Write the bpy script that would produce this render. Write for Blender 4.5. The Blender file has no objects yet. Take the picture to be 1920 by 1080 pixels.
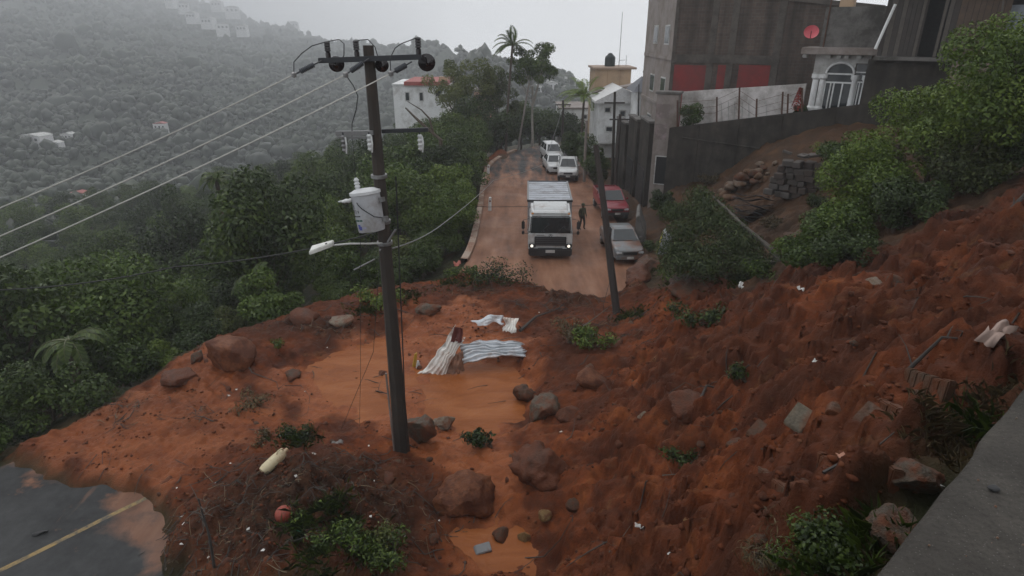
import bpy, bmesh, math, random
import numpy as np
from mathutils import Vector, Matrix, Euler, Quaternion
R = math.radians
random.seed(11)
SC = bpy.context.scene
COL = SC.collection

# ------------------------------------------------------------------ camera
F_PX, PITCH, CAM_H = 1150.0, R(22.7), 11.5
cam_d = bpy.data.cameras.new('camera'); cam = bpy.data.objects.new('camera', cam_d); COL.objects.link(cam)
cam.location = (0, 0, CAM_H); cam.rotation_euler = (R(90) - PITCH, 0, 0)
cam_d.sensor_width = 36.0; cam_d.lens = F_PX / 1920 * 36; cam_d.clip_start = 0.05; cam_d.clip_end = 5000
SC.camera = cam
# ------------------------------------------------------------------ sky: rain overcast
SUN_EL, SUN_AZ = R(58), R(-35)
W_ = bpy.data.worlds.new('World'); SC.world = W_; W_.use_nodes = True
wn, wl = W_.node_tree.nodes, W_.node_tree.links
wn.clear()
sky = wn.new('ShaderNodeTexSky'); sky.sky_type = 'NISHITA'; sky.sun_disc = False
sky.sun_elevation = SUN_EL; sky.sun_rotation = SUN_AZ; sky.dust_density = 6; sky.air_density = 1.5; sky.ozone_density = 1
bw = wn.new('ShaderNodeHueSaturation'); bw.inputs['Saturation'].default_value = 0.109
cl = wn.new('ShaderNodeMix'); cl.data_type = 'RGBA'; cl.inputs[0].default_value = 0.9
tcw = wn.new('ShaderNodeTexCoord'); nz = wn.new('ShaderNodeTexNoise'); nz.inputs['Scale'].default_value = 2.2; nz.inputs['Detail'].default_value = 5
crw = wn.new('ShaderNodeValToRGB')
crw.color_ramp.elements[0].position = 0.3; crw.color_ramp.elements[0].color = (8.3, 8.5, 8.8, 1)
crw.color_ramp.elements[1].position = 0.7; crw.color_ramp.elements[1].color = (9.8, 10.0, 10.3, 1)
bg = wn.new('ShaderNodeBackground'); bg.inputs['Strength'].default_value = 0.109
wo = wn.new('ShaderNodeOutputWorld')
wl.new(sky.outputs[0], bw.inputs['Color']); wl.new(bw.outputs[0], cl.inputs[6])
wl.new(tcw.outputs['Generated'], nz.inputs['Vector']); wl.new(nz.outputs['Fac'], crw.inputs[0]); wl.new(crw.outputs[0], cl.inputs[7])
wl.new(cl.outputs[2], bg.inputs[0]); wl.new(bg.outputs[0], wo.inputs[0])
sun_d = bpy.data.lights.new('sun', 'SUN'); sun_d.energy = 1.0; sun_d.angle = R(25); sun_d.color = (1.0, 0.97, 0.93)
sun = bpy.data.objects.new('sun', sun_d); COL.objects.link(sun)
sdir = Vector((math.sin(-SUN_AZ) * -1 * math.cos(SUN_EL), math.cos(SUN_AZ) * math.cos(SUN_EL), math.sin(SUN_EL)))
sun.rotation_euler = sdir.to_track_quat('Z', 'Y').to_euler()
vs = SC.view_settings
vs.view_transform = 'Standard'; vs.look = 'None'; vs.exposure = -0.06; vs.gamma = 1.0; vs.use_curve_mapping = False
SC.cycles.use_denoising = True
SC.cycles.max_bounces = 6; SC.cycles.diffuse_bounces = 3; SC.cycles.transparent_max_bounces = 8; SC.cycles.volume_bounces = 1
SC.cycles.sample_clamp_indirect = 4

# ------------------------------------------------------------------ pixel helpers (1920 x 1080 photograph)
CP, SP = math.cos(PITCH), math.sin(PITCH)
CAM = Vector((0, 0, CAM_H))
def ray(px, py):
    u, v = (px - 960) / F_PX, (py - 540) / F_PX
    return Vector((u, CP - v * SP, -SP - v * CP))
def at(px, py, z): return CAM + ray(px, py) * z                 # z: depth along the lens axis
def on(px, py, h):                                              # the point of height h in that direction
    d = ray(px, py); return CAM + d * ((h - CAM_H) / d.z)
def aty(px, py, y):                                             # the point at ground distance y
    d = ray(px, py); return CAM + d * (y / d.y)

# ------------------------------------------------------------------ noise
def _h(ix, iy, s):
    ix = ix.astype(np.int64); iy = iy.astype(np.int64)
    n = (ix * 374761393 + iy * 668265263 + s * 1442695041) & 0xFFFFFFFF
    n = ((n ^ (n >> 13)) * 1274126177) & 0xFFFFFFFF
    n = ((n ^ (n >> 16)) * 2246822519) & 0xFFFFFFFF
    return ((n ^ (n >> 15)) & 0xFFFFFF) / float(0xFFFFFF)
def vnoise(x, y, s=0):
    x = np.asarray(x, float); y = np.asarray(y, float)
    ix, iy = np.floor(x), np.floor(y); fx, fy = x - ix, y - iy
    fx = fx * fx * fx * (fx * (fx * 6 - 15) + 10); fy = fy * fy * fy * (fy * (fy * 6 - 15) + 10)
    a, b, c, d = _h(ix, iy, s), _h(ix + 1, iy, s), _h(ix, iy + 1, s), _h(ix + 1, iy + 1, s)
    return (a + (b - a) * fx) * (1 - fy) + (c + (d - c) * fx) * fy
def fbm(x, y, o=4, s=0, gain=0.5):
    t = 0.0; a = 1.0; n = 0.0
    for k in range(o):
        ang = 0.6 * k; ca, sa = math.cos(ang), math.sin(ang)
        t = t + a * vnoise((x * ca - y * sa) * 2.03 ** k + 17.3 * k, (x * sa + y * ca) * 2.03 ** k - 9.1 * k, s + k); n += a; a *= gain
    return t / n
def worley(x, y, s=0):
    x = np.asarray(x, float); y = np.asarray(y, float)
    ix, iy = np.floor(x), np.floor(y); best = np.full(x.shape, 9.0); cid = np.zeros(x.shape)
    for dx in (-1, 0, 1):
        for dy in (-1, 0, 1):
            cx, cy = ix + dx, iy + dy
            ox, oy = cx + _h(cx, cy, s), cy + _h(cx, cy, s + 7)
            d = (ox - x) ** 2 + (oy - y) ** 2
            m = d < best; best = np.where(m, d, best); cid = np.where(m, _h(cx, cy, s + 13), cid)
    return np.sqrt(best), cid
def sstep(a, b, x):
    t = np.clip((np.asarray(x, float) - a) / (b - a), 0, 1); return t * t * (3 - 2 * t)
def in_poly(poly, x, y):
    x = np.asarray(x, float); y = np.asarray(y, float); r = np.zeros(x.shape, bool); n = len(poly)
    for i in range(n):
        x0, y0 = poly[i][0], poly[i][1]; x1, y1 = poly[(i + 1) % n][0], poly[(i + 1) % n][1]
        if y0 == y1: continue
        c = ((y0 > y) != (y1 > y)) & (x < (x1 - x0) * (y - y0) / (y1 - y0) + x0)
        r ^= c
    return r
def seg_dist(pts, x, y):
    best = np.full(np.shape(x), 1e9)
    for (a, b) in zip(pts[:-1], pts[1:]):
        dx, dy = b[0] - a[0], b[1] - a[1]; L = dx * dx + dy * dy
        t = np.clip(((x - a[0]) * dx + (y - a[1]) * dy) / L, 0, 1)
        best = np.minimum(best, np.hypot(x - a[0] - t * dx, y - a[1] - t * dy))
    return best

# ------------------------------------------------------------------ object helpers
def tag(o, label=None, cat=None, group=None, kind=None):
    if label: o['label'] = label
    if cat: o['category'] = cat
    if group: o['group'] = group
    if kind: o['kind'] = kind
    return o
def link(o, parent=None):
    COL.objects.link(o)
    if parent is not None: o.parent = parent
    return o
def empty(name, loc=(0, 0, 0), rz=0.0, label=None, cat=None, group=None, rot=None):
    o = bpy.data.objects.new(name, None); COL.objects.link(o); o.empty_display_size = 0.2
    o.location = loc; o.rotation_euler = rot if rot is not None else (0, 0, rz)
    return tag(o, label, cat, group)
def copy_tree(o, parent=None):
    c = o.copy(); COL.objects.link(c); c.parent = parent
    for ch in list(o.children): copy_tree(ch, c)
    return c
def obj(name, me, mat=None, parent=None):
    o = bpy.data.objects.new(name, me)
    if mat is not None and len(me.materials) == 0: me.materials.append(mat)
    return link(o, parent)
def mesh(name, v, f, smooth=False):
    me = bpy.data.meshes.new(name); me.from_pydata([tuple(p) for p in v], [], f); me.update()
    if smooth: me.polygons.foreach_set('use_smooth', [True] * len(me.polygons))
    return me
def fast_mesh(name, v, quads, smooth=False):
    v = np.asarray(v, np.float32); quads = np.asarray(quads, np.int32); k = quads.shape[1]
    me = bpy.data.meshes.new(name); me.vertices.add(len(v)); me.vertices.foreach_set('co', v.ravel())
    me.loops.add(quads.size); me.loops.foreach_set('vertex_index', quads.ravel())
    me.polygons.add(len(quads)); me.polygons.foreach_set('loop_start', np.arange(0, quads.size, k, dtype=np.int32))
    me.polygons.foreach_set('loop_total', np.full(len(quads), k, np.int32))
    if smooth: me.polygons.foreach_set('use_smooth', np.ones(len(quads), bool))
    me.update(calc_edges=True); me.validate(); return me
def vattr(me, name, vals):
    a = me.attributes.new(name, 'FLOAT', 'POINT'); a.data.foreach_set('value', np.asarray(vals, np.float32).ravel())

class MB:
    'collects shapes into one mesh'
    def __init__(s): s.v = []; s.f = []
    def add(s, v, f):
        n = len(s.v); s.v += [tuple(p) for p in v]; s.f += [tuple(i + n for i in q) for q in f]; return s
    def box(s, c, d, rot=None):
        c = Vector(c); M = Euler(rot).to_matrix() if rot is not None else Matrix.Identity(3)
        v = [c + M @ Vector((sx * d[0] / 2, sy * d[1] / 2, sz * d[2] / 2)) for sz in (-1, 1) for sy in (-1, 1) for sx in (-1, 1)]
        return s.add(v, [(0, 2, 3, 1), (4, 5, 7, 6), (0, 1, 5, 4), (2, 6, 7, 3), (0, 4, 6, 2), (1, 3, 7, 5)])
    def hexa(s, bot, top):
        v = list(bot) + list(top)
        return s.add(v, [(3, 2, 1, 0), (4, 5, 6, 7), (0, 1, 5, 4), (1, 2, 6, 5), (2, 3, 7, 6), (3, 0, 4, 7)])
    def tube(s, pts, rads, n=8, caps=True):
        pts = [Vector(p) for p in pts]
        if not isinstance(rads, (list, tuple)): rads = [rads] * len(pts)
        up = Vector((0, 0, 1)); v = []; fs = []; prev = None
        for i, p in enumerate(pts):
            d = (pts[min(i + 1, len(pts) - 1)] - pts[max(i - 1, 0)]).normalized()
            if prev is None:
                a = d.orthogonal().normalized()
            else:
                a = (prev - d * prev.dot(d))
                a = a.normalized() if a.length > 1e-6 else d.orthogonal().normalized()
            prev = a; b = d.cross(a)
            for k in range(n):
                t = 2 * math.pi * k / n; v.append(p + (a * math.cos(t) + b * math.sin(t)) * rads[i])
        for i in range(len(pts) - 1):
            for k in range(n):
                fs.append((i * n + k, i * n + (k + 1) % n, (i + 1) * n + (k + 1) % n, (i + 1) * n + k))
        if caps:
            fs.append(tuple(range(n - 1, -1, -1))); fs.append(tuple(range((len(pts) - 1) * n, len(pts) * n)))
        return s.add(v, fs)
    def lathe(s, prof, n=16, c=(0, 0, 0), M=None):
        v = []; fs = []; c = Vector(c)
        for (r, z) in prof:
            for k in range(n):
                t = 2 * math.pi * k / n; p = Vector((r * math.cos(t), r * math.sin(t), z))
                v.append(c + (M @ p if M is not None else p))
        for i in range(len(prof) - 1):
            for k in range(n):
                fs.append((i * n + k, i * n + (k + 1) % n, (i + 1) * n + (k + 1) % n, (i + 1) * n + k))
        fs.append(tuple(range(n - 1, -1, -1))); fs.append(tuple(range((len(prof) - 1) * n, len(prof) * n)))
        return s.add(v, fs)
    def prism(s, poly, y0, y1):
        'closed outline poly in (x, z) swept along y'
        n = len(poly); v = [(p[0], y0, p[1]) for p in poly] + [(p[0], y1, p[1]) for p in poly]
        f = [tuple(range(n)), tuple(range(2 * n - 1, n - 1, -1))] + [(i, i + n, (i + 1) % n + n, (i + 1) % n) for i in range(n)]
        return s.add(v, f)
    def mesh(s, name, smooth=False, bevel=0.0, seg=2):
        me = mesh(name, s.v, s.f)
        bm = bmesh.new(); bm.from_mesh(me); bmesh.ops.recalc_face_normals(bm, faces=bm.faces)
        if bevel > 0:
            es = [e for e in bm.edges if len(e.link_faces) == 2 and e.calc_face_angle(0) > 0.5]
            bmesh.ops.bevel(bm, geom=es, offset=bevel, segments=seg, affect='EDGES', clamp_overlap=True)
        bm.to_mesh(me); bm.free()
        if smooth:
            me.polygons.foreach_set('use_smooth', [True] * len(me.polygons))
            try: me.set_sharp_from_angle(angle=R(38))
            except Exception: pass
        return me
    def build(s, name, mat, parent=None, smooth=False, bevel=0.0, seg=2):
        return obj(name, s.mesh(name, smooth, bevel, seg), mat, parent)

# ------------------------------------------------------------------ materials
MATS = {}
def nodes_of(name):
    m = bpy.data.materials.new(name); m.use_nodes = True; MATS[name] = m
    nt = m.node_tree; b = nt.nodes['Principled BSDF']; return m, nt.nodes, nt.links, b
def ramp(N, L, fac, stops):
    r = N.new('ShaderNodeValToRGB'); el = r.color_ramp.elements
    while len(el) < len(stops): el.new(0.5)
    for e, (p, c) in zip(el, stops):
        e.position = p; e.color = (*c, 1) if len(c) == 3 else c
    L.new(fac, r.inputs[0]); return r.outputs[0]
def noise(N, L, scale, detail=5, rough=0.6, coord='Object', vec=None, stretch=None, dist=0.0):
    tc = N.new('ShaderNodeTexCoord'); out = vec if vec is not None else tc.outputs[coord]
    if stretch:
        mp = N.new('ShaderNodeMapping'); mp.inputs['Scale'].default_value = stretch; L.new(out, mp.inputs[0]); out = mp.outputs[0]
    n = N.new('ShaderNodeTexNoise'); n.inputs['Scale'].default_value = scale; n.inputs['Detail'].default_value = detail
    n.inputs['Roughness'].default_value = rough; n.inputs['Distortion'].default_value = dist
    L.new(out, n.inputs['Vector']); return n.outputs['Fac']
def mixc(N, L, fac, a, b, mode='MIX'):
    m = N.new('ShaderNodeMix'); m.data_type = 'RGBA'; m.blend_type = mode
    for k, x in ((0, fac), (6, a), (7, b)):
        if hasattr(x, 'is_output'): L.new(x, m.inputs[k])
        elif k == 0: m.inputs[0].default_value = x
        else: m.inputs[k].default_value = (*x, 1)
    return m.outputs[2]
def math_(N, L, op, a, b=0.0, clamp=False):
    m = N.new('ShaderNodeMath'); m.operation = op; m.use_clamp = clamp
    for k, x in ((0, a), (1, b)):
        if hasattr(x, 'is_output'): L.new(x, m.inputs[k])
        else: m.inputs[k].default_value = x
    return m.outputs[0]
def bump(N, L, b, h, strength=0.3, dist=0.02):
    n = N.new('ShaderNodeBump'); n.inputs['Strength'].default_value = strength; n.inputs['Distance'].default_value = dist
    L.new(h, n.inputs['Height']); L.new(n.outputs[0], b.inputs['Normal'])
def simple(name, c, rough=0.6, metal=0.0, var=0.15, scale=6.0, bmp=0.1, bscale=40.0, dirt=None, dirt_amt=0.4, spec=0.5, bdist=0.01):
    m, N, L, b = nodes_of(name)
    n = noise(N, L, scale)
    col = ramp(N, L, n, [(0.25, tuple(x * (1 - var) for x in c)), (0.75, tuple(min(1, x * (1 + var)) for x in c))])
    if dirt:
        d = noise(N, L, scale * 0.6, 7, 0.7)
        dm = math_(N, L, 'MULTIPLY', math_(N, L, 'SUBTRACT', d, 0.62 - dirt_amt * 0.3), 6.0, True)
        col = mixc(N, L, math_(N, L, 'MULTIPLY', dm, min(1, dirt_amt * 1.6)), col, dirt)
    L.new(col, b.inputs['Base Color'])
    rr = ramp(N, L, n, [(0.2, (rough * 0.75,) * 3), (0.8, (min(1, rough * 1.25),) * 3)]); L.new(rr, b.inputs['Roughness'])
    b.inputs['Metallic'].default_value = metal; b.inputs['Specular IOR Level'].default_value = spec
    if bmp: bump(N, L, b, noise(N, L, bscale, 4), bmp, bdist)
    return m
MUD = (0.30, 0.095, 0.035)

# ================================================================== GROUND
ROAD = [(-34, -10), (-20, 2.0), (-14.6, 7.6), (-11.8, 10.6), (-9.9, 12.8), (-6.2, 16.8), (-2.2, 21.5), (0.9, 26.5), (2.2, 32), (2.4, 42), (2.3, 52), (2.7, 60), (5.5, 67.5), (11, 72.2), (20, 75), (34, 77)]
def road_h(x, y): return -0.016 * np.clip(np.asarray(y, float) - 30, 0, 200)
HW = 4.55
_cp = []
def cw(x, y, h): _cp.append((x, y, h))
def cpx(px, py, h): p = on(px, py, h); _cp.append((p.x, p.y, h))
# road and the mud on it
for (x, y) in ROAD[1:]: cw(x, y, -0.02 - 0.016 * max(0, y - 30))
for a in ((0, 860, 0), (165, 790, 0.0), (380, 655, 0.15), (560, 590, .15), (700, 548, .1), (870, 502, -.05), (905, 440, -.1), (918, 395, -.2), (915, 330, -.5), (925, 292, -.6),
          (620, 700, .1), (850, 740, .05), (755, 850, .35), (900, 660, .25), (1000, 560, .35), (1080, 590, .4), (950, 540, .3), (500, 720, .25), (300, 820, .15),
          (450, 880, .7), (560, 940, 1.25), (690, 900, .9), (760, 1000, .9), (400, 1060, .7), (600, 1075, 1.4), (330, 950, .25), (850, 1060, .35), (1000, 1000, .6), (900, 900, .35), (250, 1060, .0), (100, 960, -.05),
          (1050, 800, .8), (960, 760, .3), (1150, 1060, 2.0), (1300, 1000, 4.4), (1300, 800, 3.3), (1500, 820, 5.8), (1600, 680, 6.0), (1300, 650, 2.5), (1150, 680, 1.2), (1500, 600, 4.8),
          (1700, 540, 6.0), (1850, 450, 7.0), (1920, 600, 7.3), (1920, 700, 7.9), (1700, 900, 7.5), (1640, 1060, 8.0), (1450, 1060, 6.6), (1400, 900, 5.0), (1160, 600, .35), (1200, 560, 1.0), (1250, 510, 1.4),
          (1350, 500, 2.5), (1450, 540, 3.6), (1600, 480, 5.4), (1230, 440, .8), (1255, 360, 2.0), (1340, 360, 2.6), (1420, 420, 3.2), (1500, 420, 4.2), (1100, 470, -.1), (1140, 440, -.15), (1190, 440, -.1), (1205, 400, .1), (1110, 350, -.4)): cpx(*a)
# left bank falling into the valley
for a in ((-20, 18, -3.5), (-16, 24, -3.0), (-12.5, 28, -3.0), (-8, 32, -3), (-6, 40, -3.0), (-6.5, 54, -3.2), (-6, 66, -3.0), (2, 76, -2.2), (-28, 24, -9), (-22, 34, -9), (-15, 45, -8), (-16, 60, -8), (-12, 76, -7),
          (-40, 35, -14), (-36, 60, -14), (-30, 85, -13), (-60, 20, -19), (-75, 60, -22), (-60, 110, -21), (-110, 40, -24), (-120, 120, -24), (-30, 10, -6), (-45, -5, -10), (-24, 8, -3.0), (-30, 150, -20), (0, 110, -7), (25, 92, -3), (60, 110, -2), (30, 160, -14), (100, 160, -10)): cw(*a)
# right hillside
for a in ((14, 35, 5.0), (20, 31, 7.3), (26, 27, 8.6), (18, 45, 7), (26, 40, 8.2), (20, 24, 7.0), (17, 17, 8.3), (30, 12, 11), (45, 20, 13), (60, 50, 16), (40, 60, 10), (12, 2, 9.0), (7.5, 4.5, 8.6), (20, 0, 11), (40, -20, 14), (3.5, 1.5, 8.6), (0.5, 0.5, 7.8), (0, 3, 4.8), (-3, 4, 2.2), (-1, 6.5, 1.8), (-7, 4, .6), (3, -8, 9), (-10, 0, .3), (18, 62, 1.0), (12, 52, .2), (10.5, 44, .6), (30, 66, 4), (45, 85, 3)): cw(*a)
_P = np.array(_cp)
def _phi(r2): return np.sqrt(r2 + 1.2)
_n = len(_P)
_A = np.zeros((_n + 3, _n + 3)); _d2 = (_P[:, None, 0] - _P[None, :, 0]) ** 2 + (_P[:, None, 1] - _P[None, :, 1]) ** 2
_A[:_n, :_n] = _phi(_d2) - np.eye(_n) * 0.25; _A[:_n, _n] = 1; _A[:_n, _n + 1:] = _P[:, :2]; _A[_n, :_n] = 1; _A[_n + 1:, :_n] = _P[:, :2].T
_w = np.linalg.solve(_A, np.concatenate([_P[:, 2], np.zeros(3)]))
def h_base(x, y):
    x = np.asarray(x, float); y = np.asarray(y, float); t = _w[_n] + _w[_n + 1] * x + _w[_n + 2] * y
    for k in range(_n): t = t + _w[k] * _phi((x - _P[k, 0]) ** 2 + (y - _P[k, 1]) ** 2)
    return t
def pxpoly(pts, h):
    r = []
    for p in pts:
        q = on(p[0], p[1], p[2] if len(p) > 2 else h); r.append((q.x, q.y))
    return r
# outline of the landslide on the ground
SLIDE = pxpoly([(20, 850, 0), (165, 785, 0), (385, 640, 0), (560, 575, 0), (700, 545, 0), (870, 520, 0), (1000, 535, .2), (1110, 565, .3), (1160, 560, .5), (1190, 520, 1), (1300, 530, 2), (1420, 545, 3.2), (1520, 500, 4.6), (1640, 470, 5.8), (1790, 400, 6.9), (1960, 330, 7.6), (2100, 600, 8.2), (1960, 745, 8.1), (1780, 860, 7.6), (1700, 990, 7.9), (1600, 1100, 7.6), (1300, 1200, 6), (800, 1200, .6), (330, 1150, 0), (290, 1010, 0), (225, 930, 0), (100, 890, 0)], 0)
SLC = SLIDE + [SLIDE[0]]
def slide_mask(x, y):
    d = seg_dist(SLC, x, y); s = np.where(in_poly(SLIDE, x, y), d, -d)
    return s
def debris_mask(x, y):
    'the dark heap of litter and plants below the pole'
    c = on(560, 960, 1.0); t = np.exp(-(((x - c.x) / 3.1) ** 2 + ((y - c.y) / 2.1) ** 2) ** 1.5)
    for (px, py, rx, ry, w) in ((1060, 562, 3.0, 1.3, .75), (940, 545, 3.4, .9, .6), (330, 762, 3.2, 1.3, .4), (600, 618, 2.4, 1.0, .6), (1180, 640, 2.0, 1.6, .5)):
        c = on(px, py, .3); t = np.maximum(t, w * np.exp(-(((x - c.x) / rx) ** 2 + ((y - c.y) / ry) ** 2) ** 1.5) * sstep(.3, .6, fbm(x * .9, y * .9, 3, 131)))
    return t
def turb(x, y):
    'creased, clotted relief'
    t = 0.0; a = 1.0; n = 0.0
    for k in range(5):
        ca, sa = math.cos(.9 * k + .4), math.sin(.9 * k + .4); f = 1.0 * 2.07 ** k
        t = t + a * np.abs(vnoise((x * ca - y * sa) * f + 5.3 * k, (x * sa + y * ca) * f * 1.25 - 3.1 * k, 601 + k) * 2 - 1); n += a; a *= .58
    return t / n
def ground_detail(x, y):
    s = slide_mask(x, y) + (fbm(x * .8, y * .8, 3, 5) - .5) * 1.2
    m = sstep(-0.2, 0.7, s)
    hb = h_base(x, y)
    up = sstep(0.5, 2.6, hb)                                     # 0 on the flat silt, 1 on the slope
    a = (0.80, 0.60)                                             # flow from the upper right to the lower left
    fu = x * a[0] - y * a[1]; fv = x * a[1] + y * a[0]
    lum = (fbm(x * .55, y * .55, 4, 21) - .5)
    streak = 1 - np.abs(fbm(fu * .45, fv * 1.6, 4, 31) * 2 - 1) * 2.2
    w1, c1 = worley(x * 1.1 + lum, y * 1.1, 41); w2, c2 = worley(x * 3.1, y * 3.1 + lum, 43); w3, c3 = worley(x * 7.0, y * 7.0, 47)
    clod = np.clip(.62 - w1, 0, 1) * (c1 > .7) * .4 + np.clip(.6 - w2, 0, 1) * (c2 > .6) * .16 + np.clip(.6 - w3, 0, 1) * (c3 > .5) * .07
    s2 = 1 - np.abs(fbm(fu * 1.0 + lum, fv * 4.2, 4, 33) * 2 - 1) * 2.4; s3 = 1 - np.abs(fbm(fu * 2.6, fv * 9.0 + lum, 3, 35) * 2 - 1) * 2.2; gul = -np.clip(.07 - np.abs(fbm(fu * .3 + 3, fv * .9 + lum * .8, 4, 37) - .5), 0, 1) * 5.0
    rough = lum * (.2 + .85 * up) + (turb(x, y) - .3) * (.26 + .46 * up) + streak * .2 * (.3 + .95 * up) + (s2 * .10 + s3 * .05) * (.45 + .9 * up) + gul * (.1 + .85 * up) + clod * (.32 + 1.0 * up) + (fbm(x * 3, y * 3, 4, 51) - .5) * (.09 + .28 * up) + (fbm(x * 12, y * 12, 3, 53) - .5) * (.03 + .09 * up)
    near_edge = np.exp(-((s - .5) / .6) ** 2) * .12 * (1 - up)
    deb = debris_mask(x, y)
    rough = rough + deb * ((fbm(x * 2.2, y * 2.2, 4, 61) - .45) * .8 + clod * .5)
    tz = hb + rough + (fbm(x * .6, y * .6, 3, 161) - .5) * 1.2; fr_ = tz / .5 - np.floor(tz / .5); led = (sstep(.5, 1.0, fr_) - fr_) * .5 * up * sstep(.42, .6, fbm(x * .45, y * .45, 3, 167)); rough = rough + led * .75
    layer = m * (.05 + rough + near_edge * (.4 + fbm(x * 2, y * 2, 3, 71)))
    # outside: grassy bank, rough soil
    gout = (fbm(x * .35, y * .35, 4, 81) - .5) * .9 + (fbm(x * 2.3, y * 2.3, 4, 83) - .5) * .5 + np.clip(.55 - w2, 0, 1) * (c2 > .6) * .2
    dr = seg_dist(ROAD, x, y)
    nr = sstep(HW + 0.1, HW + 3.0, dr)
    out = (1 - m) * (gout * nr - .12 * (1 - nr))
    h = hb + layer + out
    # keep the asphalt clear outside the slide
    berm = np.exp(-((dr - HW - 1.0) / .8) ** 2) * sstep(57, 63, y) * (x < 14) * (y > np.interp(x, [-4, 2, 14], [57, 66, 73])); h = h + berm * .7; m = np.maximum(m, np.clip(berm * 1.6, 0, 1)); 
    clear = (1 - sstep(-.35, .25, s)) * (1 - sstep(HW, HW + .5, dr))
    h = h * (1 - clear) + (road_h(x, y) - .14) * clear
    for poly, z in POOLS:
        d = pool_sd(poly, x, y); w = sstep(-1.1, -.05, d) * m
        tgt = np.where(d > 0, z - .06 * sstep(0, .5, d), z + .09 * (1 - sstep(-.9, 0, d)) + .02 * (1 - sstep(-.1, 0, d)))
        h = h * (1 - w) + (tgt + .25 * rough * (d < 0) * np.clip(-d, 0, 1) + (.16 * (fbm(fu * .7, fv * 2.2, 4, 107) - .45) + .05 * (fbm(x * 6, y * 6, 3, 109) - .5))) * w
    return h, m, up, deb, lum, clod, s, dr
POOLS = [(pxpoly([(775, 715), (870, 668), (965, 690), (990, 750), (960, 800), (860, 808), (785, 785)], .12), .085),
         (pxpoly([(560, 690), (640, 655), (740, 625), (762, 700), (745, 770), (660, 785), (590, 750)], .12), .06),
         (pxpoly([(860, 1000), (930, 975), (1000, 1000), (1005, 1070), (900, 1085), (845, 1045)], .3), .3)]
def pool_sd(poly, x, y):
    d = seg_dist(poly + [poly[0]], x, y)
    return np.where(in_poly(poly, x, y), d, -d) + (fbm(x * 1.5, y * 1.5, 4, 101) - .5) * 1.1
def height(x, y): return ground_detail(x, y)[0]
def ht(x, y): return float(height(np.array([x], float), np.array([y], float))[0])
def G(px, py, smooth=False):
    'where the ray of a pixel first meets the ground'
    d = ray(px, py); ts = np.concatenate([np.arange(2.0, 30, .06), np.arange(30, 160, .25)])
    hs = (h_base if smooth else height)(CAM.x + d.x * ts, CAM.y + d.y * ts); z = CAM.z + d.z * ts
    k = int(np.argmax(z <= hs))
    if z[k] > hs[k]: k = len(ts) - 1
    t = ts[k]; return Vector((d.x * t, d.y * t, float(hs[k])))

def axis(fine0, fine1, step, lo, hi, grow=1.09):
    a = list(np.arange(fine0, fine1, step)); s = step; x = a[0]; pre = []
    while x > lo: s *= grow; x -= s; pre.append(x)
    s = step; x = a[-1]; post = []
    while x < hi: s *= grow; x += s; post.append(x)
    return np.array(pre[::-1] + a + post)
gx = axis(-15.5, 13.0, .055, -150, 150); gy = axis(3.0, 31.0, .06, -40, 210)
X, Y = np.meshgrid(gx, gy)
Hh, Mm, Up, Db, Lm, Cl, Sd, Dr = ground_detail(X, Y)
# far away the land sinks towards the bay
Hh = Hh - sstep(120, 210, Y) * 14
nx, ny = len(gx), len(gy)
idx = np.arange(nx * ny).reshape(ny, nx)
qd = np.stack([idx[:-1, :-1], idx[:-1, 1:], idx[1:, 1:], idx[1:, :-1]], -1).reshape(-1, 4)
gme = fast_mesh('ground', np.stack([X, Y, Hh], -1).reshape(-1, 3), qd, True)
vattr(gme, 'mud', Mm); vattr(gme, 'slope', Up); vattr(gme, 'heap', Db); vattr(gme, 'rim', np.exp(-np.clip(Sd, 0, 99) / 2.2) * sstep(1.2, 3.0, Hh) * sstep(.3, .65, fbm(X * .5, Y * .5, 3, 117) + .12)); vattr(gme, 'rightbank', sstep(4, 7, X + (fbm(X * .6, Y * .6, 3, 111) - .5) * 3))
# where the flow has laid smooth pale silt
SILT = pxpoly([(470, 720), (640, 640), (760, 600), (860, 560), (960, 600), (1000, 680), (985, 760), (1010, 860), (980, 960), (1000, 1060), (860, 1090), (830, 960), (760, 860), (640, 800), (500, 780)], .2)
dS = seg_dist(SILT + [SILT[0]], X, Y); sil = np.where(in_poly(SILT, X, Y), dS, -dS) + (fbm(X * 1.1, Y * 1.1, 4, 91) - .5) * 2.4
LF = pxpoly([(0, 870), (160, 790), (400, 650), (480, 740), (620, 830), (420, 850), (290, 990), (230, 920)], .1)
dL = seg_dist(LF + [LF[0]], X, Y); lef = np.where(in_poly(LF, X, Y), dL, -dL) + (fbm(X * 1.3, Y * 1.3, 4, 93) - .5) * 2.0
vattr(gme, 'silt', np.clip(sstep(-.2, .8, sil) + .75 * sstep(-.2, .6, lef), 0, 1) * (1 - Up))
m, N, L, b = nodes_of('earth')
def att(nm):
    a = N.new('ShaderNodeAttribute'); a.attribute_name = nm; return a.outputs['Fac']
n1 = noise(N, L, .9, 8, .65); n2 = noise(N, L, 5, 6, .6); n3 = noise(N, L, 26, 5, .6)
nst = noise(N, L, 1.0, 6, .6, stretch=(.5, 1.5, 1.0))
red = ramp(N, L, n1, [(.3, (.040, .0098, .0038)), (.44, (.10, .024, .0075)), (.57, (.185, .047, .0135)), (.72, (.29, .09, .029))])
red = mixc(N, L, ramp(N, L, n2, [(.4, (0, 0, 0)), (.72, (.7,) * 3)]), red, (.05, .017, .008))
red = mixc(N, L, ramp(N, L, n3, [(.58, (0, 0, 0)), (.78, (.5,) * 3)]), red, (.17, .066, .03))
n0 = noise(N, L, .28, 5, .6, dist=.4)
red = mixc(N, L, ramp(N, L, n0, [(.4, (0, 0, 0)), (.6, (.72,) * 3)]), red, (.055, .0175, .008))
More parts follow.
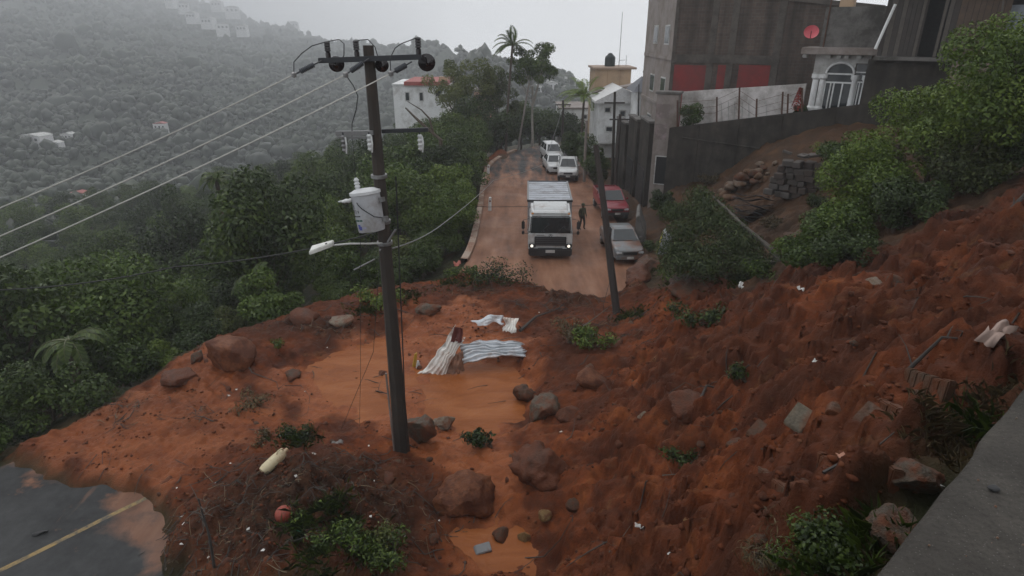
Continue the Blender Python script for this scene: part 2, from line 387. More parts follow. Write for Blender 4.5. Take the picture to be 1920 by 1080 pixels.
red = mixc(N, L, math_(N, L, 'MULTIPLY', att('rim'), .8, True), red, (.038, .014, .008))
tan_n = noise(N, L, 1.3, 6, .65, stretch=(.45, 1.6, 1.0), dist=.5)
red = mixc(N, L, ramp(N, L, tan_n, [(.6, (0, 0, 0)), (.72, (.55,) * 3)]), red, (.2, .095, .042))
silt = ramp(N, L, nst, [(.3, (.17, .043, .012)), (.5, (.265, .075, .021)), (.72, (.34, .115, .043))])
silt = mixc(N, L, ramp(N, L, n2, [(.5, (0, 0, 0)), (.75, (.6,) * 3)]), silt, (.11, .034, .014))
heap = ramp(N, L, n2, [(.3, (.012, .008, .005)), (.5, (.036, .017, .009)), (.66, (.08, .036, .018)), (.8, (.13, .065, .035))])
bank_r = ramp(N, L, n1, [(.3, (.022, .014, .008)), (.5, (.05, .026, .014)), (.7, (.095, .05, .027))])
bank = ramp(N, L, n1, [(.3, (.014, .02, .008)), (.5, (.028, .028, .012)), (.7, (.07, .036, .017))])
col = mixc(N, L, math_(N, L, 'MULTIPLY', att('silt'), .9), red, silt)
col = mixc(N, L, math_(N, L, 'MULTIPLY', att('heap'), .9, True), col, heap)
bank = mixc(N, L, att('rightbank'), bank, bank_r)
col = mixc(N, L, att('mud'), bank, col)
L.new(col, b.inputs['Base Color'])
wet = ramp(N, L, n1, [(.35, (.5,) * 3), (.65, (.8,) * 3)])
wet = mixc(N, L, math_(N, L, 'MULTIPLY', att('silt'), .7), wet, (.24, .24, .24))
L.new(wet, b.inputs['Roughness']); L.new(math_(N, L, 'ADD', math_(N, L, 'MULTIPLY', att('silt'), .07), .11), b.inputs['Specular IOR Level'])
bump(N, L, b, math_(N, L, 'ADD', math_(N, L, 'MULTIPLY', n2, .7), math_(N, L, 'MULTIPLY', n3, .5)), .9, .07)
ground = tag(obj('ground', gme, m), kind='structure')

# ------------------------------------------------------------------ road
def smooth_path(pts, step):
    P = [np.array(p, float) for p in pts]; out = []
    for i in range(len(P) - 1):
        p0, p1, p2, p3 = P[max(i - 1, 0)], P[i], P[i + 1], P[min(i + 2, len(P) - 1)]
        n = max(2, int(np.linalg.norm(p2 - p1) / step))
        for k in range(n):
            t = k / n; out.append(.5 * ((2 * p1) + (-p0 + p2) * t + (2 * p0 - 5 * p1 + 4 * p2 - p3) * t * t + (-p0 + 3 * p1 - 3 * p2 + p3) * t ** 3))
    out.append(P[-1]); return out
def strip(name, mat, path, offs, hfun, dz):
    v = []; q = []; k = len(offs)
    for i, p in enumerate(path):
        d = path[min(i + 1, len(path) - 1)] - path[max(i - 1, 0)]; d = d / np.linalg.norm(d); nrm = np.array((d[1], -d[0]))
        for o in offs:
            c = p + nrm * o; v.append((c[0], c[1], float(hfun(c[0], c[1])) + dz - .0008 * o * o))
    for i in range(len(path) - 1):
        for j in range(k - 1): q.append((i * k + j, i * k + j + 1, (i + 1) * k + j + 1, (i + 1) * k + j))
    return obj(name, fast_mesh(name, v, q, True), mat)
RP = smooth_path(ROAD, .35)
m, N, L, b = nodes_of('asphalt')
tc = N.new('ShaderNodeTexCoord'); sx = N.new('ShaderNodeSeparateXYZ'); L.new(tc.outputs['Object'], sx.inputs[0])
n1 = noise(N, L, .5, 7, .65); n2 = noise(N, L, 3.0, 6, .65); n3 = noise(N, L, 60, 4); nt_ = noise(N, L, .9, 6, .6, stretch=(1.6, .28, 1))
asp = ramp(N, L, n2, [(.3, (.016, .017, .018)), (.7, (.034, .035, .036))])
asp = mixc(N, L, ramp(N, L, n3, [(.6, (0, 0, 0)), (.8, (.4,) * 3)]), asp, (.08, .08, .08))
mudc = ramp(N, L, nt_, [(.3, (.13, .058, .032)), (.5, (.2, .092, .052)), (.7, (.27, .14, .085))])
far = N.new('ShaderNodeMapRange'); far.inputs[1].default_value = 58; far.inputs[2].default_value = 49; far.inputs[3].default_value = .22; far.inputs[4].default_value = .62; L.new(sx.outputs['Y'], far.inputs[0])
nearm = N.new('ShaderNodeMapRange'); nearm.inputs[1].default_value = 15; nearm.inputs[2].default_value = 22; nearm.inputs[3].default_value = 0; nearm.inputs[4].default_value = 1; L.new(sx.outputs['Y'], nearm.inputs[0])
fm = math_(N, L, 'MULTIPLY', far.outputs[0], nearm.outputs[0])
cover = math_(N, L, 'ADD', fm, math_(N, L, 'MULTIPLY', math_(N, L, 'SUBTRACT', nt_, .45), 1.1))
cover = ramp(N, L, cover, [(.22, (0, 0, 0)), (.5, (1, 1, 1))])
spot = ramp(N, L, n1, [(.62, (0, 0, 0)), (.7, (.8,) * 3)])
cover = mixc(N, L, 1.0, cover, spot, 'LIGHTEN')
fl = N.new('ShaderNodeAttribute'); fl.attribute_name = 'film'
cover = mixc(N, L, 1.0, cover, ramp(N, L, math_(N, L, 'MULTIPLY', fl.outputs['Fac'], math_(N, L, 'ADD', n2, .45)), [(.4, (0, 0, 0)), (.85, (.75,) * 3)]), 'LIGHTEN')
L.new(mixc(N, L, cover, asp, mudc), b.inputs['Base Color'])
L.new(ramp(N, L, n1, [(.35, (.45,) * 3), (.65, (.75,) * 3)]), b.inputs['Roughness']); b.inputs['Specular IOR Level'].default_value = .25
bump(N, L, b, math_(N, L, 'ADD', n3, math_(N, L, 'MULTIPLY', n2, 1.5)), .25, .01)
road = tag(strip('road', m, RP, list(np.linspace(-HW, HW, 29)), road_h, 0.0), kind='structure')
_rv = np.array([v.co[:] for v in road.data.vertices]); vattr(road.data, 'film', np.clip(sstep(-1.0, .4, slide_mask(_rv[:, 0], _rv[:, 1]) + (fbm(_rv[:, 0] * 1.2, _rv[:, 1] * 1.2, 4, 151) - .5) * 2.6), 0, 1))
# yellow centre line, two worn stretches
ym = simple('road_paint', (.24, .16, .05), .6, dirt=(.05, .044, .034), dirt_amt=.6, scale=5)
yl = [p for p in RP if 4.5 < p[1] < 13.2]
line = tag(strip('road_marking', ym, yl, [-.07, .07], road_h, .006), kind='structure')
# kerb along the valley side of the straight
km = simple('kerb_concrete', (.3, .23, .18), .7, dirt=(.2, .1, .06), dirt_amt=.7, scale=2)
kp = [p for p in RP if 30.5 < p[1] < 66]
kv = []; kq = []
for i, p in enumerate(kp):
    d = kp[min(i + 1, len(kp) - 1)] - kp[max(i - 1, 0)]; d = d / np.linalg.norm(d); nrm = np.array((-d[1], d[0])); z = float(road_h(*p))
    for (o, zz) in ((HW - .05, -.2), (HW - .05, .15), (HW + .33, .17), (HW + .33, -.6)):
        c = p + nrm * o; kv.append((c[0], c[1], z + zz))
for i in range(len(kp) - 1):
    for j in range(3): kq.append((i * 4 + j, i * 4 + j + 1, i * 4 + j + 5, i * 4 + j + 4))
kerb = tag(obj('kerb', mesh('kerb', kv, kq), km), kind='structure')

# ------------------------------------------------------------------ muddy water lying in the hollows
m, N, L, b = nodes_of('muddy_water')
n1 = noise(N, L, 1.1, 6, .6, stretch=(.5, 1.7, 1), dist=.6); n2 = noise(N, L, 6, 4, .5)
L.new(ramp(N, L, n1, [(.3, (.19, .055, .013)), (.5, (.24, .075, .02)), (.72, (.3, .105, .034))]), b.inputs['Base Color'])
b.inputs['Roughness'].default_value = .28; b.inputs['Specular IOR Level'].default_value = .12
bump(N, L, b, math_(N, L, 'ADD', n2, math_(N, L, 'MULTIPLY', n1, 2.0)), .45, .05)
for poly, z in POOLS:
    c = np.mean(np.array(poly), 0); v = [(c[0], c[1], z)]; f = []; ring = 48; nP = len(poly)
    for k in range(ring):
        t = k / ring * nP; i = int(t); w = t - i; p = np.array(poly[i % nP]) * (1 - w) + np.array(poly[(i + 1) % nP]) * w
        d = p - c; p = c + d * (1 + .55 / max(.5, np.linalg.norm(d))); v.append((p[0], p[1], z))
    for k in range(ring): f.append((0, 1 + k, 1 + (k + 1) % ring))
    tag(obj('muddy_water', mesh('muddy_water', v, f), MATS['muddy_water']), kind='structure')

# ================================================================== HILLS ACROSS THE VALLEY
SKYL = [(-400, 7), (0, 6.2), (300, 4.8), (450, 2.4), (560, .5), (650, -.5), (760, -1.2), (830, -1.6), (900, -2.0), (990, -2.8), (1040, -3.2), (1085, -5.0), (1150, -6.2), (1400, -6.5), (2400, -6.5)]
def hill_h(px, d):
    el = np.interp(px, [s[0] for s in SKYL], [s[1] for s in SKYL])
    dc = np.interp(px, [-500, 350, 450, 620, 900, 2400], [3100, 3050, 2500, 1500, 420, 400]); crest = 11.5 + dc * np.tan(np.radians(el)); t = np.clip((d - 150) / (dc - 150), 0, 1)
    base = -40.0
    h = base + (crest - base) * (t ** 1.15) - np.clip(d - dc, 0, 1e9) * .35
    return h
hp = np.linspace(-120, 1340, 240)
HP, HT = np.meshgrid(hp, np.linspace(0, 1, 170)); DM = np.interp(HP, [-500, 350, 450, 620, 900, 2400], [3150, 3100, 2540, 1530, 450, 420]); HD = 105 * (DM / 105) ** HT
AZ = np.arctan((HP - 960) / 1150 / CP)
HX, HY = HD * np.sin(AZ), HD * np.cos(AZ)
def hill_z(px, d, x, y): return hill_h(px, d) + (fbm(x * .012, y * .012, 4, 201) - .5) * 26 * sstep(120, 320, d)
HZ = hill_z(HP, HD, HX, HY)
ii = np.arange(HP.size).reshape(HP.shape)
m, N, L, b = nodes_of('hill_soil')
L.new(ramp(N, L, noise(N, L, .06, 8, .7), [(.3, (.008, .015, .006)), (.6, (.014, .024, .009)), (.8, (.028, .032, .015))]), b.inputs['Base Color']); b.inputs['Roughness'].default_value = .9
tag(obj('hill', fast_mesh('hill', np.stack([HX, HY, HZ], -1).reshape(-1, 3), np.stack([ii[:-1, :-1], ii[:-1, 1:], ii[1:, 1:], ii[1:, :-1]], -1).reshape(-1, 4), True), m), kind='structure')
# far wood: one mass of crowns on the slope
def ico(sub):
    bm = bmesh.new(); bmesh.ops.create_icosphere(bm, subdivisions=sub, radius=1.0)
    v = np.array([p.co[:] for p in bm.verts]); f = np.array([[q.index for q in p.verts] for p in bm.faces]); bm.free(); return v, f
I1v, I1f = ico(1)
rng = np.random.default_rng(5)
def leaf_mat(name, dark, mid, light, trans=.22):
    m, N, L, b = nodes_of(name)
    a = N.new('ShaderNodeAttribute'); a.attribute_name = 'tint'
    oi = N.new('ShaderNodeObjectInfo')
    t = math_(N, L, 'ADD', math_(N, L, 'MULTIPLY', a.outputs['Fac'], .62), math_(N, L, 'MULTIPLY', oi.outputs['Random'], .4))
    col = ramp(N, L, t, [(.1, dark), (.5, mid), (.95, light)])
    L.new(col, b.inputs['Base Color']); b.inputs['Roughness'].default_value = .45; b.inputs['Specular IOR Level'].default_value = .3
    tr = N.new('ShaderNodeBsdfTranslucent'); L.new(col, tr.inputs[0]); mx = N.new('ShaderNodeMixShader'); mx.inputs[0].default_value = trans
    L.new(b.outputs[0], mx.inputs[1]); L.new(tr.outputs[0], mx.inputs[2]); L.new(mx.outputs[0], N['Material Output'].inputs[0]); return m
leaf_dark = leaf_mat('leaf_dark', (.006, .012, .003), (.032, .056, .01), (.1, .145, .022))
leaf_mid = leaf_mat('leaf_mid', (.011, .022, .004), (.058, .1, .012), (.16, .22, .03))
leaf_pale = leaf_mat('leaf_pale', (.02, .028, .007), (.07, .09, .02), (.16, .18, .05))
leaf_dry = leaf_mat('leaf_dry', (.04, .03, .014), (.10, .075, .035), (.2, .15, .075))
leaf_far = leaf_mat('leaf_far', (.007, .014, .005), (.015, .026, .009), (.032, .046, .014), .0)
bark = simple('bark', (.075, .055, .04), .85, var=.4, scale=4, bmp=.5, bscale=18)
bark_pale = simple('bark_pale', (.28, .26, .23), .8, var=.25, scale=3, bmp=.3)
nF = 36000
fp = rng.uniform(-110, 1150, nF); fd = 80 * (np.interp(fp, [-500, 350, 450, 620, 900, 2400], [3000, 2950, 2450, 1470, 415, 395]) / 80) ** rng.uniform(0, 1, nF)
fa = np.arctan((fp - 960) / 1150 / CP); fx, fy = fd * np.sin(fa), fd * np.cos(fa)
keep = (vnoise(fx * .018, fy * .018, 301) > .06 + .1 * rng.random(nF)) & ~((fy < 108) & (fx > -72))
fp, fd, fx, fy = fp[keep], fd[keep], fx[keep], fy[keep]
fz = hill_z(fp, fd, fx, fy); fz = np.where((fx > -148) & (fy < 205), np.maximum(fz, h_base(fx, fy) - sstep(120, 210, fy) * 14), fz); keep = ~((fx > -5) & (fy < 125)); fp, fd, fx, fy, fz = fp[keep], fd[keep], fx[keep], fy[keep], fz[keep]; nF = len(fx)
sc = rng.lognormal(0.0, .4, nF) * (.5 + .6 * vnoise(fx * .03, fy * .03, 311)) * (1 + fd / 520)
rr = rng.uniform(.65, 1.3, (nF, len(I1v), 1)); V = I1v[None] * rr * np.stack([sc, sc, sc * rng.uniform(.7, 1.3, nF)], -1)[:, None, :]
V += np.stack([fx, fy, fz + sc * .8], -1)[:, None, :]
fme = fast_mesh('far_wood', V.reshape(-1, 3), (I1f[None] + (np.arange(nF) * len(I1v))[:, None, None]).reshape(-1, 3), True)
vattr(fme, 'tint', np.clip(np.repeat(rng.uniform(0, .55, nF) + .75 * vnoise(fx * .02, fy * .02, 317) - .2, len(I1v)) + rng.uniform(-.1, .2, nF * len(I1v)), 0, 1))
tag(obj('far_wood', fme, leaf_far), 'dense green wood covering the hazy hillside across the valley', 'wood', kind='stuff')

# ------------------------------------------------------------------ tree prototypes
def leaf_mesh(name, P, Nn, size, rng, aspect=.5, droop=0.0, tintf=None):
    'one small folded leaf for each point P, facing Nn'
    n = len(P); t = rng.normal(size=(n, 3)); t[:, 2] -= droop
    t -= Nn * (t * Nn).sum(1, keepdims=True); t /= np.linalg.norm(t, axis=1, keepdims=True) + 1e-9
    bb = np.cross(Nn, t); s = (np.asarray(size) * rng.uniform(.65, 1.35, n))[:, None]
    a = P - t * s * .5; c = P + t * s * .5 - Nn * s * .12; l = P + bb * s * aspect * .5 + Nn * s * .08; r = P - bb * s * aspect * .5 + Nn * s * .08
    me = fast_mesh(name, np.stack([a, l, c, r], 1).reshape(-1, 3), np.arange(n * 4).reshape(-1, 4))
    tt = rng.uniform(0, 1, n) if tintf is None else tintf
    vattr(me, 'tint', np.repeat(tt, 4)); return me
def unit(v): return v / (np.linalg.norm(v, axis=-1, keepdims=True) + 1e-9)
def crown_points(cl, rad, nl, rng, shell=.55):
    cl = np.asarray(cl); rad = np.asarray(rad); w = rad ** 2; k = rng.choice(len(cl), nl, p=w / w.sum())
    d = unit(rng.normal(size=(nl, 3))); d[:, 2] = d[:, 2] * .9 + .12; d = unit(d)
    r = rad[k] * (shell + (1.06 - shell) * rng.random(nl) ** .6)
    P = cl[k] + d * r[:, None] * np.array([1, 1, .8])
    return P, d, k
def make_tree(name, H, rx, rz, ncl, crad, nl, ls, mat, seed, trunk_r=.14, cz=.62, bm=bark, droop=.3, aspect=.5, stems=1, gappy=0.0, lean=(0, 0)):
    rng = np.random.default_rng(seed); rn = random.Random(seed)
    cls = []; rads = []
    while len(cls) < ncl:
        d = unit(rng.normal(size=3)); q = rng.random() ** .45
        p = np.array([d[0] * rx * q, d[1] * rx * q, d[2] * rz * q])
        cls.append(p + np.array([lean[0], lean[1], H * cz])); rads.append(crad * rn.uniform(.55, 1.25))
    P, d, k = crown_points(cls, rads, nl, rng)
    Nn = unit(d * .8 + rng.normal(size=d.shape) * .55 + np.array([0, 0, .45]))
    ctint = rng.uniform(0, 1, ncl)
    # tint varies at random, by clump and by leaf
    tint = np.clip(ctint[k] * .45 + rng.random(nl) * .55, 0, 1)
    root = empty(name)
    tb = MB()
    for s in range(stems):
        bx, by = (0, 0) if stems == 1 else (rn.uniform(-.3, .3) * rx, rn.uniform(-.3, .3) * rx)
        top = Vector((lean[0] * .7 + bx, lean[1] * .7 + by, H * cz * .75)); b0 = Vector((bx * .4, by * .4, -.5))
        mid = b0.lerp(top, .55) + Vector((rn.uniform(-.2, .2), rn.uniform(-.2, .2), 0)) * rx * .3
        tb.tube([b0, b0.lerp(mid, .5) + Vector((.05, .03, 0)), mid, top], [trunk_r * 1.25, trunk_r, trunk_r * .8, trunk_r * .5], 7)
        for i in rn.sample(range(ncl), min(ncl, max(4, int(ncl * .55)))):
            c = Vector(cls[i]); st = b0.lerp(top, rn.uniform(.55, .98))
            tb.tube([st, st.lerp(c, .5) + Vector((0, 0, -.06 * H * rn.random())), c], [trunk_r * .38, trunk_r * .24, trunk_r * .09], 5, False)
    tb.build('trunk', bm, root, True)
    obj('crown', leaf_mesh('crown', P, Nn, ls, rng, aspect, droop, tint), mat, root)
    root['h'] = H * cz + rz + crad * .5; root['r'] = rx + crad * .5
    return root
PROTO = {
 'a': make_tree('broadleaf_tree', 8.0, 2.6, 2.1, 30, 1.05, 9000, .24, leaf_dark, 1),
 'b': make_tree('broadleaf_tree', 7.0, 2.2, 2.2, 26, .95, 8500, .21, leaf_mid, 2),
 'c': make_tree('leafy_shrub', 2.6, 1.15, .8, 16, .55, 5200, .13, leaf_mid, 3, .05, .55, stems=4),
 'd': make_tree('leafy_shrub', 2.2, 1.2, .7, 16, .5, 5200, .12, leaf_dark, 4, .05, .55, stems=4),
 'e': make_tree('slender_tree', 9.0, 1.5, 2.6, 24, .75, 5200, .22, leaf_dark, 5, .11, .66),
 'f': make_tree('drooping_tree', 6.0, 2.0, 1.9, 22, .85, 5600, .34, leaf_mid, 6, .12, .6, droop=2.2, aspect=.22),
 'g': make_tree('pale_shrub', 3.0, 1.4, 1.0, 16, .6, 4600, .16, leaf_pale, 7, .06, .55, stems=3),
 'k': make_tree('broadleaf_tree', 7.5, 2.3, 2.0, 24, 1.0, 8000, .22, leaf_mid, 8),
}
LAB = {
 'a': ('dark broadleaf tree with wide rounded crown', 'tree', 'dark wide-crowned trees on the valley bank'),
 'b': ('mid green bushy tree with high crown', 'tree', 'mid green bushy trees on the valley bank'),
 'k': ('light green tree with open crown', 'tree', 'light green open trees on the valley bank'),
 'c': ('fresh green shrub', 'shrub', 'fresh green shrubs on the valley bank'),
 'd': ('dark green shrub', 'shrub', 'dark shrubs on the valley bank'),
 'e': ('slender dark tree', 'tree', 'slender trees on the valley bank'),
 'f': ('tree with long drooping leaves', 'tree', 'drooping trees on the valley bank'),
 'g': ('pale olive shrub', 'shrub', 'pale shrubs on the valley bank'),
}
used = set()
def plant(kind, x, y, z, s, rz=None, label=None, cat=None, group=None, sz=1.0):
    src = PROTO[kind]
    if kind in used: o = copy_tree(src)
    else: o = src; used.add(kind)
    o.location = (x, y, z); o.rotation_euler = (random.uniform(-.06, .06), random.uniform(-.06, .06), random.uniform(0, 6.28) if rz is None else rz)
    o.scale = (s, s, s * sz); l = LAB[kind]
    if label is None:
        sd = float(slide_mask(np.array([x]), np.array([y]))[0]); rd = float(seg_dist(ROAD, np.array([x]), np.array([y]))[0])
        zone = 'at the rim of the mud' if sd > -3.2 else ('beside the kerb of the straight road' if rd < HW + 5 and y > 30 else ('on the bank below the road bend' if y > 72 else ('far down the valley side under the mist' if x < -32 else ('under the sagging power lines' if x < -14 else 'behind the power pole'))))
        hh = s * src['h']; size = 'small' if hh < 3 else ('tall' if hh > 6.5 else 'medium')
        o['label'] = size + ' ' + l[0] + ' ' + zone; o['category'] = cat or l[1]; o['group'] = l[2] + ', ' + size + ', ' + zone
        return o
    o['label'] = label; o['category'] = cat or l[1]
    if group: o['group'] = group
    elif 'group' in o: del o['group']
    return o
rn = random.Random(77)
SKYT = [(-400, 420), (0, 345), (200, 335), (330, 315), (400, 285), (480, 268), (550, 238), (640, 225), (700, 200), (760, 215), (830, 205), (900, 195), (930, 250), (960, 262)]
def top_limit(x, y):
    'height that keeps a tree at (x, y) under the outline of the thicket'
    for _ in range(3): pass
    z = y * CP + 8 * SP; px = 960 + F_PX * x / z
    py = np.interp(px, [a[0] for a in SKYT], [a[1] for a in SKYT]) + rn.uniform(0, 34)
    return aty(px, py, y).z
placed = []
def left_ok(x, y, r):
    s = float(slide_mask(np.array([x]), np.array([y]))[0])
    if s > -r * .62 - .25: return False
    k = min(range(len(RP)), key=lambda i: (RP[i][0] - x) ** 2 + (RP[i][1] - y) ** 2)
    d = RP[min(k + 1, len(RP) - 1)] - RP[max(k - 1, 0)]; side = d[0] * (y - RP[k][1]) - d[1] * (x - RP[k][0])
    return side > 0 and math.hypot(RP[k][0] - x, RP[k][1] - y) > HW + .5 + r * .62
def free(x, y, dmin):
    for (a, c, q) in placed:
        if (a - x) ** 2 + (c - y) ** 2 < (dmin + q * .3) ** 2: return False
    return True
# first the fringe of shrubs, then trees, denser near
cnt = 0
for tries in range(5200):
    if cnt > 285: break
    fringe = tries < 1500
    y = 11 + 105 * rn.random() ** 1.5; x = rn.uniform(-1.05 * y - 10, 4 if y < 70 else 10)
    z0 = y * CP + 12 * SP
    if x / z0 < -1.0: continue
    kind = rn.choice('ccddcdg' if fringe else ('abkabkeffab' if rn.random() < .75 else 'ccdg'))
    if y > 60 and kind in 'cdg': kind = rn.choice('abe')
    if y < 23 and not fringe: kind = rn.choice('bkcdgcd')
    pr = PROTO[kind]; h0, r0 = pr['h'], pr['r']; s = rn.uniform(.75, 1.25)
    if fringe:
        if y > 62: continue
        if not left_ok(x, y, r0 * s) or left_ok(x, y, r0 * s + 4.5): continue
        dm = 1.0
    else:
        dm = 1.7 + y * .03
    if not left_ok(x, y, r0 * s) or not free(x, y, dm): continue
    g = ht(x, y) - .1; lim = top_limit(x, y) - g
    if lim < 1.2: continue
    s = min(s, lim / h0)
    if s < .35: continue
    plant(kind, x, y, g, s, sz=rn.uniform(.9, 1.12) if s < lim / h0 else 1.0); placed.append((x, y, r0 * s * .6)); cnt += 1
# taller trees close along the straight
for (px_, y, kind, tp) in ((905, 38, 'b', 330), (888, 41, 'k', 300), (896, 46, 'b', 268), (874, 45, 'a', 270), (902, 51, 'a', 245), (880, 52, 'k', 238), (862, 49, 'b', 250), (900, 57, 'b', 226), (876, 59, 'a', 215), (850, 56, 'k', 228), (897, 63, 'a', 215), (830, 47, 'a', 262), (812, 43, 'b', 285), (845, 40, 'k', 310), (868, 36, 'b', 350), (820, 37, 'a', 330), (790, 40, 'k', 300), (770, 46, 'b', 262)):
    q = aty(px_, 400, y); x = q.x - 1.6; g = ht(x, y) - .1; s = (aty(px_, tp, y).z - g) / PROTO[kind]['h']
    plant(kind, x, y, g, max(.5, min(1.6, s)))
print('valley trees', cnt)

# ------------------------------------------------------------------ single trees that stand out
def frond_mesh(name, n, length, rng, droop, wind=(0, 0), leaf=.55, seg=9):
    P = []; Nn = []; T = []; S = []; ribs = MB()
    for i in range(n):
        a = 2 * math.pi * i / n + rng.uniform(-.2, .2); el = rng.uniform(.15, 1.25)
        d = Vector((math.cos(a) * math.cos(el) + wind[0], math.sin(a) * math.cos(el) + wind[1], math.sin(el))).normalized(); p = Vector((0, 0, 0)); pts = [p.copy()]
        st = length / seg * rng.uniform(.8, 1.1)
        for k in range(seg):
            d = (d + Vector((wind[0] * .12, wind[1] * .12, -droop * (.5 + k / seg)))).normalized(); p = p + d * st; pts.append(p.copy())
            side = d.cross(Vector((0, 0, 1))).normalized()
            for sg in (-1, 1):
                for q in range(4):
                    o = p - d * st * (q / 4); ln = leaf * math.sin(math.pi * min(.97, (k + 1.0) / (seg + .8))) ** .7
                    t = (side * sg + d * .5 + Vector((0, 0, -.35))).normalized()
                    P.append(o + t * ln * .5); T.append(t); S.append(ln); Nn.append(t.cross(d).normalized())
        ribs.tube(pts, [.035 * (1 - .85 * k / seg) for k in range(seg + 1)], 4, False)
    P = np.array(P); T = np.array(T); Nn = np.array(Nn); S = np.array(S)[:, None]; bb = np.cross(Nn, T); n_ = len(P)
    me = fast_mesh(name, np.stack([P - T * S * .5, P + bb * .035, P + T * S * .5, P - bb * .035], 1).reshape(-1, 3), np.arange(n_ * 4).reshape(-1, 4))
    vattr(me, 'tint', np.repeat(rng.uniform(.2, .9, n_), 4)); return me, ribs
def palm(base, H, nfr, ln, seed, label, wind, lean, droop=.16, mat=None, leaf=.55):
    rng = np.random.default_rng(seed); root = empty('palm_tree', base, 0, label, 'palm')
    tb = MB(); pts = [Vector((lean[0] * (k / 6) ** 1.5, lean[1] * (k / 6) ** 1.5, H * k / 6 - (.4 if k == 0 else 0))) for k in range(7)]
    tb.tube(pts, [.19, .15, .14, .13, .13, .12, .13], 8); tb.build('trunk', bark, root, True)
    me, ribs = frond_mesh('fronds', nfr, ln, rng, droop, wind, leaf)
    o = obj('crown', me, mat or leaf_mid, root); o.location = pts[-1]
    r = ribs.build('frond_rib', MATS['leaf_pale_rib'], o); return root
simple('leaf_pale_rib', (.07, .08, .025), .6)
p = aty(948, 272, 71); palm((p.x, p.y, ht(p.x, p.y)), 12.0, 17, 2.6, 3, 'tall palm with a ragged crown rising above the trees at the bend', (-.25, .1), (.8, 0), .2)
p = aty(1090, 262, 66); palm((p.x, p.y, ht(p.x, p.y)), aty(1090, 182, 66).z - ht(p.x, p.y), 18, 3.1, 4, 'bushy palm blown by wind beside the beige tower', (-.12, 0), (.1, 0), .2)
for k, (px_, py_, y, H, lab) in enumerate(((470, 530, 27, 2.6, 'low palm with arching fronds in the thicket above the orange boulder'), (120, 640, 20, 2.0, 'young palm in the thicket above the bare asphalt'), (400, 335, 40, 4.5, 'palm standing out over the thicket under the power lines'))):
    p = aty(px_, py_, y); palm((p.x, p.y, ht(p.x, p.y)), max(1.2, p.z - ht(p.x, p.y)), 13, 1.5, 20 + k, lab, (-.1, 0), (.2, 0), .3, leaf_dark, .32)
def single(kind_args, px, py_top, y, label, cat='tree', base=None, **kw):
    q = aty(px, 260, y); g = ht(q.x, q.y) if base is None else base; top = aty(px, py_top, y).z
    t = make_tree(*kind_args(top - g), **kw); t.location = (q.x, q.y, g - .1); tag(t, label, cat); return t
# tree with a pale bare stem and clumpy crown right of the palm
single(lambda H: ('clumpy_tree', H, 3.2, 2.2, 22, .9, 7000, .25, leaf_dark, 31), 998, 88, 72, 'tall tree with clumped crown beside the tall palm at the bend', trunk_r=.16, cz=.84, bm=bark_pale)
single(lambda H: ('feathery_tree', H, 4.6, 2.6, 34, .9, 9000, .24, leaf_pale, 32), 868, 98, 74, 'wide feathery tree left of the tall palm, in front of white house', trunk_r=.2, cz=.76)
single(lambda H: ('feathery_tree', H, 3.6, 2.6, 28, .95, 8500, .25, leaf_pale, 35), 930, 118, 75, 'loose feathery tree just left of the palm trunk at the bend', trunk_r=.18, cz=.72)
single(lambda H: ('round_tree', H, 3.6, 2.6, 26, 1.1, 7600, .24, leaf_dark, 33), 905, 170, 70, 'dense dark tree under the feathery tree at the bend', trunk_r=.2, cz=.6)
single(lambda H: ('round_tree', H, 2.8, 2.2, 22, 1.0, 7000, .23, leaf_dark, 34), 845, 178, 62, 'round dark tree in front of the red roofed white house', trunk_r=.18, cz=.6)
for k, (px, tp, y, rx) in enumerate(((1010, 182, 84, 3.4), (1035, 190, 80, 2.8), (975, 175, 86, 3.2), (1058, 205, 78, 2.0), (940, 190, 82, 3.0))):
    single(lambda H: ('hedge_tree', H, rx, H * .3, 24, 1.1, 7000, .26, leaf_dark, 40 + k), px, tp, y, 'dark tree in the wall of greenery behind the bend', trunk_r=.18, cz=.55)['group'] = 'dark trees behind the bend'
for k, (px, tp, y, rx, ml) in enumerate(((1078, 236, 60, 1.3, leaf_mid), (1105, 250, 55, 1.2, leaf_mid), (1122, 262, 50, .9, leaf_dark))):
    single(lambda H: ('verge_shrub', H, rx, H * .34, 18, .6, 5000, .17, ml, 50 + k), px, tp, y, ['green shrub beside the white pickup', 'leafy shrub around the pale slim post', 'dark shrub in front of the dark roadside wall'][k], 'shrub', trunk_r=.06, cz=.55, stems=4)
# dead forked branch
p = aty(830, 262, 45); g = ht(p.x, p.y); t = empty('dead_tree', (p.x, p.y, g), 0, 'bare forked dead tree sticking out of the thicket', 'tree')
def rel(px, py, y): q = aty(px, py, y); return (q.x - p.x, q.y - p.y, q.z - g)
MB().tube([(0, 0, -.4), rel(826, 262, 45), rel(800, 240, 45), rel(780, 222, 45), rel(760, 202, 45)], [.2, .15, .11, .09, .05], 7).build('trunk', bark, t, True)
MB().tube([rel(812, 248, 45), rel(805, 222, 45), rel(790, 206, 45), rel(764, 190, 44.6)], [.09, .07, .05, .025], 6).build('branch', bark, t, True)

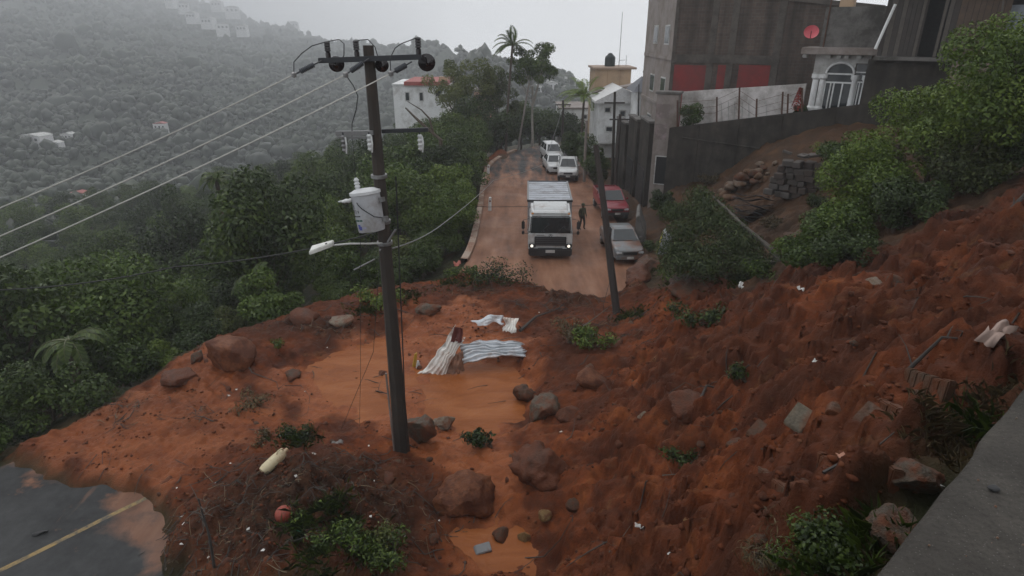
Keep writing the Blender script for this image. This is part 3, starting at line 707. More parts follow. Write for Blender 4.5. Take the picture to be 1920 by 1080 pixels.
# ================================================================== BUILDINGS
concrete_dark = simple('concrete_dark', (.042, .036, .031), .8, var=.35, scale=1.2, bmp=.3, bscale=14, dirt=(.02, .019, .017), dirt_amt=.7)
m, N, L, b = nodes_of('concrete_weathered')
c1 = ramp(N, L, noise(N, L, 1.1, 7, .65), [(.3, (.022, .019, .016)), (.5, (.042, .037, .032)), (.7, (.07, .06, .05))])
st = ramp(N, L, noise(N, L, 1.4, 6, .6, stretch=(1.3, 1.3, .3)), [(.35, (.6,) * 3), (.65, (1.1,) * 3)])
L.new(mixc(N, L, 1.0, c1, st, 'MULTIPLY'), b.inputs['Base Color']); b.inputs['Roughness'].default_value = .85; b.inputs['Specular IOR Level'].default_value = .2; bump(N, L, b, noise(N, L, 12, 5), .5, .02)
concrete_dark = m
concrete = simple('concrete', (.12, .112, .105), .75, var=.25, scale=1.5, bmp=.25, bscale=20, dirt=(.05, .046, .04), dirt_amt=.6)
concrete_pale = simple('concrete_pale', (.23, .2, .185), .75, var=.2, scale=1.5, bmp=.2, bscale=20, dirt=(.16, .13, .11), dirt_amt=.6)
white_paint = simple('white_paint', (.68, .69, .69), .6, var=.08, scale=1.2, bmp=.1, dirt=(.36, .35, .33), dirt_amt=.45)
white_dim = simple('white_dim', (.46, .46, .45), .6, var=.12, scale=1.5, bmp=.1, dirt=(.2, .19, .17), dirt_amt=.5)
beige = simple('beige_paint', (.4, .28, .18), .7, var=.12, scale=.8, bmp=.1, dirt=(.24, .17, .12), dirt_amt=.5)
red_paint = simple('red_paint', (.17, .016, .015), .65, var=.25, scale=1.0, bmp=.15, dirt=(.1, .02, .018), dirt_amt=.5)
roof_red = simple('roof_red', (.3, .06, .05), .6, dirt=(.15, .06, .05))
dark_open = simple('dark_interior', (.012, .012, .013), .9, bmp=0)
steel_dark = simple('steel_dark', (.03, .03, .032), .5, .3, dirt=(.05, .03, .02))
rust = simple('rusty_steel', (.09, .045, .03), .8, .2, var=.4, scale=8, bmp=.3)
wood_dark = simple('wood_dark', (.045, .038, .034), .85, var=.45, scale=3, bmp=.4, bscale=25)
wood_brown = simple('wood_brown', (.085, .058, .042), .85, var=.4, scale=3, bmp=.4, bscale=25)
wood_grey = simple('wood_grey', (.085, .074, .064), .8, var=.35, scale=4, bmp=.4, bscale=25)
m, N, L, b = nodes_of('window_glass'); b.inputs['Base Color'].default_value = (.02, .026, .03, 1); b.inputs['Roughness'].default_value = .08
L.new(ramp(N, L, noise(N, L, 2.0), [(.3, (.012, .016, .018)), (.7, (.03, .036, .04))]), b.inputs['Base Color'])
glass = m
# block wall: courses of grey-brown hollow blocks
m, N, L, b = nodes_of('block_wall')
tc = N.new('ShaderNodeTexCoord'); mp = N.new('ShaderNodeMapping'); mp.inputs['Rotation'].default_value = (R(90), 0, 0); L.new(tc.outputs['Object'], mp.inputs[0])
bt = N.new('ShaderNodeTexBrick'); L.new(mp.outputs[0], bt.inputs[0]); bt.inputs['Scale'].default_value = 1; bt.inputs['Brick Width'].default_value = .4; bt.inputs['Row Height'].default_value = .2; bt.inputs['Mortar Size'].default_value = .012
bt.inputs['Color1'].default_value = (.105, .074, .058, 1); bt.inputs['Color2'].default_value = (.076, .054, .043, 1); bt.inputs['Mortar'].default_value = (.1, .092, .086, 1)
big = mixc(N, L, 1.0, ramp(N, L, noise(N, L, .5, 6, .65), [(.3, (.55,) * 3), (.7, (1.15,) * 3)]), ramp(N, L, noise(N, L, .8, 6, .6, stretch=(1.6, 1.6, .12)), [(.35, (.5,) * 3), (.6, (1.1,) * 3)]), 'MULTIPLY')
L.new(mixc(N, L, 1.0, bt.outputs['Color'], big, 'MULTIPLY'), b.inputs['Base Color']); b.inputs['Roughness'].default_value = .85
bump(N, L, b, bt.outputs['Fac'], -.3, .01)
block = m

class Wall:
    'a vertical wall plane; pixel -> (s, h) on it, parts in a local frame x along, y away from the camera, z up'
    def __init__(w, O, ang):
        w.O = Vector((O[0], O[1], 0)); w.a = ang; w.d = Vector((math.cos(ang), math.sin(ang), 0)); w.n = Vector((-w.d.y, w.d.x, 0))
    def sh(w, px, py, dep=0.0):
        r = ray(px, py); o = w.O + w.n * dep; t = (o - CAM).dot(w.n) / r.dot(w.n); q = CAM + r * t
        return ((q - o).dot(w.d), q.z)
    def shift(w, dep): return Wall(((w.O + w.n * dep).x, (w.O + w.n * dep).y), w.a)
    def root(w, name, label, cat, group=None): return empty(name, w.O, w.a, label, cat, group)
    def rect(w, x0, y0, x1, y1):
        a, b_ = w.sh(x0, y0), w.sh(x1, y1); c, d = w.sh(x0, y1), w.sh(x1, y0)
        return ((a[0] + c[0]) / 2, (b_[0] + d[0]) / 2, (b_[1] + c[1]) / 2, (a[1] + d[1]) / 2)
def slab(s0, s1, y0, y1, z0, z1, mb=None): return (mb or MB()).box(((s0 + s1) / 2, (y0 + y1) / 2, (z0 + z1) / 2), (abs(s1 - s0), abs(y1 - y0), abs(z1 - z0)))
def poly_wall(pts, y0, y1, mb=None): return (mb or MB()).prism(pts, y0, y1)

# --- retaining wall, rising with the lane behind it
RW = Wall((10.55, 39.0), R(-36))
t = RW.root('retaining_wall', 'long dark grey retaining wall above the slide, its top rising towards the arched porch', 'wall')
s1, h1 = RW.sh(1255, 240); s2, h2 = RW.sh(1640, 193); s3, h3 = RW.sh(1800, 176)
poly_wall([(s1, .8), (s3, 3.0), (s3, h3), (s2, h2), (s1, h1)], 0, .35).build('wall_face', concrete_dark, t, bevel=.02)
a, b2 = RW.sh(1280, 258), RW.sh(1470, 285)
MB().tube([(a[0], -.04, a[1]), (b2[0], -.04, b2[1])], .06, 6).build('ledge', concrete_dark, t)
for px in (1300, 1372, 1450, 1545, 1600):
    a = RW.sh(px, 300); top = h1 + (h2 - h1) * (a[0] - s1) / (s2 - s1); slab(a[0] - .16, a[0] + .16, -.05, .02, 1.2, top - .06).build('pilaster', concrete_dark, t, bevel=.01)
# --- steel posts and wire on the wall
t = RW.root('wire_fence', 'rusty fence posts with wire strands along the retaining wall top', 'fence')
fp_ = []
for px, y0, y1 in ((1271, 188, 236), (1345, 182, 236), (1386, 163, 226), (1419, 185, 224), (1467, 172, 214), (1478, 176, 212), (1505, 165, 208)):
    a, c = RW.sh(px, y0, .15), RW.sh(px, y1, .15); fp_.append((a[0], a[1]))
    MB().tube([(a[0] + random.uniform(-.05, .05), .15, a[1]), (c[0], .15, c[1] - .35)], .055, 6).build('post', rust, t)
for k in range(3):
    pts = []
    for (s, h) in fp_: pts.append((s, .09, h - .15 - .38 * k))
    MB().tube(pts, .012, 4).build('wire', rust, t)
# --- white garden wall behind
WW = RW.shift(2.6); t = WW.root('garden_wall', 'white plastered wall behind the rusty fence posts', 'wall')
a, c = WW.sh(1280, 172), WW.sh(1512, 157)
poly_wall([(a[0], 4.3), (c[0], 5.0), (c[0], c[1]), (a[0], a[1])], 0, .2).build('wall_face', simple('white_wall_stained', (.56, .53, .52), .6, var=.1, scale=.8, dirt=(.24, .22, .2), dirt_amt=.6), t)
for px in (1352, 1366, 1378, 1392, 1404, 1420, 1436):
    a, c = WW.sh(px, 190), WW.sh(px + random.uniform(-2, 4), 218); MB().tube([(a[0], -.06, a[1]), (c[0], -.06, c[1] - .3)], .02, 5).build('grille_bar', white_dim, t)
# --- red cone shaped plant cover and shrubs on the wall
def leaf_ball(name, rx, rz, n, ls, mat, seed, z=.5):
    rng = np.random.default_rng(seed); P, d, k = crown_points(rng.normal(size=(9, 3)) * np.array([rx, rx, rz]) * .42 + np.array([0, 0, z]), np.full(9, rx * .5), n, rng)
    return obj(name, leaf_mesh(name, P, unit(d + rng.normal(size=d.shape) * .6), ls, rng), mat)
BB = Wall((11.4, 46.0), R(-30))                                     # the bare block building
t = BB.root('block_building', 'tall bare block building with concrete frame and red painted ground floor', 'building')
sR = BB.sh(1650, 60)[0]; sA = 0.0
zA, zB = BB.sh(1252, -26)[1], BB.sh(1640, 12)[1]
# skewed footprint: the street side runs along the road
foot = [(0, 0), (sR, 0), (sR + 2, 11), (-5.2, 9.0)]
MB().hexa([(x, y, -.6) for x, y in foot], [(foot[0][0], foot[0][1], zA), (foot[1][0], foot[1][1], zB), (foot[2][0], foot[2][1], zB), (foot[3][0], foot[3][1], zA)]).build('wall_face', block, t)
colm = simple('frame_concrete', (.085, .072, .062), .8, var=.25, scale=1.5, bmp=.25, bscale=20, dirt=(.045, .038, .032), dirt_amt=.6)
for px in (1258, 1338, 1376, 1462):
    a = BB.sh(px, 60); top = zA + (zB - zA) * a[0] / sR; slab(max(.02, a[0] - .22), a[0] + .22, -.04, .1, 4.2, top - .1).build('column', colm, t, bevel=.01)
r = BB.rect(1256, 103, 1462, 119); slab(.02, r[1], -.055, .1, r[2], r[3]).build('beam', colm, t, bevel=.01)
a, c = BB.sh(1252, -20), BB.sh(1640, 16)
MB().hexa([(0, -.12, zA - .25), (sR, -.12, zB - .22), (sR, .1, zB - .22), (0, .1, zA - .25)], [(0, -.12, zA + .05), (sR, -.12, zB + .05), (sR, .1, zB + .05), (0, .1, zA + .05)]).build('roof_edge', colm, t)
for (x0, x1) in ((1262, 1333), (1343, 1370), (1382, 1453)):
    r = BB.rect(x0, 122, x1, 182); slab(r[0], r[1], -.02, .05, 5.0, r[3]).build('painted_panel', red_paint, t)
# street side: plaster band and three windows
dS_ = Vector((-5.2, 9.0, 0)).normalized(); nS = Vector((-dS_.y, dS_.x, 0))   # points to the road
M3 = Matrix((( dS_.x, -dS_.y, 0), (dS_.y, dS_.x, 0), (0, 0, 1)))
def on_side(mb, s0, s1, z0, z1, o0, o1):
    q = [dS_ * s0 + nS * o0, dS_ * s1 + nS * o0, dS_ * s1 + nS * o1, dS_ * s0 + nS * o1]
    return mb.hexa([(p.x, p.y, z0) for p in q], [(p.x, p.y, z1) for p in q])
on_side(MB(), .05, 10.2, .2, zA - .3, -.05, .03).build('side_plaster', concrete_pale, t)
for z0 in (3.9, 7.0, 10.6):
    for s0 in (1.8, 5.6):
        w = on_side(MB(), s0, s0 + 1.5, z0, z0 + 1.35, -.02, .06).build('window', white_dim, t); on_side(MB(), s0 + .1, s0 + 1.4, z0 + .1, z0 + 1.25, 0, .075).build('pane', glass, w)
for z0 in (6.2, 9.6): on_side(MB(), .1, 10.1, z0, z0 + .25, -.02, .1).build('string_course', concrete_pale, t)
# --- pale wall end and the dark wall along the street
PW = Wall((9.05, 41.0), R(-24)); t = PW.root('wall_end', 'pale plastered wall end with torn posters at the roadside corner', 'wall')
r = PW.rect(1222, 176, 1262, 400); zt = r[3]
slab(r[0], r[1], 0, .9, -.4, zt).build('pier', concrete_pale, t, bevel=.03)
slab(r[0] - .1, r[1] + .1, -.08, 1.0, zt, zt + .14).build('cap', concrete, t, bevel=.02)
for k, (x0, y0, x1, y1) in enumerate(((1230, 195, 1256, 222), (1228, 232, 1250, 262))):
    q = PW.rect(x0, y0, x1, y1); slab(q[0], q[1], -.012, .01, q[2], q[3]).build('poster', simple('torn_poster', (.25, .2, .2), .8, var=.4, scale=3, dirt=(.16, .13, .12), dirt_amt=.8), t)
q = PW.rect(1227, 292, 1250, 346)
for (x0, x1, z0, z1) in ((q[0], q[0] + .06, q[2], q[3]), (q[1] - .06, q[1], q[2], q[3]), (q[0], q[1], q[2], q[2] + .06), (q[0], q[1], q[3] - .06, q[3])): slab(x0, x1, -.06, .01, z0, z1).build('hatch_frame', white_dim, t)
slab(q[0] + .06, q[1] - .06, -.02, .02, q[2] + .06, q[3] - .06).build('hatch_panel', dark_open, t)
t = empty('street_wall', (9.1, 41.6, 0), 0, 'dark grey garage wall running along the street behind the red pickup', 'wall')
for k, (y0, y1, h) in enumerate(((0, 3.2, 6.0), (3.2, 6.6, 5.7), (6.6, 11, 5.0))):
    MB().box((.2 - .18 * k, (y0 + y1) / 2, h / 2 - .4), (.35, y1 - y0 - .01, h + .6)).build('wall_panel', concrete_dark, t, bevel=.02)
    MB().box((.2 - .18 * k, (y0 + y1) / 2, h - .05), (.48, y1 - y0 - .03, .14)).build('coping', concrete, t)
for y0 in (.5, 3.8): MB().box((.0 - .18 * (y0 > 3), y0 + 1.2, 1.35), (.06, 2.3, 2.7)).build('garage_door', steel_dark, t, bevel=.01)
# low crumbling wall stub near the silver car
p = G(1195, 470); t = empty('wall_stub', (p.x, p.y, p.z - .3), R(-12), 'broken grey wall stub beside the silver car', 'wall')
MB().prism([(-.2, 0), (.5, 0), (.4, 1.1), (.15, 1.7), (-.05, 2.3), (-.22, 2.2)], 0, 2.6).build('wall_face', concrete, t, bevel=.05)
MB().prism([(.05, 0), (.75, 0), (.6, .7), (.2, .9)], -.7, -.02).build('rubble_foot', concrete_dark, t, bevel=.05)

# --- house with the arched porch
PO = RW.shift(1.3)
t = PO.root('porch_house', 'grey house with white arched porch door above the retaining wall', 'house')
q = PO.rect(1541, 12, 1652, 92)
UW = (PO.sh(1541, 50)[0], PO.sh(1656, 50)[0], PO.sh(1590, 95)[1], PO.sh(1600, 12)[1])
slab(UW[0], UW[1], .25, 4.2, UW[2], UW[3]).build('upper_wall', concrete, t, bevel=.02)
q = PO.rect(1508, 87, 1648, 103); slab(q[0], q[1] + .2, -.75, 1.2, q[2] + .02, q[3] - .05).build('roof_slab', concrete_pale, t, bevel=.03)
sA_, sB_ = PO.sh(1522, 150)[0], PO.sh(1625, 150)[0]; zt = q[2]; zb = PO.sh(1580, 205)[1] - .5
# arched frame: front wall with an opening
op0, op1 = PO.sh(1545, 160)[0], PO.sh(1597, 160)[0]; spr = PO.sh(1570, 138)[1]; cr = (op0 + op1) / 2; rad = (op1 - op0) / 2
mb = MB(); n = 14; arc = [(cr - rad * math.cos(math.pi * k / n), spr + rad * .82 * math.sin(math.pi * k / n)) for k in range(n + 1)]
for k in range(n):
    (x0, z0), (x1, z1) = arc[k], arc[k + 1]; mb.hexa([(x0, 0, z0), (x1, 0, z1), (x1, .28, z1), (x0, .28, z0)], [(x0, 0, zt), (x1, 0, zt), (x1, .28, zt), (x0, .28, zt)])
slab(sA_, op0, 0, .28, spr - .3, zt, mb); slab(op1, sB_, 0, .28, spr + .55, zt, mb); mb.build('arch_wall', white_dim, t)
for px in (1527, 1540, 1600, 1621):
    a = PO.sh(px, 160)[0]; c = MB(); w = .17 if px in (1527, 1540) else .15
    c.lathe([(w * 1.5, zb), (w * 1.5, zb + .5), (w, zb + .6), (w * .9, spr - .35), (w * 1.4, spr - .25), (w * 1.4, spr - .05)], 12, (a, .1, 0)); c.build('column', white_paint, t, True)
for k, a in enumerate(arc[1:-1:2]):
    pass
tr = [MB().tube([(x, -.03, z) for x, z in arc], .06, 6)]; tr[0].build('arch_moulding', white_paint, t)
slab(op0, op1, .16, .2, zb, spr + rad * .8).build('door_glass', glass, t)
for z in (spr - .02, PO.sh(1570, 155)[1]): slab(op0, op1, .08, .16, z - .04, z + .04).build('transom', white_paint, t)
for f in (0, .2, .32, .63, .97): slab(op0 + (op1 - op0) * f - .0, op0 + (op1 - op0) * f + .07, .08, .16, zb, PO.sh(1570, 155)[1] - .04).build('mullion', white_paint, t)
slab(op1 + .05, sB_ - .12, .14, .2, zb, spr + .5).build('side_glass', glass, t)
for f in (.0, .33, .66): slab(op1 + .08 + f * (sB_ - op1 - .3), op1 + .13 + f * (sB_ - op1 - .3), .08, .14, zb, spr - .4).build('grille_bar', white_paint, t)
for z in (spr - .4, spr + .1): slab(op1 + .05, sB_ - .1, .07, .14, z - .03, z + .03).build('grille_rail', white_paint, t)
for px in (1512, 1556, 1575, 1590, 1613): a = PO.sh(px, 108)[0]; slab(a - .12, a + .12, -.5, -.01, zt - .16, zt + .01).build('corbel', white_dim, t, bevel=.03)
a = PO.sh(1541, 30); MB().tube([(a[0] + .3, .2, UW[3] + .9), (a[0] + .3, .2, UW[2])], .04, 5).build('downpipe', rust, t)
# chimney stub on its roof
slab(UW[0] + .4, UW[0] + 1.1, 1.5, 2.2, UW[3] - .1, UW[3] + .9).build('roof_stub', beige, t, bevel=.02)
# --- satellite dish
c = at(1521, 62, 37.5); t = empty('satellite_dish', c, 0, 'faded red satellite dish on the block building wall', 'dish', rot=(R(62), 0, R(-25)))
MB().lathe([(.02, .0), (.18, .02), (.33, .08), (.42, .15), (.425, .165), (.33, .1), (.18, .04), (.02, .02)], 20).build('dish', simple('dish_red', (.5, .07, .09), .5), t, True)
MB().tube([(0, -.4, .14), (0, -.1, .45)], .02, 6).build('feed_arm', steel_dark, t); MB().tube([(0, 0, 0), (0, .1, -.4), (0, .35, -.9)], .03, 6).build('bracket', steel_dark, t)

# --- plank shack
SH = RW.shift(-.2); t = SH.root('plank_shack', 'dark plank shack with brown boards on the retaining wall', 'shack')
zb_ = SH.sh(1740, 105)[1]; sL, sE = SH.sh(1652, 60)[0], SH.sh(1880, 60)[0]; zt_ = SH.sh(1700, -30)[1]
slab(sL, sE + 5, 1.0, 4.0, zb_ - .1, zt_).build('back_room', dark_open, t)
s = sL + .02; k = 0; d0, d1 = SH.sh(1722, 60)[0], SH.sh(1762, 60)[0]
while s < sE - .1:
    w = random.uniform(.17, .27)
    if not (d0 < s < d1):
        brown = s > SH.sh(1786, 60)[0]
        slab(s, s + w - .015, .0 + random.uniform(0, .04), .06, zb_ - .05, zt_ - random.uniform(0, .4)).build('plank', wood_brown if brown else random.choice((wood_dark, wood_dark, wood_grey)), t)
    s += w; k += 1
for s in (d0, d1): slab(s - .05, s + .08, -.05, .12, zb_ - .05, zt_).build('door_post', wood_grey, t)
slab(sL - .3, sE + 5, -.8, 4.2, zt_, zt_ + .12).build('roof', steel_dark, t)
slab(sL, sE, -.5, .5, zb_ - .22, zb_ - .06).build('sill_slab', concrete, t)
slab(sL - .3, SH.sh(1790, 100)[0], .05, .4, 3.0, zb_ - .22).build('base_wall', concrete_dark, t)
def leaning(name, label, p0, p1, r, mat):
    p0, p1 = Vector(p0), Vector(p1); o = MB().tube([p0 - p0, (p1 - p0) * .5 + Vector((0, 0, .02)), p1 - p0], r, 8).build(name, mat, None, True); o.location = p0; return tag(o, label, 'pipe' if 'pipe' in name else 'pole')
def wp(W, px, py, dep): s, h = W.sh(px, py, dep); q = W.O + W.n * dep + W.d * s; return (q.x, q.y, h)
leaning('drain_pipe', 'thick white plastic pipe leaning across the plank shack', wp(SH, 1641, 92, -.45), wp(SH, 1679, 8, -.2), .07, white_paint)
leaning('wooden_pole', 'thin pale pole leaning on the brown boards of the shack', wp(SH, 1798, 96, -.4), wp(SH, 1824, 36, -.15), .035, wood_grey)
leaning('support_pole', 'upright pale pole beside the white sheet of the shack', wp(SH, 1874, 60, -.5), wp(SH, 1884, -20, -.4), .04, wood_grey)
# white sheet and things hung up at the shack's side
t = SH.root('tarpaulin', 'pale grey tarpaulin hung beside the plank shack', 'tarpaulin'); q = SH.rect(1884, 8, 1990, 92)
v = []; f = []; nx_, nz_ = 18, 8
for j in range(nz_ + 1):
    for i in range(nx_ + 1): v.append((q[0] + (q[1] - q[0]) * i / nx_, .35 + .07 * math.sin(i * 1.3) * (1 - .3 * j / nz_) + .03 * math.sin(j * 2), q[2] + (q[3] - q[2]) * j / nz_ - .05 * math.sin(i * .9) * (j == 0)))
for j in range(nz_):
    for i in range(nx_): f.append((j * (nx_ + 1) + i, j * (nx_ + 1) + i + 1, (j + 1) * (nx_ + 1) + i + 1, (j + 1) * (nx_ + 1) + i))
o = obj('sheet', mesh('sheet', v, f, True), simple('tarp_pale', (.2, .225, .25), .5), t); sm = o.modifiers.new('thick', 'SOLIDIFY'); sm.thickness = .012
# parked motorbike under it
c = Vector(wp(SH, 1893, 92, -.3)); t = empty('motorbike', (c.x, c.y, c.z - .1), R(-50), 'black motorbike parked beside the grey tarpaulin', 'motorbike')
for x in (-.62, .62):
    w = MB()
    w.tube([(x + .27 * math.cos(2 * math.pi * k / 16), 0, .3 + .27 * math.sin(2 * math.pi * k / 16)) for k in range(17)], .05, 6, False); w.build('wheel', simple('tyre_rubber', (.02, .02, .02), .8) if x < 0 else MATS['tyre_rubber'], t, True)
MB().tube([(-.6, 0, .3), (-.1, 0, .42), (.3, 0, .78), (.62, 0, .3)], [.05, .1, .06, .04], 8).build('frame', steel_dark, t, True)
MB().box((.1, 0, .82), (.4, .24, .2)).build('tank', steel_dark, t, bevel=.07); MB().box((-.35, 0, .8), (.6, .24, .1)).build('seat', MATS['tyre_rubber'], t, bevel=.04)
MB().tube([(.36, -.33, 1.05), (.34, 0, .98), (.36, .33, 1.05)], .02, 6).build('handlebar', steel_dark, t); MB().lathe([(.02, -.05), (.09, 0), (.1, .08)], 10, (.5, 0, .88), Euler((0, R(90), 0)).to_matrix()).build('headlamp', white_dim, t)
# ledge the motorbike stands on
slab(SH.sh(1868, 100)[0], SH.sh(2050, 100)[0], -1.1, 4, 5.0, SH.sh(1893, 92)[1] - .12).build('terrace', concrete_dark, SH.root('shack_terrace', 'dark concrete terrace under the motorbike and tarpaulin', 'terrace'))

# --- houses further along the street
def house(name, label, px0, px1, y_top, y, depth, mat, floors=1, roof=None, base=-1.5, wins=(), ang=0, cat='building', par=.25):
    p = aty(px0, y_top, y); q = aty(px1, y_top, y); Wd = (q.x - p.x); H = p.z - base
    t = empty(name, (p.x, y, base), ang, label, cat)
    MB().box((Wd / 2, depth / 2, H / 2), (Wd, depth, H)).build('wall', mat, t)
    if roof: roof(t, Wd, depth, H)
    else: MB().box((Wd / 2, depth / 2, H + .08), (Wd + .3, depth + .3, .16)).build('roof', concrete_pale, t)
    for (a, c, e, g) in wins:
        u0, z0 = aty(a, g, y).x - p.x, aty(a, g, y).z - base; u1, z1 = aty(c, e, y).x - p.x, aty(a, e, y).z - base
        w = slab(u0, u1, -.06, .05, z0, z1).build('window', white_dim, t); slab(u0 + .12, u1 - .12, -.075, .0, z0 + .12, z1 - .12).build('pane', glass, w)
    return t
def tower_roof(t, Wd, D, H):
    MB().box((Wd / 2 + .15, D / 2, H + .1), (Wd + .7, D + .5, .2)).build('roof', simple('beige_slab', (.3, .22, .17), .8), t)
t = house('stair_tower', 'beige concrete tower carrying a black water tank', 1116, 1184, 130, 68, 4.5, beige, roof=tower_roof, base=-2.0, wins=())
for f in (.33, .66): MB().box((4.0 * f, -.01, 8.8), (.05, .04, 2.2)).build('groove', simple('beige_dark', (.3, .19, .12), .8) if f < .5 else MATS['beige_dark'], t)
p = aty(1143, 128, 70); t = empty('water_tank', (p.x, 70, p.z + .0), 0, 'black ribbed water tank on the beige tower', 'tank')
MB().lathe([(.5, 0)] + [(.55 + .02 * (k % 2), .12 + .12 * k) for k in range(9)] + [(.5, 1.2), (.3, 1.36), (.26, 1.45), (.05, 1.47)], 20).build('tank', simple('tank_black', (.012, .022, .022), .45), t, True)
MB().lathe([(.2, 1.45), (.2, 1.52), (.03, 1.54)], 14).build('lid', MATS['tank_black'], t)
p = aty(1160, 130, 69.5); t = empty('antenna_mast', (p.x, 69.5, p.z), 0, 'thin antenna mast on the beige tower roof', 'antenna'); MB().tube([(0, 0, -.05), (.02, 0, 5.6)], [.035, .02], 6).build('mast', steel_dark, t); MB().tube([(.0, 0, .9), (.75, 0, .95)], .02, 5).build('crossbar', steel_dark, t); MB().tube([(.75, 0, -.02), (.75, 0, 1.4)], .02, 5).build('side_rod', steel_dark, t)
def pitched(over=.4, rise=1.0, mat=None):
    def fn(t, Wd, D, H):
        MB().prism([(-over, H - .05), (Wd + over, H - .05), (Wd + over, H + .1), (Wd * .45, H + rise), (-over, H + .15)], -over, D + over).build('roof', mat or white_dim, t)
    return fn
sheet_roof = simple('roof_sheet_pale', (.6, .6, .6), .5, dirt=(.4, .38, .36), dirt_amt=.4)
t = house('white_house', 'white two storey house with pale sheet roof behind the beige tower', 1124, 1212, 192, 62, 7, white_paint, roof=pitched(.5, 1.4, sheet_roof), base=-1.5, wins=((1132, 1146, 200, 212), (1160, 1174, 206, 220), (1180, 1192, 205, 219), (1134, 1150, 236, 248), (1162, 1178, 240, 252)))
MB().box((2.6, -.6, 2.9), (5.2, 1.2, .14)).build('balcony', white_dim, t); MB().box((2.6, -1.15, 3.4), (5.2, .08, .9)).build('balcony_rail', white_paint, t)
t = house('low_white_house', 'low white house left of the bushy palm', 1050, 1112, 204, 80, 7, white_paint, base=-2.5, wins=((1066, 1080, 214, 224), (1090, 1102, 214, 224)))
for z in (0.9,): MB().box((2.2, -.5, 3.2), (4.6, 1.0, .12)).build('balcony', white_dim, t)
# awning beam reaching from the tower to the street
a, c = aty(1112, 178, 66.5), aty(1196, 163, 62.5); t = empty('awning', a, 0, 'long pale awning roof beside the beige tower', 'awning')
d = c - a; MB().hexa([(0, 0, 0), (d.x, d.y, d.z), (d.x, d.y + 1.6, d.z), (0, 1.6, 0)], [(0, 0, .22), (d.x, d.y, d.z + .3), (d.x, d.y + 1.6, d.z + .3), (0, 1.6, .22)]).build('roof', concrete_pale, t)
for f in (.04, .96): MB().tube([(d.x * f, d.y * f + .2, d.z * f + .05), (d.x * f, d.y * f + .2, -5.5)], .06, 6).build('post', white_dim, t)
t = house('kiosk', 'small kiosk with grey tiled hip roof beside block building', 1196, 1226, 172, 58, 3, white_paint, base=1.0, roof=lambda t, W0, D, H: MB().hexa([(-.5, -.5, H), (W0 + .5, -.5, H), (W0 + .5, D + .5, H), (-.5, D + .5, H)], [(W0 * .4, D * .4, H + 1.2), (W0 * .6, D * .4, H + 1.2), (W0 * .6, D * .6, H + 1.2), (W0 * .4, D * .6, H + 1.2)]).build('roof', simple('slate', (.1, .105, .12), .6), t), wins=((1203, 1216, 182, 196),))
MB().lathe([(.14, 0), (.1, .2), (.2, .5), (.04, .8), (.02, 1.2)], 10, (.8, 1.5, aty(1196, 172, 58).z - 1 + 1.15)).build('finial', steel_dark, t)
t = house('red_roofed_house', 'white house with red roof edge behind the feathery tree', 736, 838, 160, 88, 9, white_paint, base=-8, roof=lambda t, W0, D, H: (MB().box((W0 * .62, D / 2, H + .25), (W0 * .8, D + .8, .5)).build('roof', roof_red, t), MB().box((W0 * .2, D / 2, H + .1), (W0 * .42, D + .3, .2)).build('parapet', white_paint, t)), wins=((760, 768, 172, 190), (786, 794, 172, 190), (816, 828, 168, 182)))
MB().box((6.8, 2, 15.6 - 2.6), (1.2, 1.2, 1.4)).build('roof_tank_box', beige, t)
house('pink_house', 'small salmon pink house glimpsed between the trees at the bend', 888, 925, 172, 92, 6, simple('salmon_paint', (.45, .27, .2), .7), base=-5, wins=((897, 905, 180, 188),))
# houses scattered over the far hillside
rn2 = random.Random(3)
FH = [(72, 268, 235, 15, 5), (104, 279, 230, 9, 4), (131, 262, 245, 8, 4), (303, 245, 262, 8, 5), (152, 378, 165, 7, 4), (195, 385, 160, 6, 5), (322, 6, 640, 20, 10), (345, 18, 620, 16, 9), (362, 36, 600, 18, 9), (392, 46, 590, 20, 9), (418, 58, 580, 18, 10), (408, 14, 640, 18, 9), (436, 26, 630, 22, 10), (455, 60, 570, 16, 9), (552, 52, 600, 14, 8), (1015, 160, 420, 16, 7), (1032, 168, 400, 14, 7), (1048, 158, 430, 16, 8), (1064, 166, 410, 16, 7), (1078, 176, 380, 12, 7), (1002, 172, 390, 14, 6), (1056, 178, 360, 14, 7)]
far_white = simple('far_house_white', (.62, .62, .62), .6, dirt=(.55, .5, .45), dirt_amt=.3)
for k, (px, py, dist, w, h) in enumerate(FH):
    dr_ = ray(px, py); ts = np.arange(110, 3300, 2.0) if px < 700 else np.arange(110, 420, 2.0); xx, yy, zz_ = dr_.x * ts, dr_.y * ts, CAM_H + dr_.z * ts
    hz_ = hill_z(np.full(ts.shape, float(px)), np.hypot(xx, yy), xx, yy); hit = np.nonzero(zz_ <= hz_)[0]; t_ = ts[hit[0]] if len(hit) else dist
    p = CAM + dr_ * float(t_); w = w / dist * t_ * .62; h = h / dist * t_ * .62
    az = math.atan((px - 960) / 1150 / CP); dd = math.hypot(p.x, p.y)
    t = empty('hillside_house', (p.x, p.y, p.z), rn2.uniform(-.5, .5), 'white house on the misty hillside across the valley', 'house', 'houses on the far hillside')
    MB().box((0, 0, h / 2 - h * .4), (w, w * .6, h * 1.8)).build('wall', far_white, t)
    MB().prism([(-w * .53, h - .02), (w * .53, h - .02), (w * .1, h + h * .22)], -w * .33, w * .33).build('roof', roof_red if k in (4, 3) else white_dim, t)
    for i in range(3): MB().box((w * (-.3 + .3 * i), -w * .3 - .02, h * .55), (w * .13, .2, h * .3)).build('window', glass, t)

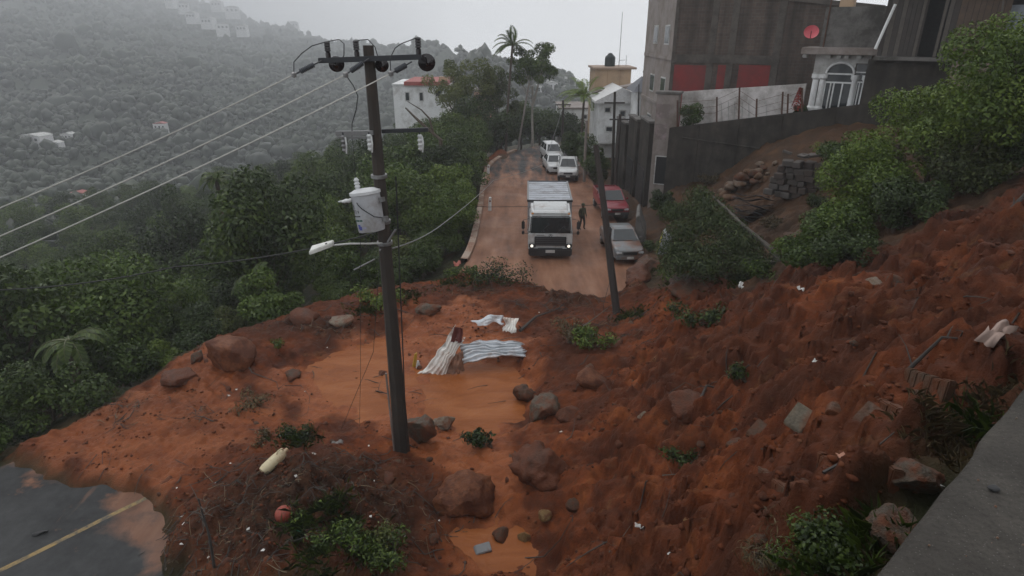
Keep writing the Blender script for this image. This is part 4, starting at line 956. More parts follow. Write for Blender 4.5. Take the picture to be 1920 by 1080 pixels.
# ================================================================== POLES, WIRES
pole_conc = simple('pole_concrete', (.034, .027, .022), .8, var=.3, scale=3, bmp=.3, bscale=30, dirt=(.06, .04, .028), dirt_amt=.4)
pole_wood = simple('pole_tarred', (.028, .02, .017), .8, var=.35, scale=4, bmp=.4, bscale=20)
galv = simple('galvanised', (.22, .22, .22), .45, .6, var=.2, scale=8)
arm_dark = simple('arm_steel', (.035, .037, .042), .5, .4)
porcelain_dark = simple('porcelain_dark', (.022, .018, .02), .25, bmp=0)
porcelain_grey = simple('polymer_grey', (.07, .075, .085), .45, bmp=0)
porcelain_white = simple('porcelain_white', (.55, .56, .56), .3, bmp=0)
cable_black = simple('cable_black', (.015, .015, .016), .6, bmp=0)
cable_alu = simple('cable_aluminium', (.42, .41, .38), .5, .2, bmp=0)
tank_grey = simple('transformer_paint', (.38, .39, .41), .45, var=.08, scale=3, dirt=(.22, .2, .18), dirt_amt=.5)
PB = G(755, 848, True); PBx, PBy = -3.12, 14.3; PBz = ht(PBx, PBy) - .15
TOPH = aty(693, 85, PBy).z
t = empty('utility_pole', (PBx, PBy, PBz), 0, 'tall dark concrete power pole carrying the transformer, standing in the mud', 'pole')
Hp = TOPH - PBz
def lp(px, py, dy=0.0): q = aty(px, py, PBy + dy); return Vector((q.x - PBx, dy, q.z - PBz))
v = MB(); v.tube([(0, 0, -1.0), (0, 0, 0), (0, 0, Hp * .5), (.0, 0, Hp)], [.235, .225, .165, .118], 8); v.build('shaft', pole_conc, t, True)
zc = lp(690, 110).z
def oct_arm(nm, x0, x1, z0, z1, y, d, mat): return MB().hexa([(x0, y - d / 2, z0 - d / 2), (x1, y - d / 2, z1 - d / 2), (x1, y + d / 2, z1 - d / 2), (x0, y + d / 2, z0 - d / 2)], [(x0, y - d / 2, z0 + d / 2), (x1, y - d / 2, z1 + d / 2), (x1, y + d / 2, z1 + d / 2), (x0, y + d / 2, z0 + d / 2)]).build(nm, mat, t, bevel=.008)
a, c = lp(602, 113), lp(792, 106)
ca = oct_arm('crossarm', a.x, c.x, a.z, c.z, -.17, .11, arm_dark)
def armz(x): return a.z + (c.z - a.z) * (x - a.x) / (c.x - a.x)
INS = []
for px, top in ((615, 78), (669, 76), (785, 70)):
    x = lp(px, 100, -.17).x; z0 = armz(x) + .05; zt = lp(px, top, -.17).z; h = zt - z0
    m_ = MB(); prof = [(.055, 0), (.055, h * .32)]
    for k in range(4): q = h * (.36 + .155 * k); prof += [(.035, q), (.068, q + .02), (.062, q + .055), (.03, q + .065)]
    prof += [(.03, h), (.005, h + .01)]
    m_.lathe(prof, 12, (x, -.17, z0)); m_.build('pin_insulator', porcelain_dark, t, True); INS.append(Vector((x, -.17, zt)))
# suspension discs on the far side of the arm
for px, py, r in ((631, 120, .17), (716, 122, .15), (800, 117, .19)):
    q = lp(px, py, .1); M_ = Euler((R(-82), 0, R(12))).to_matrix()
    MB().lathe([(.02, -.14), (.05, -.1), (r * .6, -.07), (r, -.02), (r, .01), (r * .7, .02), (r * .65, -.01), (r * .4, .03), (.04, .05), (.03, .22)], 20, q, M_).build('disc_insulator', porcelain_dark, t, True)
    MB().tube([q + M_ @ Vector((0, 0, .2)), q + M_ @ Vector((0, 0, -.1)), (q.x, -.12, armz(q.x))], .018, 5).build('shackle', arm_dark, t)
# strain insulators towards the valley side lines
ENDS = []
for (x0, y0, x1, y1) in ((603, 114, 551, 140), (692, 110, 648, 140), (772, 116, 733, 138)):
    A, B = lp(x0, y0, -.25), lp(x1, y1, -.62); d = B - A
    MB().tube([A, A + d * .3], .016, 5).build('link', arm_dark, t)
    prof = []; m_ = MB(); n = 9
    pts = [A + d * (.28 + .5 * k / (2 * n)) for k in range(2 * n + 1)]
    m_.tube(pts, [.062 if k % 2 else .04 for k in range(2 * n + 1)], 10); m_.build('strain_insulator', porcelain_grey, t, True)
    MB().tube([A + d * .76, A + d * .95], .018, 5).build('link', arm_dark, t)
    MB().lathe([(.01, -.06), (.055, -.04), (.06, .03), (.01, .06)], 10, B).build('dead_end_clamp', galv, t, True); ENDS.append(B)
# jumper loops
def arc3(A, B, up, n=10): return [A.lerp(B, k / n) + Vector((0, 0, 1)) * up * math.sin(math.pi * k / n) for k in range(n + 1)]
q = [ENDS[0], ENDS[0] + Vector((.02, .05, .25)), lp(566, 100, -.5), lp(585, 86, -.4), INS[0], lp(636, 74, -.1), lp(645, 82, -.1), lp(645, 104, 0), lp(640, 112, .1)]
MB().tube(q, .011, 5).build('jumper_wire', cable_black, t)
MB().tube([ENDS[2], ENDS[2] + Vector((0, .02, .3)), lp(741, 90, -.5), lp(752, 82, -.3), INS[2]], .011, 5).build('jumper_wire', cable_black, t)
MB().tube([lp(664, 76, -.17), lp(690, 74, 0), lp(703, 88, .1), lp(709, 108, .1)], .011, 5).build('jumper_wire', cable_black, t)
MB().tube([ENDS[1], lp(662, 160, -.4), lp(671, 180, -.35), lp(668, 205, -.3), lp(660, 232, -.25), lp(660, 262, -.2)], .011, 5).build('jumper_wire', cable_black, t)
# lower arms with fuse cutouts
A, B = lp(630, 250, -.2), lp(700, 249, -.2); oct_arm('lower_arm', A.x, B.x, A.z, B.z, -.2, .1, galv)
MB().box(((A.x + B.x) / 2, -.2, A.z - .09), (B.x - A.x - .06, .05, .05)).build('arm_brace', galv, t)
A2, B2 = lp(716, 246, .2), lp(803, 243, .2); oct_arm('lower_arm', A2.x, B2.x, A2.z, B2.z, .2, .09, arm_dark)
for px, py, dy, mt in ((645, 270, -.25, galv), (693, 268, -.25, porcelain_white), (788, 268, .2, porcelain_white)):
    q = lp(px, py, dy); m_ = MB(); m_.lathe([(.03, .2), (.06, .16), (.04, .1), (.065, .06), (.04, .0), (.065, -.04), (.04, -.1), (.06, -.14), (.02, -.18)], 12, q); m_.build('cutout_insulator', mt, t, True)
    MB().tube([q + Vector((0, 0, .18)), (q.x, dy, lp(px, 248, dy).z)], .02, 5).build('cutout_hanger', arm_dark, t); MB().tube([q + Vector((.06, -.06, .16)), q + Vector((.08, -.1, 0)), q + Vector((.05, -.06, -.2))], .02, 5).build('fuse_tube', porcelain_white, t)
# bolts and bands on the shaft
for zz in (lp(720, 330).z, lp(725, 415).z, lp(730, 455).z, zc): MB().lathe([(.19, -.04), (.195, -.03), (.195, .03), (.19, .04)], 12, (0, 0, zz)).build('steel_band', galv, t)
MB().tube([lp(742, 330, -.12) * 1, lp(757, 700, -.2), lp(762, 840, -.2)], .018, 5).build('earth_wire', cable_black, t)
MB().tube([lp(735, 700, -.17) + Vector((-.16, 0, 0)), Vector((-.2, -.12, .3)), Vector((-.2, -.12, -.2))], .03, 6).build('conduit', concrete_pale, t)
p0, p1 = lp(703, 486, -.15), lp(664, 506, -.25); MB().tube([p0, p1], .025, 6).build('step_bracket', galv, t)
MB().tube([lp(712, 470, -.1), lp(728, 452, -.1), lp(742, 430, -.05)], .03, 6).build('step_bracket', galv, t)
# --- transformer
q0 = aty(700, 430, PBy - .42); zt_ = aty(686, 352, PBy - .42).z; Ht = 1.0
t = empty('transformer', (aty(697, 424, PBy - .42).x, PBy - .42, aty(697, 432, PBy - .42).z), 0, 'light grey drum transformer with dark stencilled marks hanging on the power pole', 'transformer', rot=(R(-4), R(-9), R(-20)))
Rt = .335; M4 = MB()
M4.lathe([(Rt * .9, .0), (Rt * .93, .03), (Rt * .97, .5), (Rt, .86)], 28); M4.build('tank', tank_grey, t, True)
MB().lathe([(Rt, .86), (Rt * 1.07, .865), (Rt * 1.07, .93), (Rt * 1.0, .935), (Rt * .7, .985), (Rt * .2, 1.0), (.02, 1.0)], 28).build('lid', simple('lid_paint', (.55, .56, .57), .4), t, True)
MB().lathe([(.05, .97), (.05, 1.02), (.07, 1.05), (.045, 1.09), (.07, 1.12), (.04, 1.16), (.065, 1.2), (.02, 1.26)], 12, (-.14, -.05, 0)).build('bushing', porcelain_white, t, True)
M5 = Euler((R(90), 0, R(-70))).to_matrix()
MB().lathe([(.04, 0), (.05, .06), (.035, .1), (.05, .15), (.03, .22), (.015, .34)], 10, (-Rt * .93, -.1, .76), M5).build('bushing', porcelain_white, t, True)
MB().lathe([(.04, 0), (.05, .06), (.035, .1), (.04, .14), (.02, .2)], 10, (-Rt * .75, -.26, .77), Euler((R(90), 0, R(-40))).to_matrix()).build('bushing', porcelain_white, t, True)
for zz in (.25, .7): MB().box((.33, .06, zz), (.2, .12, .1)).build('mount_bracket', galv, t)
MB().tube([(-.02, -.36, .72), (.02, -.38, .66), (.1, -.36, .56), (.3, -.25, .36), (.36, -.05, .3)], .012, 5).build('lead_wire', cable_black, t)
def decal(az0, az1, z0, z1, mat, nm='stencil_mark'):
    n = max(2, int((az1 - az0) / 6)); v = []; f = []
    for k in range(n + 1):
        an = R(az0 + (az1 - az0) * k / n)
        for z in (z0, z1): rr_ = np.interp(z, [0, .03, .5, .86], [Rt * .9, Rt * .93, Rt * .97, Rt]) + .004; v.append((rr_ * math.sin(an), -rr_ * math.cos(an), z))
    for k in range(n): f.append((2 * k, 2 * k + 2, 2 * k + 3, 2 * k + 1))
    return obj(nm, mesh(nm, v, f), mat, t)
ink = simple('stencil_ink', (.05, .05, .055), .7, bmp=0); inkg = simple('stencil_green', (.05, .1, .08), .7, bmp=0); inkb = simple('stencil_blue', (.06, .07, .3), .6, bmp=0)
for (a0, a1, z0, z1, mt) in ((-40, -36, .58, .68, ink), (-34, -30, .56, .66, ink), (-38, -30, .615, .63, ink), (-42, -38, .46, .54, ink), (-36, -33, .46, .54, ink), (-36, -26, .525, .54, ink), (-24, -21, .46, .54, ink), (-12, -8, .47, .53, ink), (-14, -5, .5, .512, ink),
                             (-44, -30, .38, .41, ink), (-28, -18, .38, .41, ink), (-16, -4, .38, .41, ink), (-48, -36, .27, .315, inkg), (-34, -14, .27, .315, inkg), (-12, 2, .27, .315, inkg), (-30, -14, .1, .2, inkb), (-26, -8, .07, .16, inkb), (-6, 14, .1, .14, simple('stencil_faded', (.3, .3, .42), .6, bmp=0))): decal(a0, a1, z0, z1, mt)
# --- street lamp on the pole
A = aty(722, 457, PBy - .15); t = empty('street_lamp', A, 0, 'white cobra head street lamp on a thin arm of the power pole', 'lamp')
def ll(px, py, dy): q = aty(px, py, PBy - .15 + dy); return q - A
MB().tube([(0.02, .05, 0), ll(690, 457, -.1), ll(655, 457, -.2), ll(625, 460, -.3)], .024, 8).build('arm', simple('lamp_grey', (.45, .45, .43), .4), t, True)
H0, H1 = ll(626, 459, -.3), ll(583, 472, -.38); dv = (H1 - H0); w_ = .09; side = Vector((0, 1, .25)) * .17; up = Vector((0, -.03, .11))
MB().hexa([H0 - side * .5, H1 - side, H1 + side, H0 + side * .5], [H0 - side * .4 + up, H1 - side * .8 + up * .8, H1 + side * .8 + up * .8, H0 + side * .4 + up]).build('head', simple('lamp_white', (.62, .62, .58), .4), t, bevel=.02)
MB().lathe([(.035, 0), (.035, .06), (.02, .07)], 10, H0.lerp(H1, .28) + Vector((0, -.05, .04))).build('photocell', porcelain_dark, t, True)
c = H0.lerp(H1, .65); MB().lathe([(.01, -.05), (.06, -.04), (.085, 0)], 12, c + Vector((0, 0, -.002))).build('lens', simple('lamp_lens', (.5, .5, .48), .2), t, True)
# --- wires
def wire(name, label, pts, r, mat, sag=0.0, n=14, group=None):
    P = [Vector(p) for p in pts]; o = P[0]; q = []
    for a, b_ in zip(P[:-1], P[1:]):
        for k in range(n): f = k / n; q.append(a.lerp(b_, f) - o - Vector((0, 0, sag * 4 * f * (1 - f))))
    q.append(P[-1] - o); w = MB().tube(q, r, 5).build(name, mat, None, True); w.location = o; return tag(w, label, 'wire', group)
base = Vector((PBx, PBy, PBz))
for k, (py, zz) in enumerate(((390, 11.6), (443, 11.2), (483, 10.8))):
    E = base + ENDS[k]; q = at(0, py, zz); far_ = E + (q - E) * 2.6
    wire('power_line', ['uppermost pale power line strung from the pole over the valley', 'middle pale power line strung from the pole over the valley', 'lowest pale power line strung from the pole over the valley'][k], [E, q, far_], .013, cable_alu, .06)
A = base + lp(718, 432, .1)
wire('telephone_cable', 'black cable sagging from the pole across the dark thicket', [A, at(330, 500, 15), at(-60, 545, 15.5)], .016, cable_black, .15)
wire('service_cable', 'grey cable running from the pole towards the road bend', [base + lp(735, 466, .1), at(830, 420, 22), at(925, 338, 44), at(1020, 308, 58), aty(1056, 200, 62)], .018, galv, .1)
wire('hanging_wire', 'thin loose wire hanging from the lower arm to the mud', [base + lp(661, 262, -.2), base + lp(676, 440, -.4), base + lp(676, 700, -.5), G(674, 800)], .006, cable_black)
wire('hanging_wire', 'thin slack wire slanting from the pole down to the mud', [base + lp(712, 480, -.2), base + lp(700, 660, -.4), G(640, 805)], .007, cable_black)
E1, E2 = at(915, 388, 42), at(1090, 386, 41.5); wire('street_cable', 'thin cable strung across the street behind the truck cab', [at(760, 378, 40), E1, E2, at(1162, 380, 41)], .018, cable_black)
# --- leaning pole, broken at the foot
p = G(1157, 592, True); tp = aty(1117, 272, p.y + 2.2); t = empty('leaning_pole', (p.x, p.y, p.z), 0, 'leaning dark wooden pole half buried at the toe of the slide', 'pole')
d = tp - p; MB().tube([-d * .08, d * .3, d * .65 + Vector((.03, 0, 0)), d], [.17, .155, .135, .11], 9).build('shaft', pole_wood, t, True)
MB().tube([d * .96 + Vector((-.2, 0, 0)), d * .96 + Vector((.2, .05, .03))], .03, 6).build('cross_bolt', galv, t)
wire('slack_wire', 'slack wire drooping from the leaning pole top to the far street', [p + d * .97, aty(1100, 262, 40), aty(1056, 215, 60)], .012, cable_black, .2)
wire('slack_wire', 'thin wire hanging beside the foot of leaning pole', [p + d * .25, p + Vector((-.6, 0, .5)), p + Vector((-.55, .0, -.1))], .01, cable_black)
# --- slim poles down the street
def pole(name, label, px_t, py_t, px_b, py_b, y, r, mat, arm=None):
    a, c = aty(px_t, py_t, y), aty(px_b, py_b, y); g = min(c.z, ht(c.x, c.y)) if abs(c.z - ht(c.x, c.y)) < 2.5 else c.z
    t = empty(name, (c.x, y, g), 0, label, 'pole'); d = a - Vector((c.x, y, g)); MB().tube([-d * .04, d * .5, d], [r * 1.15, r, r * .8], 8).build('shaft', mat, t, True)
    if arm:
        for f in arm: MB().box(d * f, (1.5, .09, .1)).build('crossarm', wood_dark, t); [MB().lathe([(.05, 0), (.06, .06), (.03, .1)], 8, d * f + Vector((s, 0, .05))).build('insulator', porcelain_white, t) for s in (-.6, 0, .6)]
    return t
pole('street_pole', 'thin pale pole leaning over the road at the bend', 992, 155, 971, 272, 70, .10, concrete_pale)
pole('street_pole', 'dark upright pole behind the parked white cars', 1056, 188, 1054, 296, 62, .12, pole_wood, (.93,))
pole('street_pole', 'pale slim post beside the white pickup', 1100, 226, 1095, 342, 52, .12, concrete_pale, None)
pole('street_pole', 'tall grey pole standing against the street wall', 1153, 172, 1148, 352, 47, .11, concrete_dark, (.9,))
pole('street_pole', 'dark wooden pole standing in front of the street wall', 1163, 214, 1153, 352, 46, .13, pole_wood, (.94,))
t = pole('yard_post', 'slim mast with a pale arm beside the kiosk', 1198, 158, 1197, 215, 50, .05, steel_dark)
# roadside marker posts
for px, y0, y1, lab in ((918, 366, 392, 'white marker post on the kerb beside the truck'), (915, 306, 320, 'white marker post on the kerb at the bend')):
    c = on(px, y1, -.1); a = aty(px + 1, y0, c.y); t = empty('marker_post', (c.x, c.y, c.z - .15), 0, lab, 'post'); d = a - c
    MB().tube([(0, 0, -.1), d * .6, d], [.13, .11, .09], 8).build('post', white_paint, t, True); MB().box(d * .75 + Vector((0, -.1, 0)), (.12, .02, .1)).build('reflector', red_paint, t)

# ================================================================== VEHICLES
tyre = MATS['tyre_rubber']; rim = simple('wheel_rim', (.25, .25, .26), .4, .6)
black_trim = simple('black_trim', (.018, .018, .02), .5); chrome = simple('chrome_trim', (.45, .45, .46), .25, .9, bmp=0)
m, N, L, b = nodes_of('car_glass'); b.inputs['Base Color'].default_value = (.015, .02, .024, 1); b.inputs['Roughness'].default_value = .04; b.inputs['Specular IOR Level'].default_value = .8
L.new(ramp(N, L, noise(N, L, 3.0), [(.3, (.01, .014, .016)), (.7, (.022, .028, .03))]), b.inputs['Base Color']); car_glass = m
m, N, L, b = nodes_of('headlight_on'); b.inputs['Base Color'].default_value = (.8, .8, .75, 1); b.inputs['Emission Color'].default_value = (1, .93, .8, 1); b.inputs['Emission Strength'].default_value = 1.0
L.new(ramp(N, L, noise(N, L, 20.0), [(.3, (.7, .7, .66)), (.7, (.85, .85, .8))]), b.inputs['Base Color']); head_on = m
head_off = simple('headlight_glass', (.5, .52, .54), .15, bmp=0); tail = simple('tail_lamp', (.35, .02, .02), .2, bmp=0)
def paint(name, c, rough=.3, d=(.2, .1, .065), amt=.25):
    m = simple(name, c, rough, 0, var=.04, scale=1.5, bmp=0, dirt=d, dirt_amt=amt); m.node_tree.nodes['Principled BSDF'].inputs['Coat Weight'].default_value = .4; return m
def wheel(par, x, y, r, w):
    t = MB(); prof = [(r * .62, -w / 2), (r * .95, -w / 2), (r, -w * .36), (r, w * .36), (r * .95, w / 2), (r * .62, w / 2)]
    o = t.lathe(prof, 20, (x, y, r), Euler((0, R(90), 0)).to_matrix()).build('wheel', tyre, par, True)
    sg = 1 if x > 0 else -1
    MB().lathe([(r * .62, 0), (r * .58, .03 * sg), (r * .2, .045 * sg), (r * .08, .06 * sg)], 14, (x + sg * w * .46, y, r), Euler((0, R(90), 0)).to_matrix()).build('rim', rim, o, True)
def loft(stations, name, mat, par, bevel=.0):
    'stations: (y, half width bottom, half width mid, half width top, z0, zmid, z1), rounded sections'
    mb = MB(); n = None; V_ = []
    for (y, wb, wm, wt, z0, zm, z1) in stations:
        sec = [(-wb, z0), (-wm, z0 + (zm - z0) * .45), (-wm, zm), (-wt, z1 - .02), (-wt * .9, z1), (wt * .9, z1), (wt, z1 - .02), (wm, zm), (wm, z0 + (zm - z0) * .45), (wb, z0)]
        V_.append([(x, y, z) for x, z in sec])
    n = len(V_[0]); v = [p for s in V_ for p in s]; f = []
    for i in range(len(V_) - 1):
        for k in range(n): f.append((i * n + k, i * n + (k + 1) % n, (i + 1) * n + (k + 1) % n, (i + 1) * n + k))
    f.append(tuple(range(n))); f.append(tuple(range((len(V_) - 1) * n, len(V_) * n)))
    return mb.add(v, f).build(name, mat, par, True, bevel)
def car(label, loc, rz, col, kind='sedan', name='parked_car', cat='car'):
    # local: front towards -y
    t = empty(name, loc, rz, label, cat); Wd = .86 if kind != 'pickup' else .9; L_ = 4.3 if kind == 'sedan' else (4.9 if kind == 'pickup' else 4.4); hl = L_ / 2
    up = 0.0 if kind == 'sedan' else .2; bz = .28 + up; belt = .92 + up
    hood = .86 + up
    loft([(-hl, .62, .66, .6, bz + .08, bz + .3, hood - .14), (-hl + .12, .74, .8, .74, bz, bz + .34, hood - .06), (-hl + .7, .8, Wd, .78, bz - .03, belt - .2, hood), (-hl + 1.25, .8, Wd, .8, bz - .03, belt - .18, belt + .02), (.6, .8, Wd, .82, bz - .03, belt - .15, belt + .03), (hl - .8, .8, Wd, .8, bz - .03, belt - .15, belt + .03), (hl - .15, .76, .82, .76, bz, belt - .15, belt), (hl, .66, .74, .68, bz + .1, bz + .4, belt - .1)], 'body', col, t, .02)
    top = (1.43 if kind == 'sedan' else 1.62) + up * .6; f0, f1, r1, r0 = -hl + 1.15, -hl + 1.85, (hl - 1.35), (hl - .62)
    if kind == 'pickup': r1, r0 = .35, .55
    if kind == 'suv': r1, r0 = hl - .5, hl - .2
    cab = MB().hexa([(-.78, f0, belt), (.78, f0, belt), (.78, r0, belt), (-.78, r0, belt)], [(-.6, f1, top), (.6, f1, top), (.6, r1, top), (-.6, r1, top)]); cb = cab.build('cabin', col, t, True, .05)
    def pane(nm, q, off):
        c = sum((Vector(p) for p in q), Vector()) / 4; nrm = (Vector(q[1]) - Vector(q[0])).cross(Vector(q[3]) - Vector(q[0])).normalized()
        if nrm.dot(c - Vector((0, (f1 + r1) / 2, top - .3))) < 0: nrm = -nrm
        v = [c + (Vector(p) - c) * off + nrm * .012 for p in q] + [c + (Vector(p) - c) * off - nrm * .02 for p in q]
        MB().hexa(v[4:], v[:4]).build(nm, car_glass, t)
    pane('windshield', [(-.78, f0, belt), (.78, f0, belt), (.6, f1, top), (-.6, f1, top)], .86)
    pane('rear_window', [(-.78, r0, belt), (.78, r0, belt), (.6, r1, top), (-.6, r1, top)], .82)
    for s in (-1, 1):
        ym = (f0 + r0) / 2; yt = (f1 + r1) / 2
        pane('side_window', [(s * .78, f0 + .12, belt), (s * .78, ym, belt), (s * .6, yt, top), (s * .6, f1, top)], .84)
        if kind != 'pickup': pane('side_window', [(s * .78, ym, belt), (s * .78, r0 - .1, belt), (s * .6, r1, top), (s * .6, yt, top)], .82)
        MB().box((s * .92, f0 + .3, belt + .1), (.16, .1, .13)).build('mirror', col, t, bevel=.03)
        MB().box((s * .58, -hl + .04, bz + .36), (.3, .14, .13)).build('headlight', head_off, t, bevel=.03)
        MB().box((s * .6, hl - .04, belt - .22), (.24, .1, .18)).build('tail_light', tail, t, bevel=.03)
        wheel(t, s * .76, -hl + .85, .31 + up * .15, .2); wheel(t, s * .76, hl - .85, .31 + up * .15, .2)
    MB().box((0, -hl + .01, bz + .32), (.76, .08, .16)).build('grille', black_trim, t, bevel=.01)
    MB().box((0, -hl + .0, bz + .08), (1.5, .16, .2)).build('bumper', black_trim if kind != 'sedan' else col, t, bevel=.04)
    MB().box((0, hl - .02, bz + .12), (1.5, .16, .22)).build('bumper', black_trim if kind != 'sedan' else col, t, bevel=.04)
    MB().box((0, -hl - .085, bz + .1), (.36, .02, .13)).build('number_plate', white_dim, t)
    if kind == 'pickup':
        MB().box((0, 1.5, belt + .04), (1.46, 1.7, .03)).build('bed_floor', black_trim, t)
        for s in (-1, 1): MB().box((s * .8, 1.48, belt + .13), (.08, 1.75, .24)).build('bed_side', col, t, bevel=.02)
        MB().box((0, 2.38, belt + .1), (1.6, .07, .28)).build('tailgate', col, t, bevel=.02)
    return t
def rz_at(y): return 0.0
wp_ = paint('car_white', (.5, .51, .51), .3, (.2, .11, .075), .35); sp_ = paint('car_silver', (.13, .14, .145), .35, (.15, .07, .042), .6); rp_ = paint('car_red', (.19, .012, .022), .35, (.12, .05, .035), .3)
def onroad(px, py): q = on(px, py, -.3); q = on(px, py, float(road_h(q.x, q.y))); return q
q = onroad(1163, 497); car('silver sedan stuck at the toe of the slide behind the leaning pole', (q.x + .35, q.y + 2.2, float(road_h(q.x, q.y)) + .02), R(4), sp_)
q = onroad(1150, 416); car('red pickup parked under the street wall', (q.x + .1, q.y + 2.4, float(road_h(q.x, q.y))), R(3), rp_, 'pickup', 'pickup_truck', 'pickup')
q = onroad(1041, 327); car('white sedan parked behind the truck with red dirt under it', (q.x, q.y + 2.2, float(road_h(q.x, q.y + 2))), R(5), wp_)
q = onroad(1036, 306); car('white car parked directly behind another white sedan', (q.x, q.y + 1.5, float(road_h(q.x, q.y + 2))), R(8), wp_, 'suv')
q = onroad(1066, 342); car('white pickup parked at the verge beside the shrubs', (q.x + .1, q.y + 2.4, float(road_h(q.x, q.y + 2))), R(-4), wp_, 'pickup', 'pickup_truck', 'pickup')

# --- the truck
q = onroad(1031, 486); t = empty('box_truck', (q.x, q.y, float(road_h(q.x, q.y))), R(-1.5), 'white box truck with lit headlights facing the slide on the muddy road', 'truck')
tw = paint('truck_white', (.5, .51, .51), .32, (.2, .11, .07), .42); tb_ = simple('truck_box_side', (.3, .31, .33), .5, .2, dirt=(.2, .13, .1), dirt_amt=.4)
# cab: front face towards -y, origin at front bumper on the road
cw_ = 1.2
secs = [(0.0, 1.12, .55, 1.35), (0.0, 1.16, 1.35, 1.45)]
MB().hexa([(-cw_, .06, .5), (cw_, .06, .5), (cw_, 1.9, .5), (-cw_, 1.9, .5)], [(-cw_, .02, 1.45), (cw_, .02, 1.45), (cw_, 1.9, 1.45), (-cw_, 1.9, 1.45)]).build('cab_lower', tw, t, True, .06)
MB().hexa([(-cw_ + .01, .02, 1.44), (cw_ - .01, .02, 1.44), (cw_ - .01, 1.9, 1.44), (-cw_ + .01, 1.9, 1.44)], [(-cw_ + .1, .24, 2.42), (cw_ - .1, .24, 2.42), (cw_ - .06, 1.9, 2.46), (-cw_ + .06, 1.9, 2.46)]).build('cab_upper', tw, t, True, .1, 4)
MB().hexa([(-1.1, .22, 2.42), (1.1, .22, 2.42), (1.14, 1.9, 2.44), (-1.14, 1.9, 2.44)], [(-.98, .5, 2.68), (.98, .5, 2.68), (1.04, 1.8, 2.82), (-1.04, 1.8, 2.82)]).build('cab_roof', tw, t, True, .12, 4)
ws = MB().hexa([(-1.12, .0, 1.47), (1.12, .0, 1.47), (1.12, .12, 1.47), (-1.12, .12, 1.47)], [(-1.05, .195, 2.36), (1.05, .195, 2.36), (1.05, .32, 2.36), (-1.05, .32, 2.36)]).build('windshield', car_glass, t, True, .05, 3)
for s in (-.55, .35): MB().tube([(s, -.0, 1.5), (s + .25, .06, 1.75), (s + .42, .09, 1.9)], .012, 4).build('wiper', black_trim, t)
for s in (-1, 1):
    MB().hexa([(s * 1.2, .35, 1.5), (s * 1.215, .35, 1.5), (s * 1.215, 1.2, 1.5), (s * 1.2, 1.2, 1.5)], [(s * 1.12, .5, 2.2), (s * 1.135, .5, 2.2), (s * 1.135, 1.2, 2.2), (s * 1.12, 1.2, 2.2)]).build('side_window', car_glass, t)
    d = MB().box((s * 1.205, .85, 1.1), (.02, 1.1, .75)).build('door', tw, t, bevel=.01); MB().box((s * 1.225, 1.2, 1.3), (.03, .16, .04)).build('handle', black_trim, d)
    mi = MB().box((s * 1.48, .02, 1.92), (.17, .1, .46)).build('mirror', black_trim, t, bevel=.04); MB().box((s * 1.48, .02, 1.5), (.15, .1, .2)).build('wide_mirror', black_trim, mi, bevel=.03); MB().tube([(s * 1.15, .12, 2.25), (s * 1.48, .04, 2.2), (s * 1.48, .04, 1.45), (s * 1.18, .1, 1.42)], .018, 5).build('mirror_arm', black_trim, mi)
    MB().hexa([(s * .86, -.01, 1.0), (s * 1.17, -.01, .9), (s * 1.17, .1, .9), (s * .86, .1, 1.0)], [(s * .9, -.01, 1.42), (s * 1.18, -.01, 1.42), (s * 1.18, .1, 1.42), (s * .9, .1, 1.42)]).build('corner_panel', tw, t, bevel=.02)
    h = MB().box((s * .98, -.03, .78), (.38, .12, .2)).build('headlight', black_trim, t, bevel=.03); MB().lathe([(.02, -.03), (.075, -.02), (.08, .02)], 14, (s * 1.0, -.085, .78), Euler((R(90), 0, 0)).to_matrix()).build('bulb', head_on, h, True)
    MB().box((s * .98, .24, 2.5), (.12, .1, .06)).build('marker_lamp', simple('amber', (.5, .2, .03), .3) if s < 0 else MATS['amber'], t)
    wheel(t, s * 1.0, 1.15, .45, .28); wheel(t, s * .98, 5.0, .45, .3); wheel(t, s * .68, 5.0, .45, .26)
    MB().box((s * 1.12, 1.15, .98), (.2, 1.15, .1)).build('mudguard', black_trim, t, bevel=.03)
gr = MB().box((0, -.005, 1.03), (1.72, .08, .5)).build('grille', black_trim, t, bevel=.02)
for k in range(4): MB().box((0, -.055, .85 + .11 * k), (1.6, .03, .03)).build('grille_slat', simple('grille_grey', (.06, .06, .065), .5) if k == 0 else MATS['grille_grey'], gr)
MB().prism([(-.9, .62), (-.62, .56), (.62, .56), (.9, .62), (.9, .68), (.62, .62), (-.62, .62), (-.9, .68)], -.06, .02).build('grille_trim', tw, t)
MB().box((0, -.165, .5), (.5, .02, .16)).build('number_plate', white_dim, t); MB().box((0, .0, .42), (2.36, .3, .42)).build('bumper', black_trim, t, bevel=.06)
em = MB(); em.tube([(.085 * math.cos(2 * math.pi * k / 16), -.05, 1.36 + .085 * math.sin(2 * math.pi * k / 16)) for k in range(17)], .012, 5, False)
for k in range(3): an = R(90 + 120 * k); em.tube([(0, -.05, 1.36), (.08 * math.cos(an), -.05, 1.36 + .08 * math.sin(an))], [.018, .005], 5)
em.build('emblem', black_trim, t); MB().box((-.55, -.0, 1.36), (.42, .03, .03)).build('badge', galv, t)
MB().box((0, 3.9, .72), (.9, 5.4, .2)).build('chassis', black_trim, t)
bx0, bx1, bz0, bz1 = 2.05, 6.9, .85, 2.72
MB().box((0, (bx0 + bx1) / 2, (bz0 + bz1) / 2), (2.5, bx1 - bx0, bz1 - bz0)).build('cargo_box', tb_, t, bevel=.03)
MB().box((0, bx0 - .02, bz1 + .02), (2.56, .1, .1)).build('box_rail', black_trim, t); MB().box((0, bx1 - .05, bz1 + .02), (2.56, .1, .1)).build('box_rail', black_trim, t)
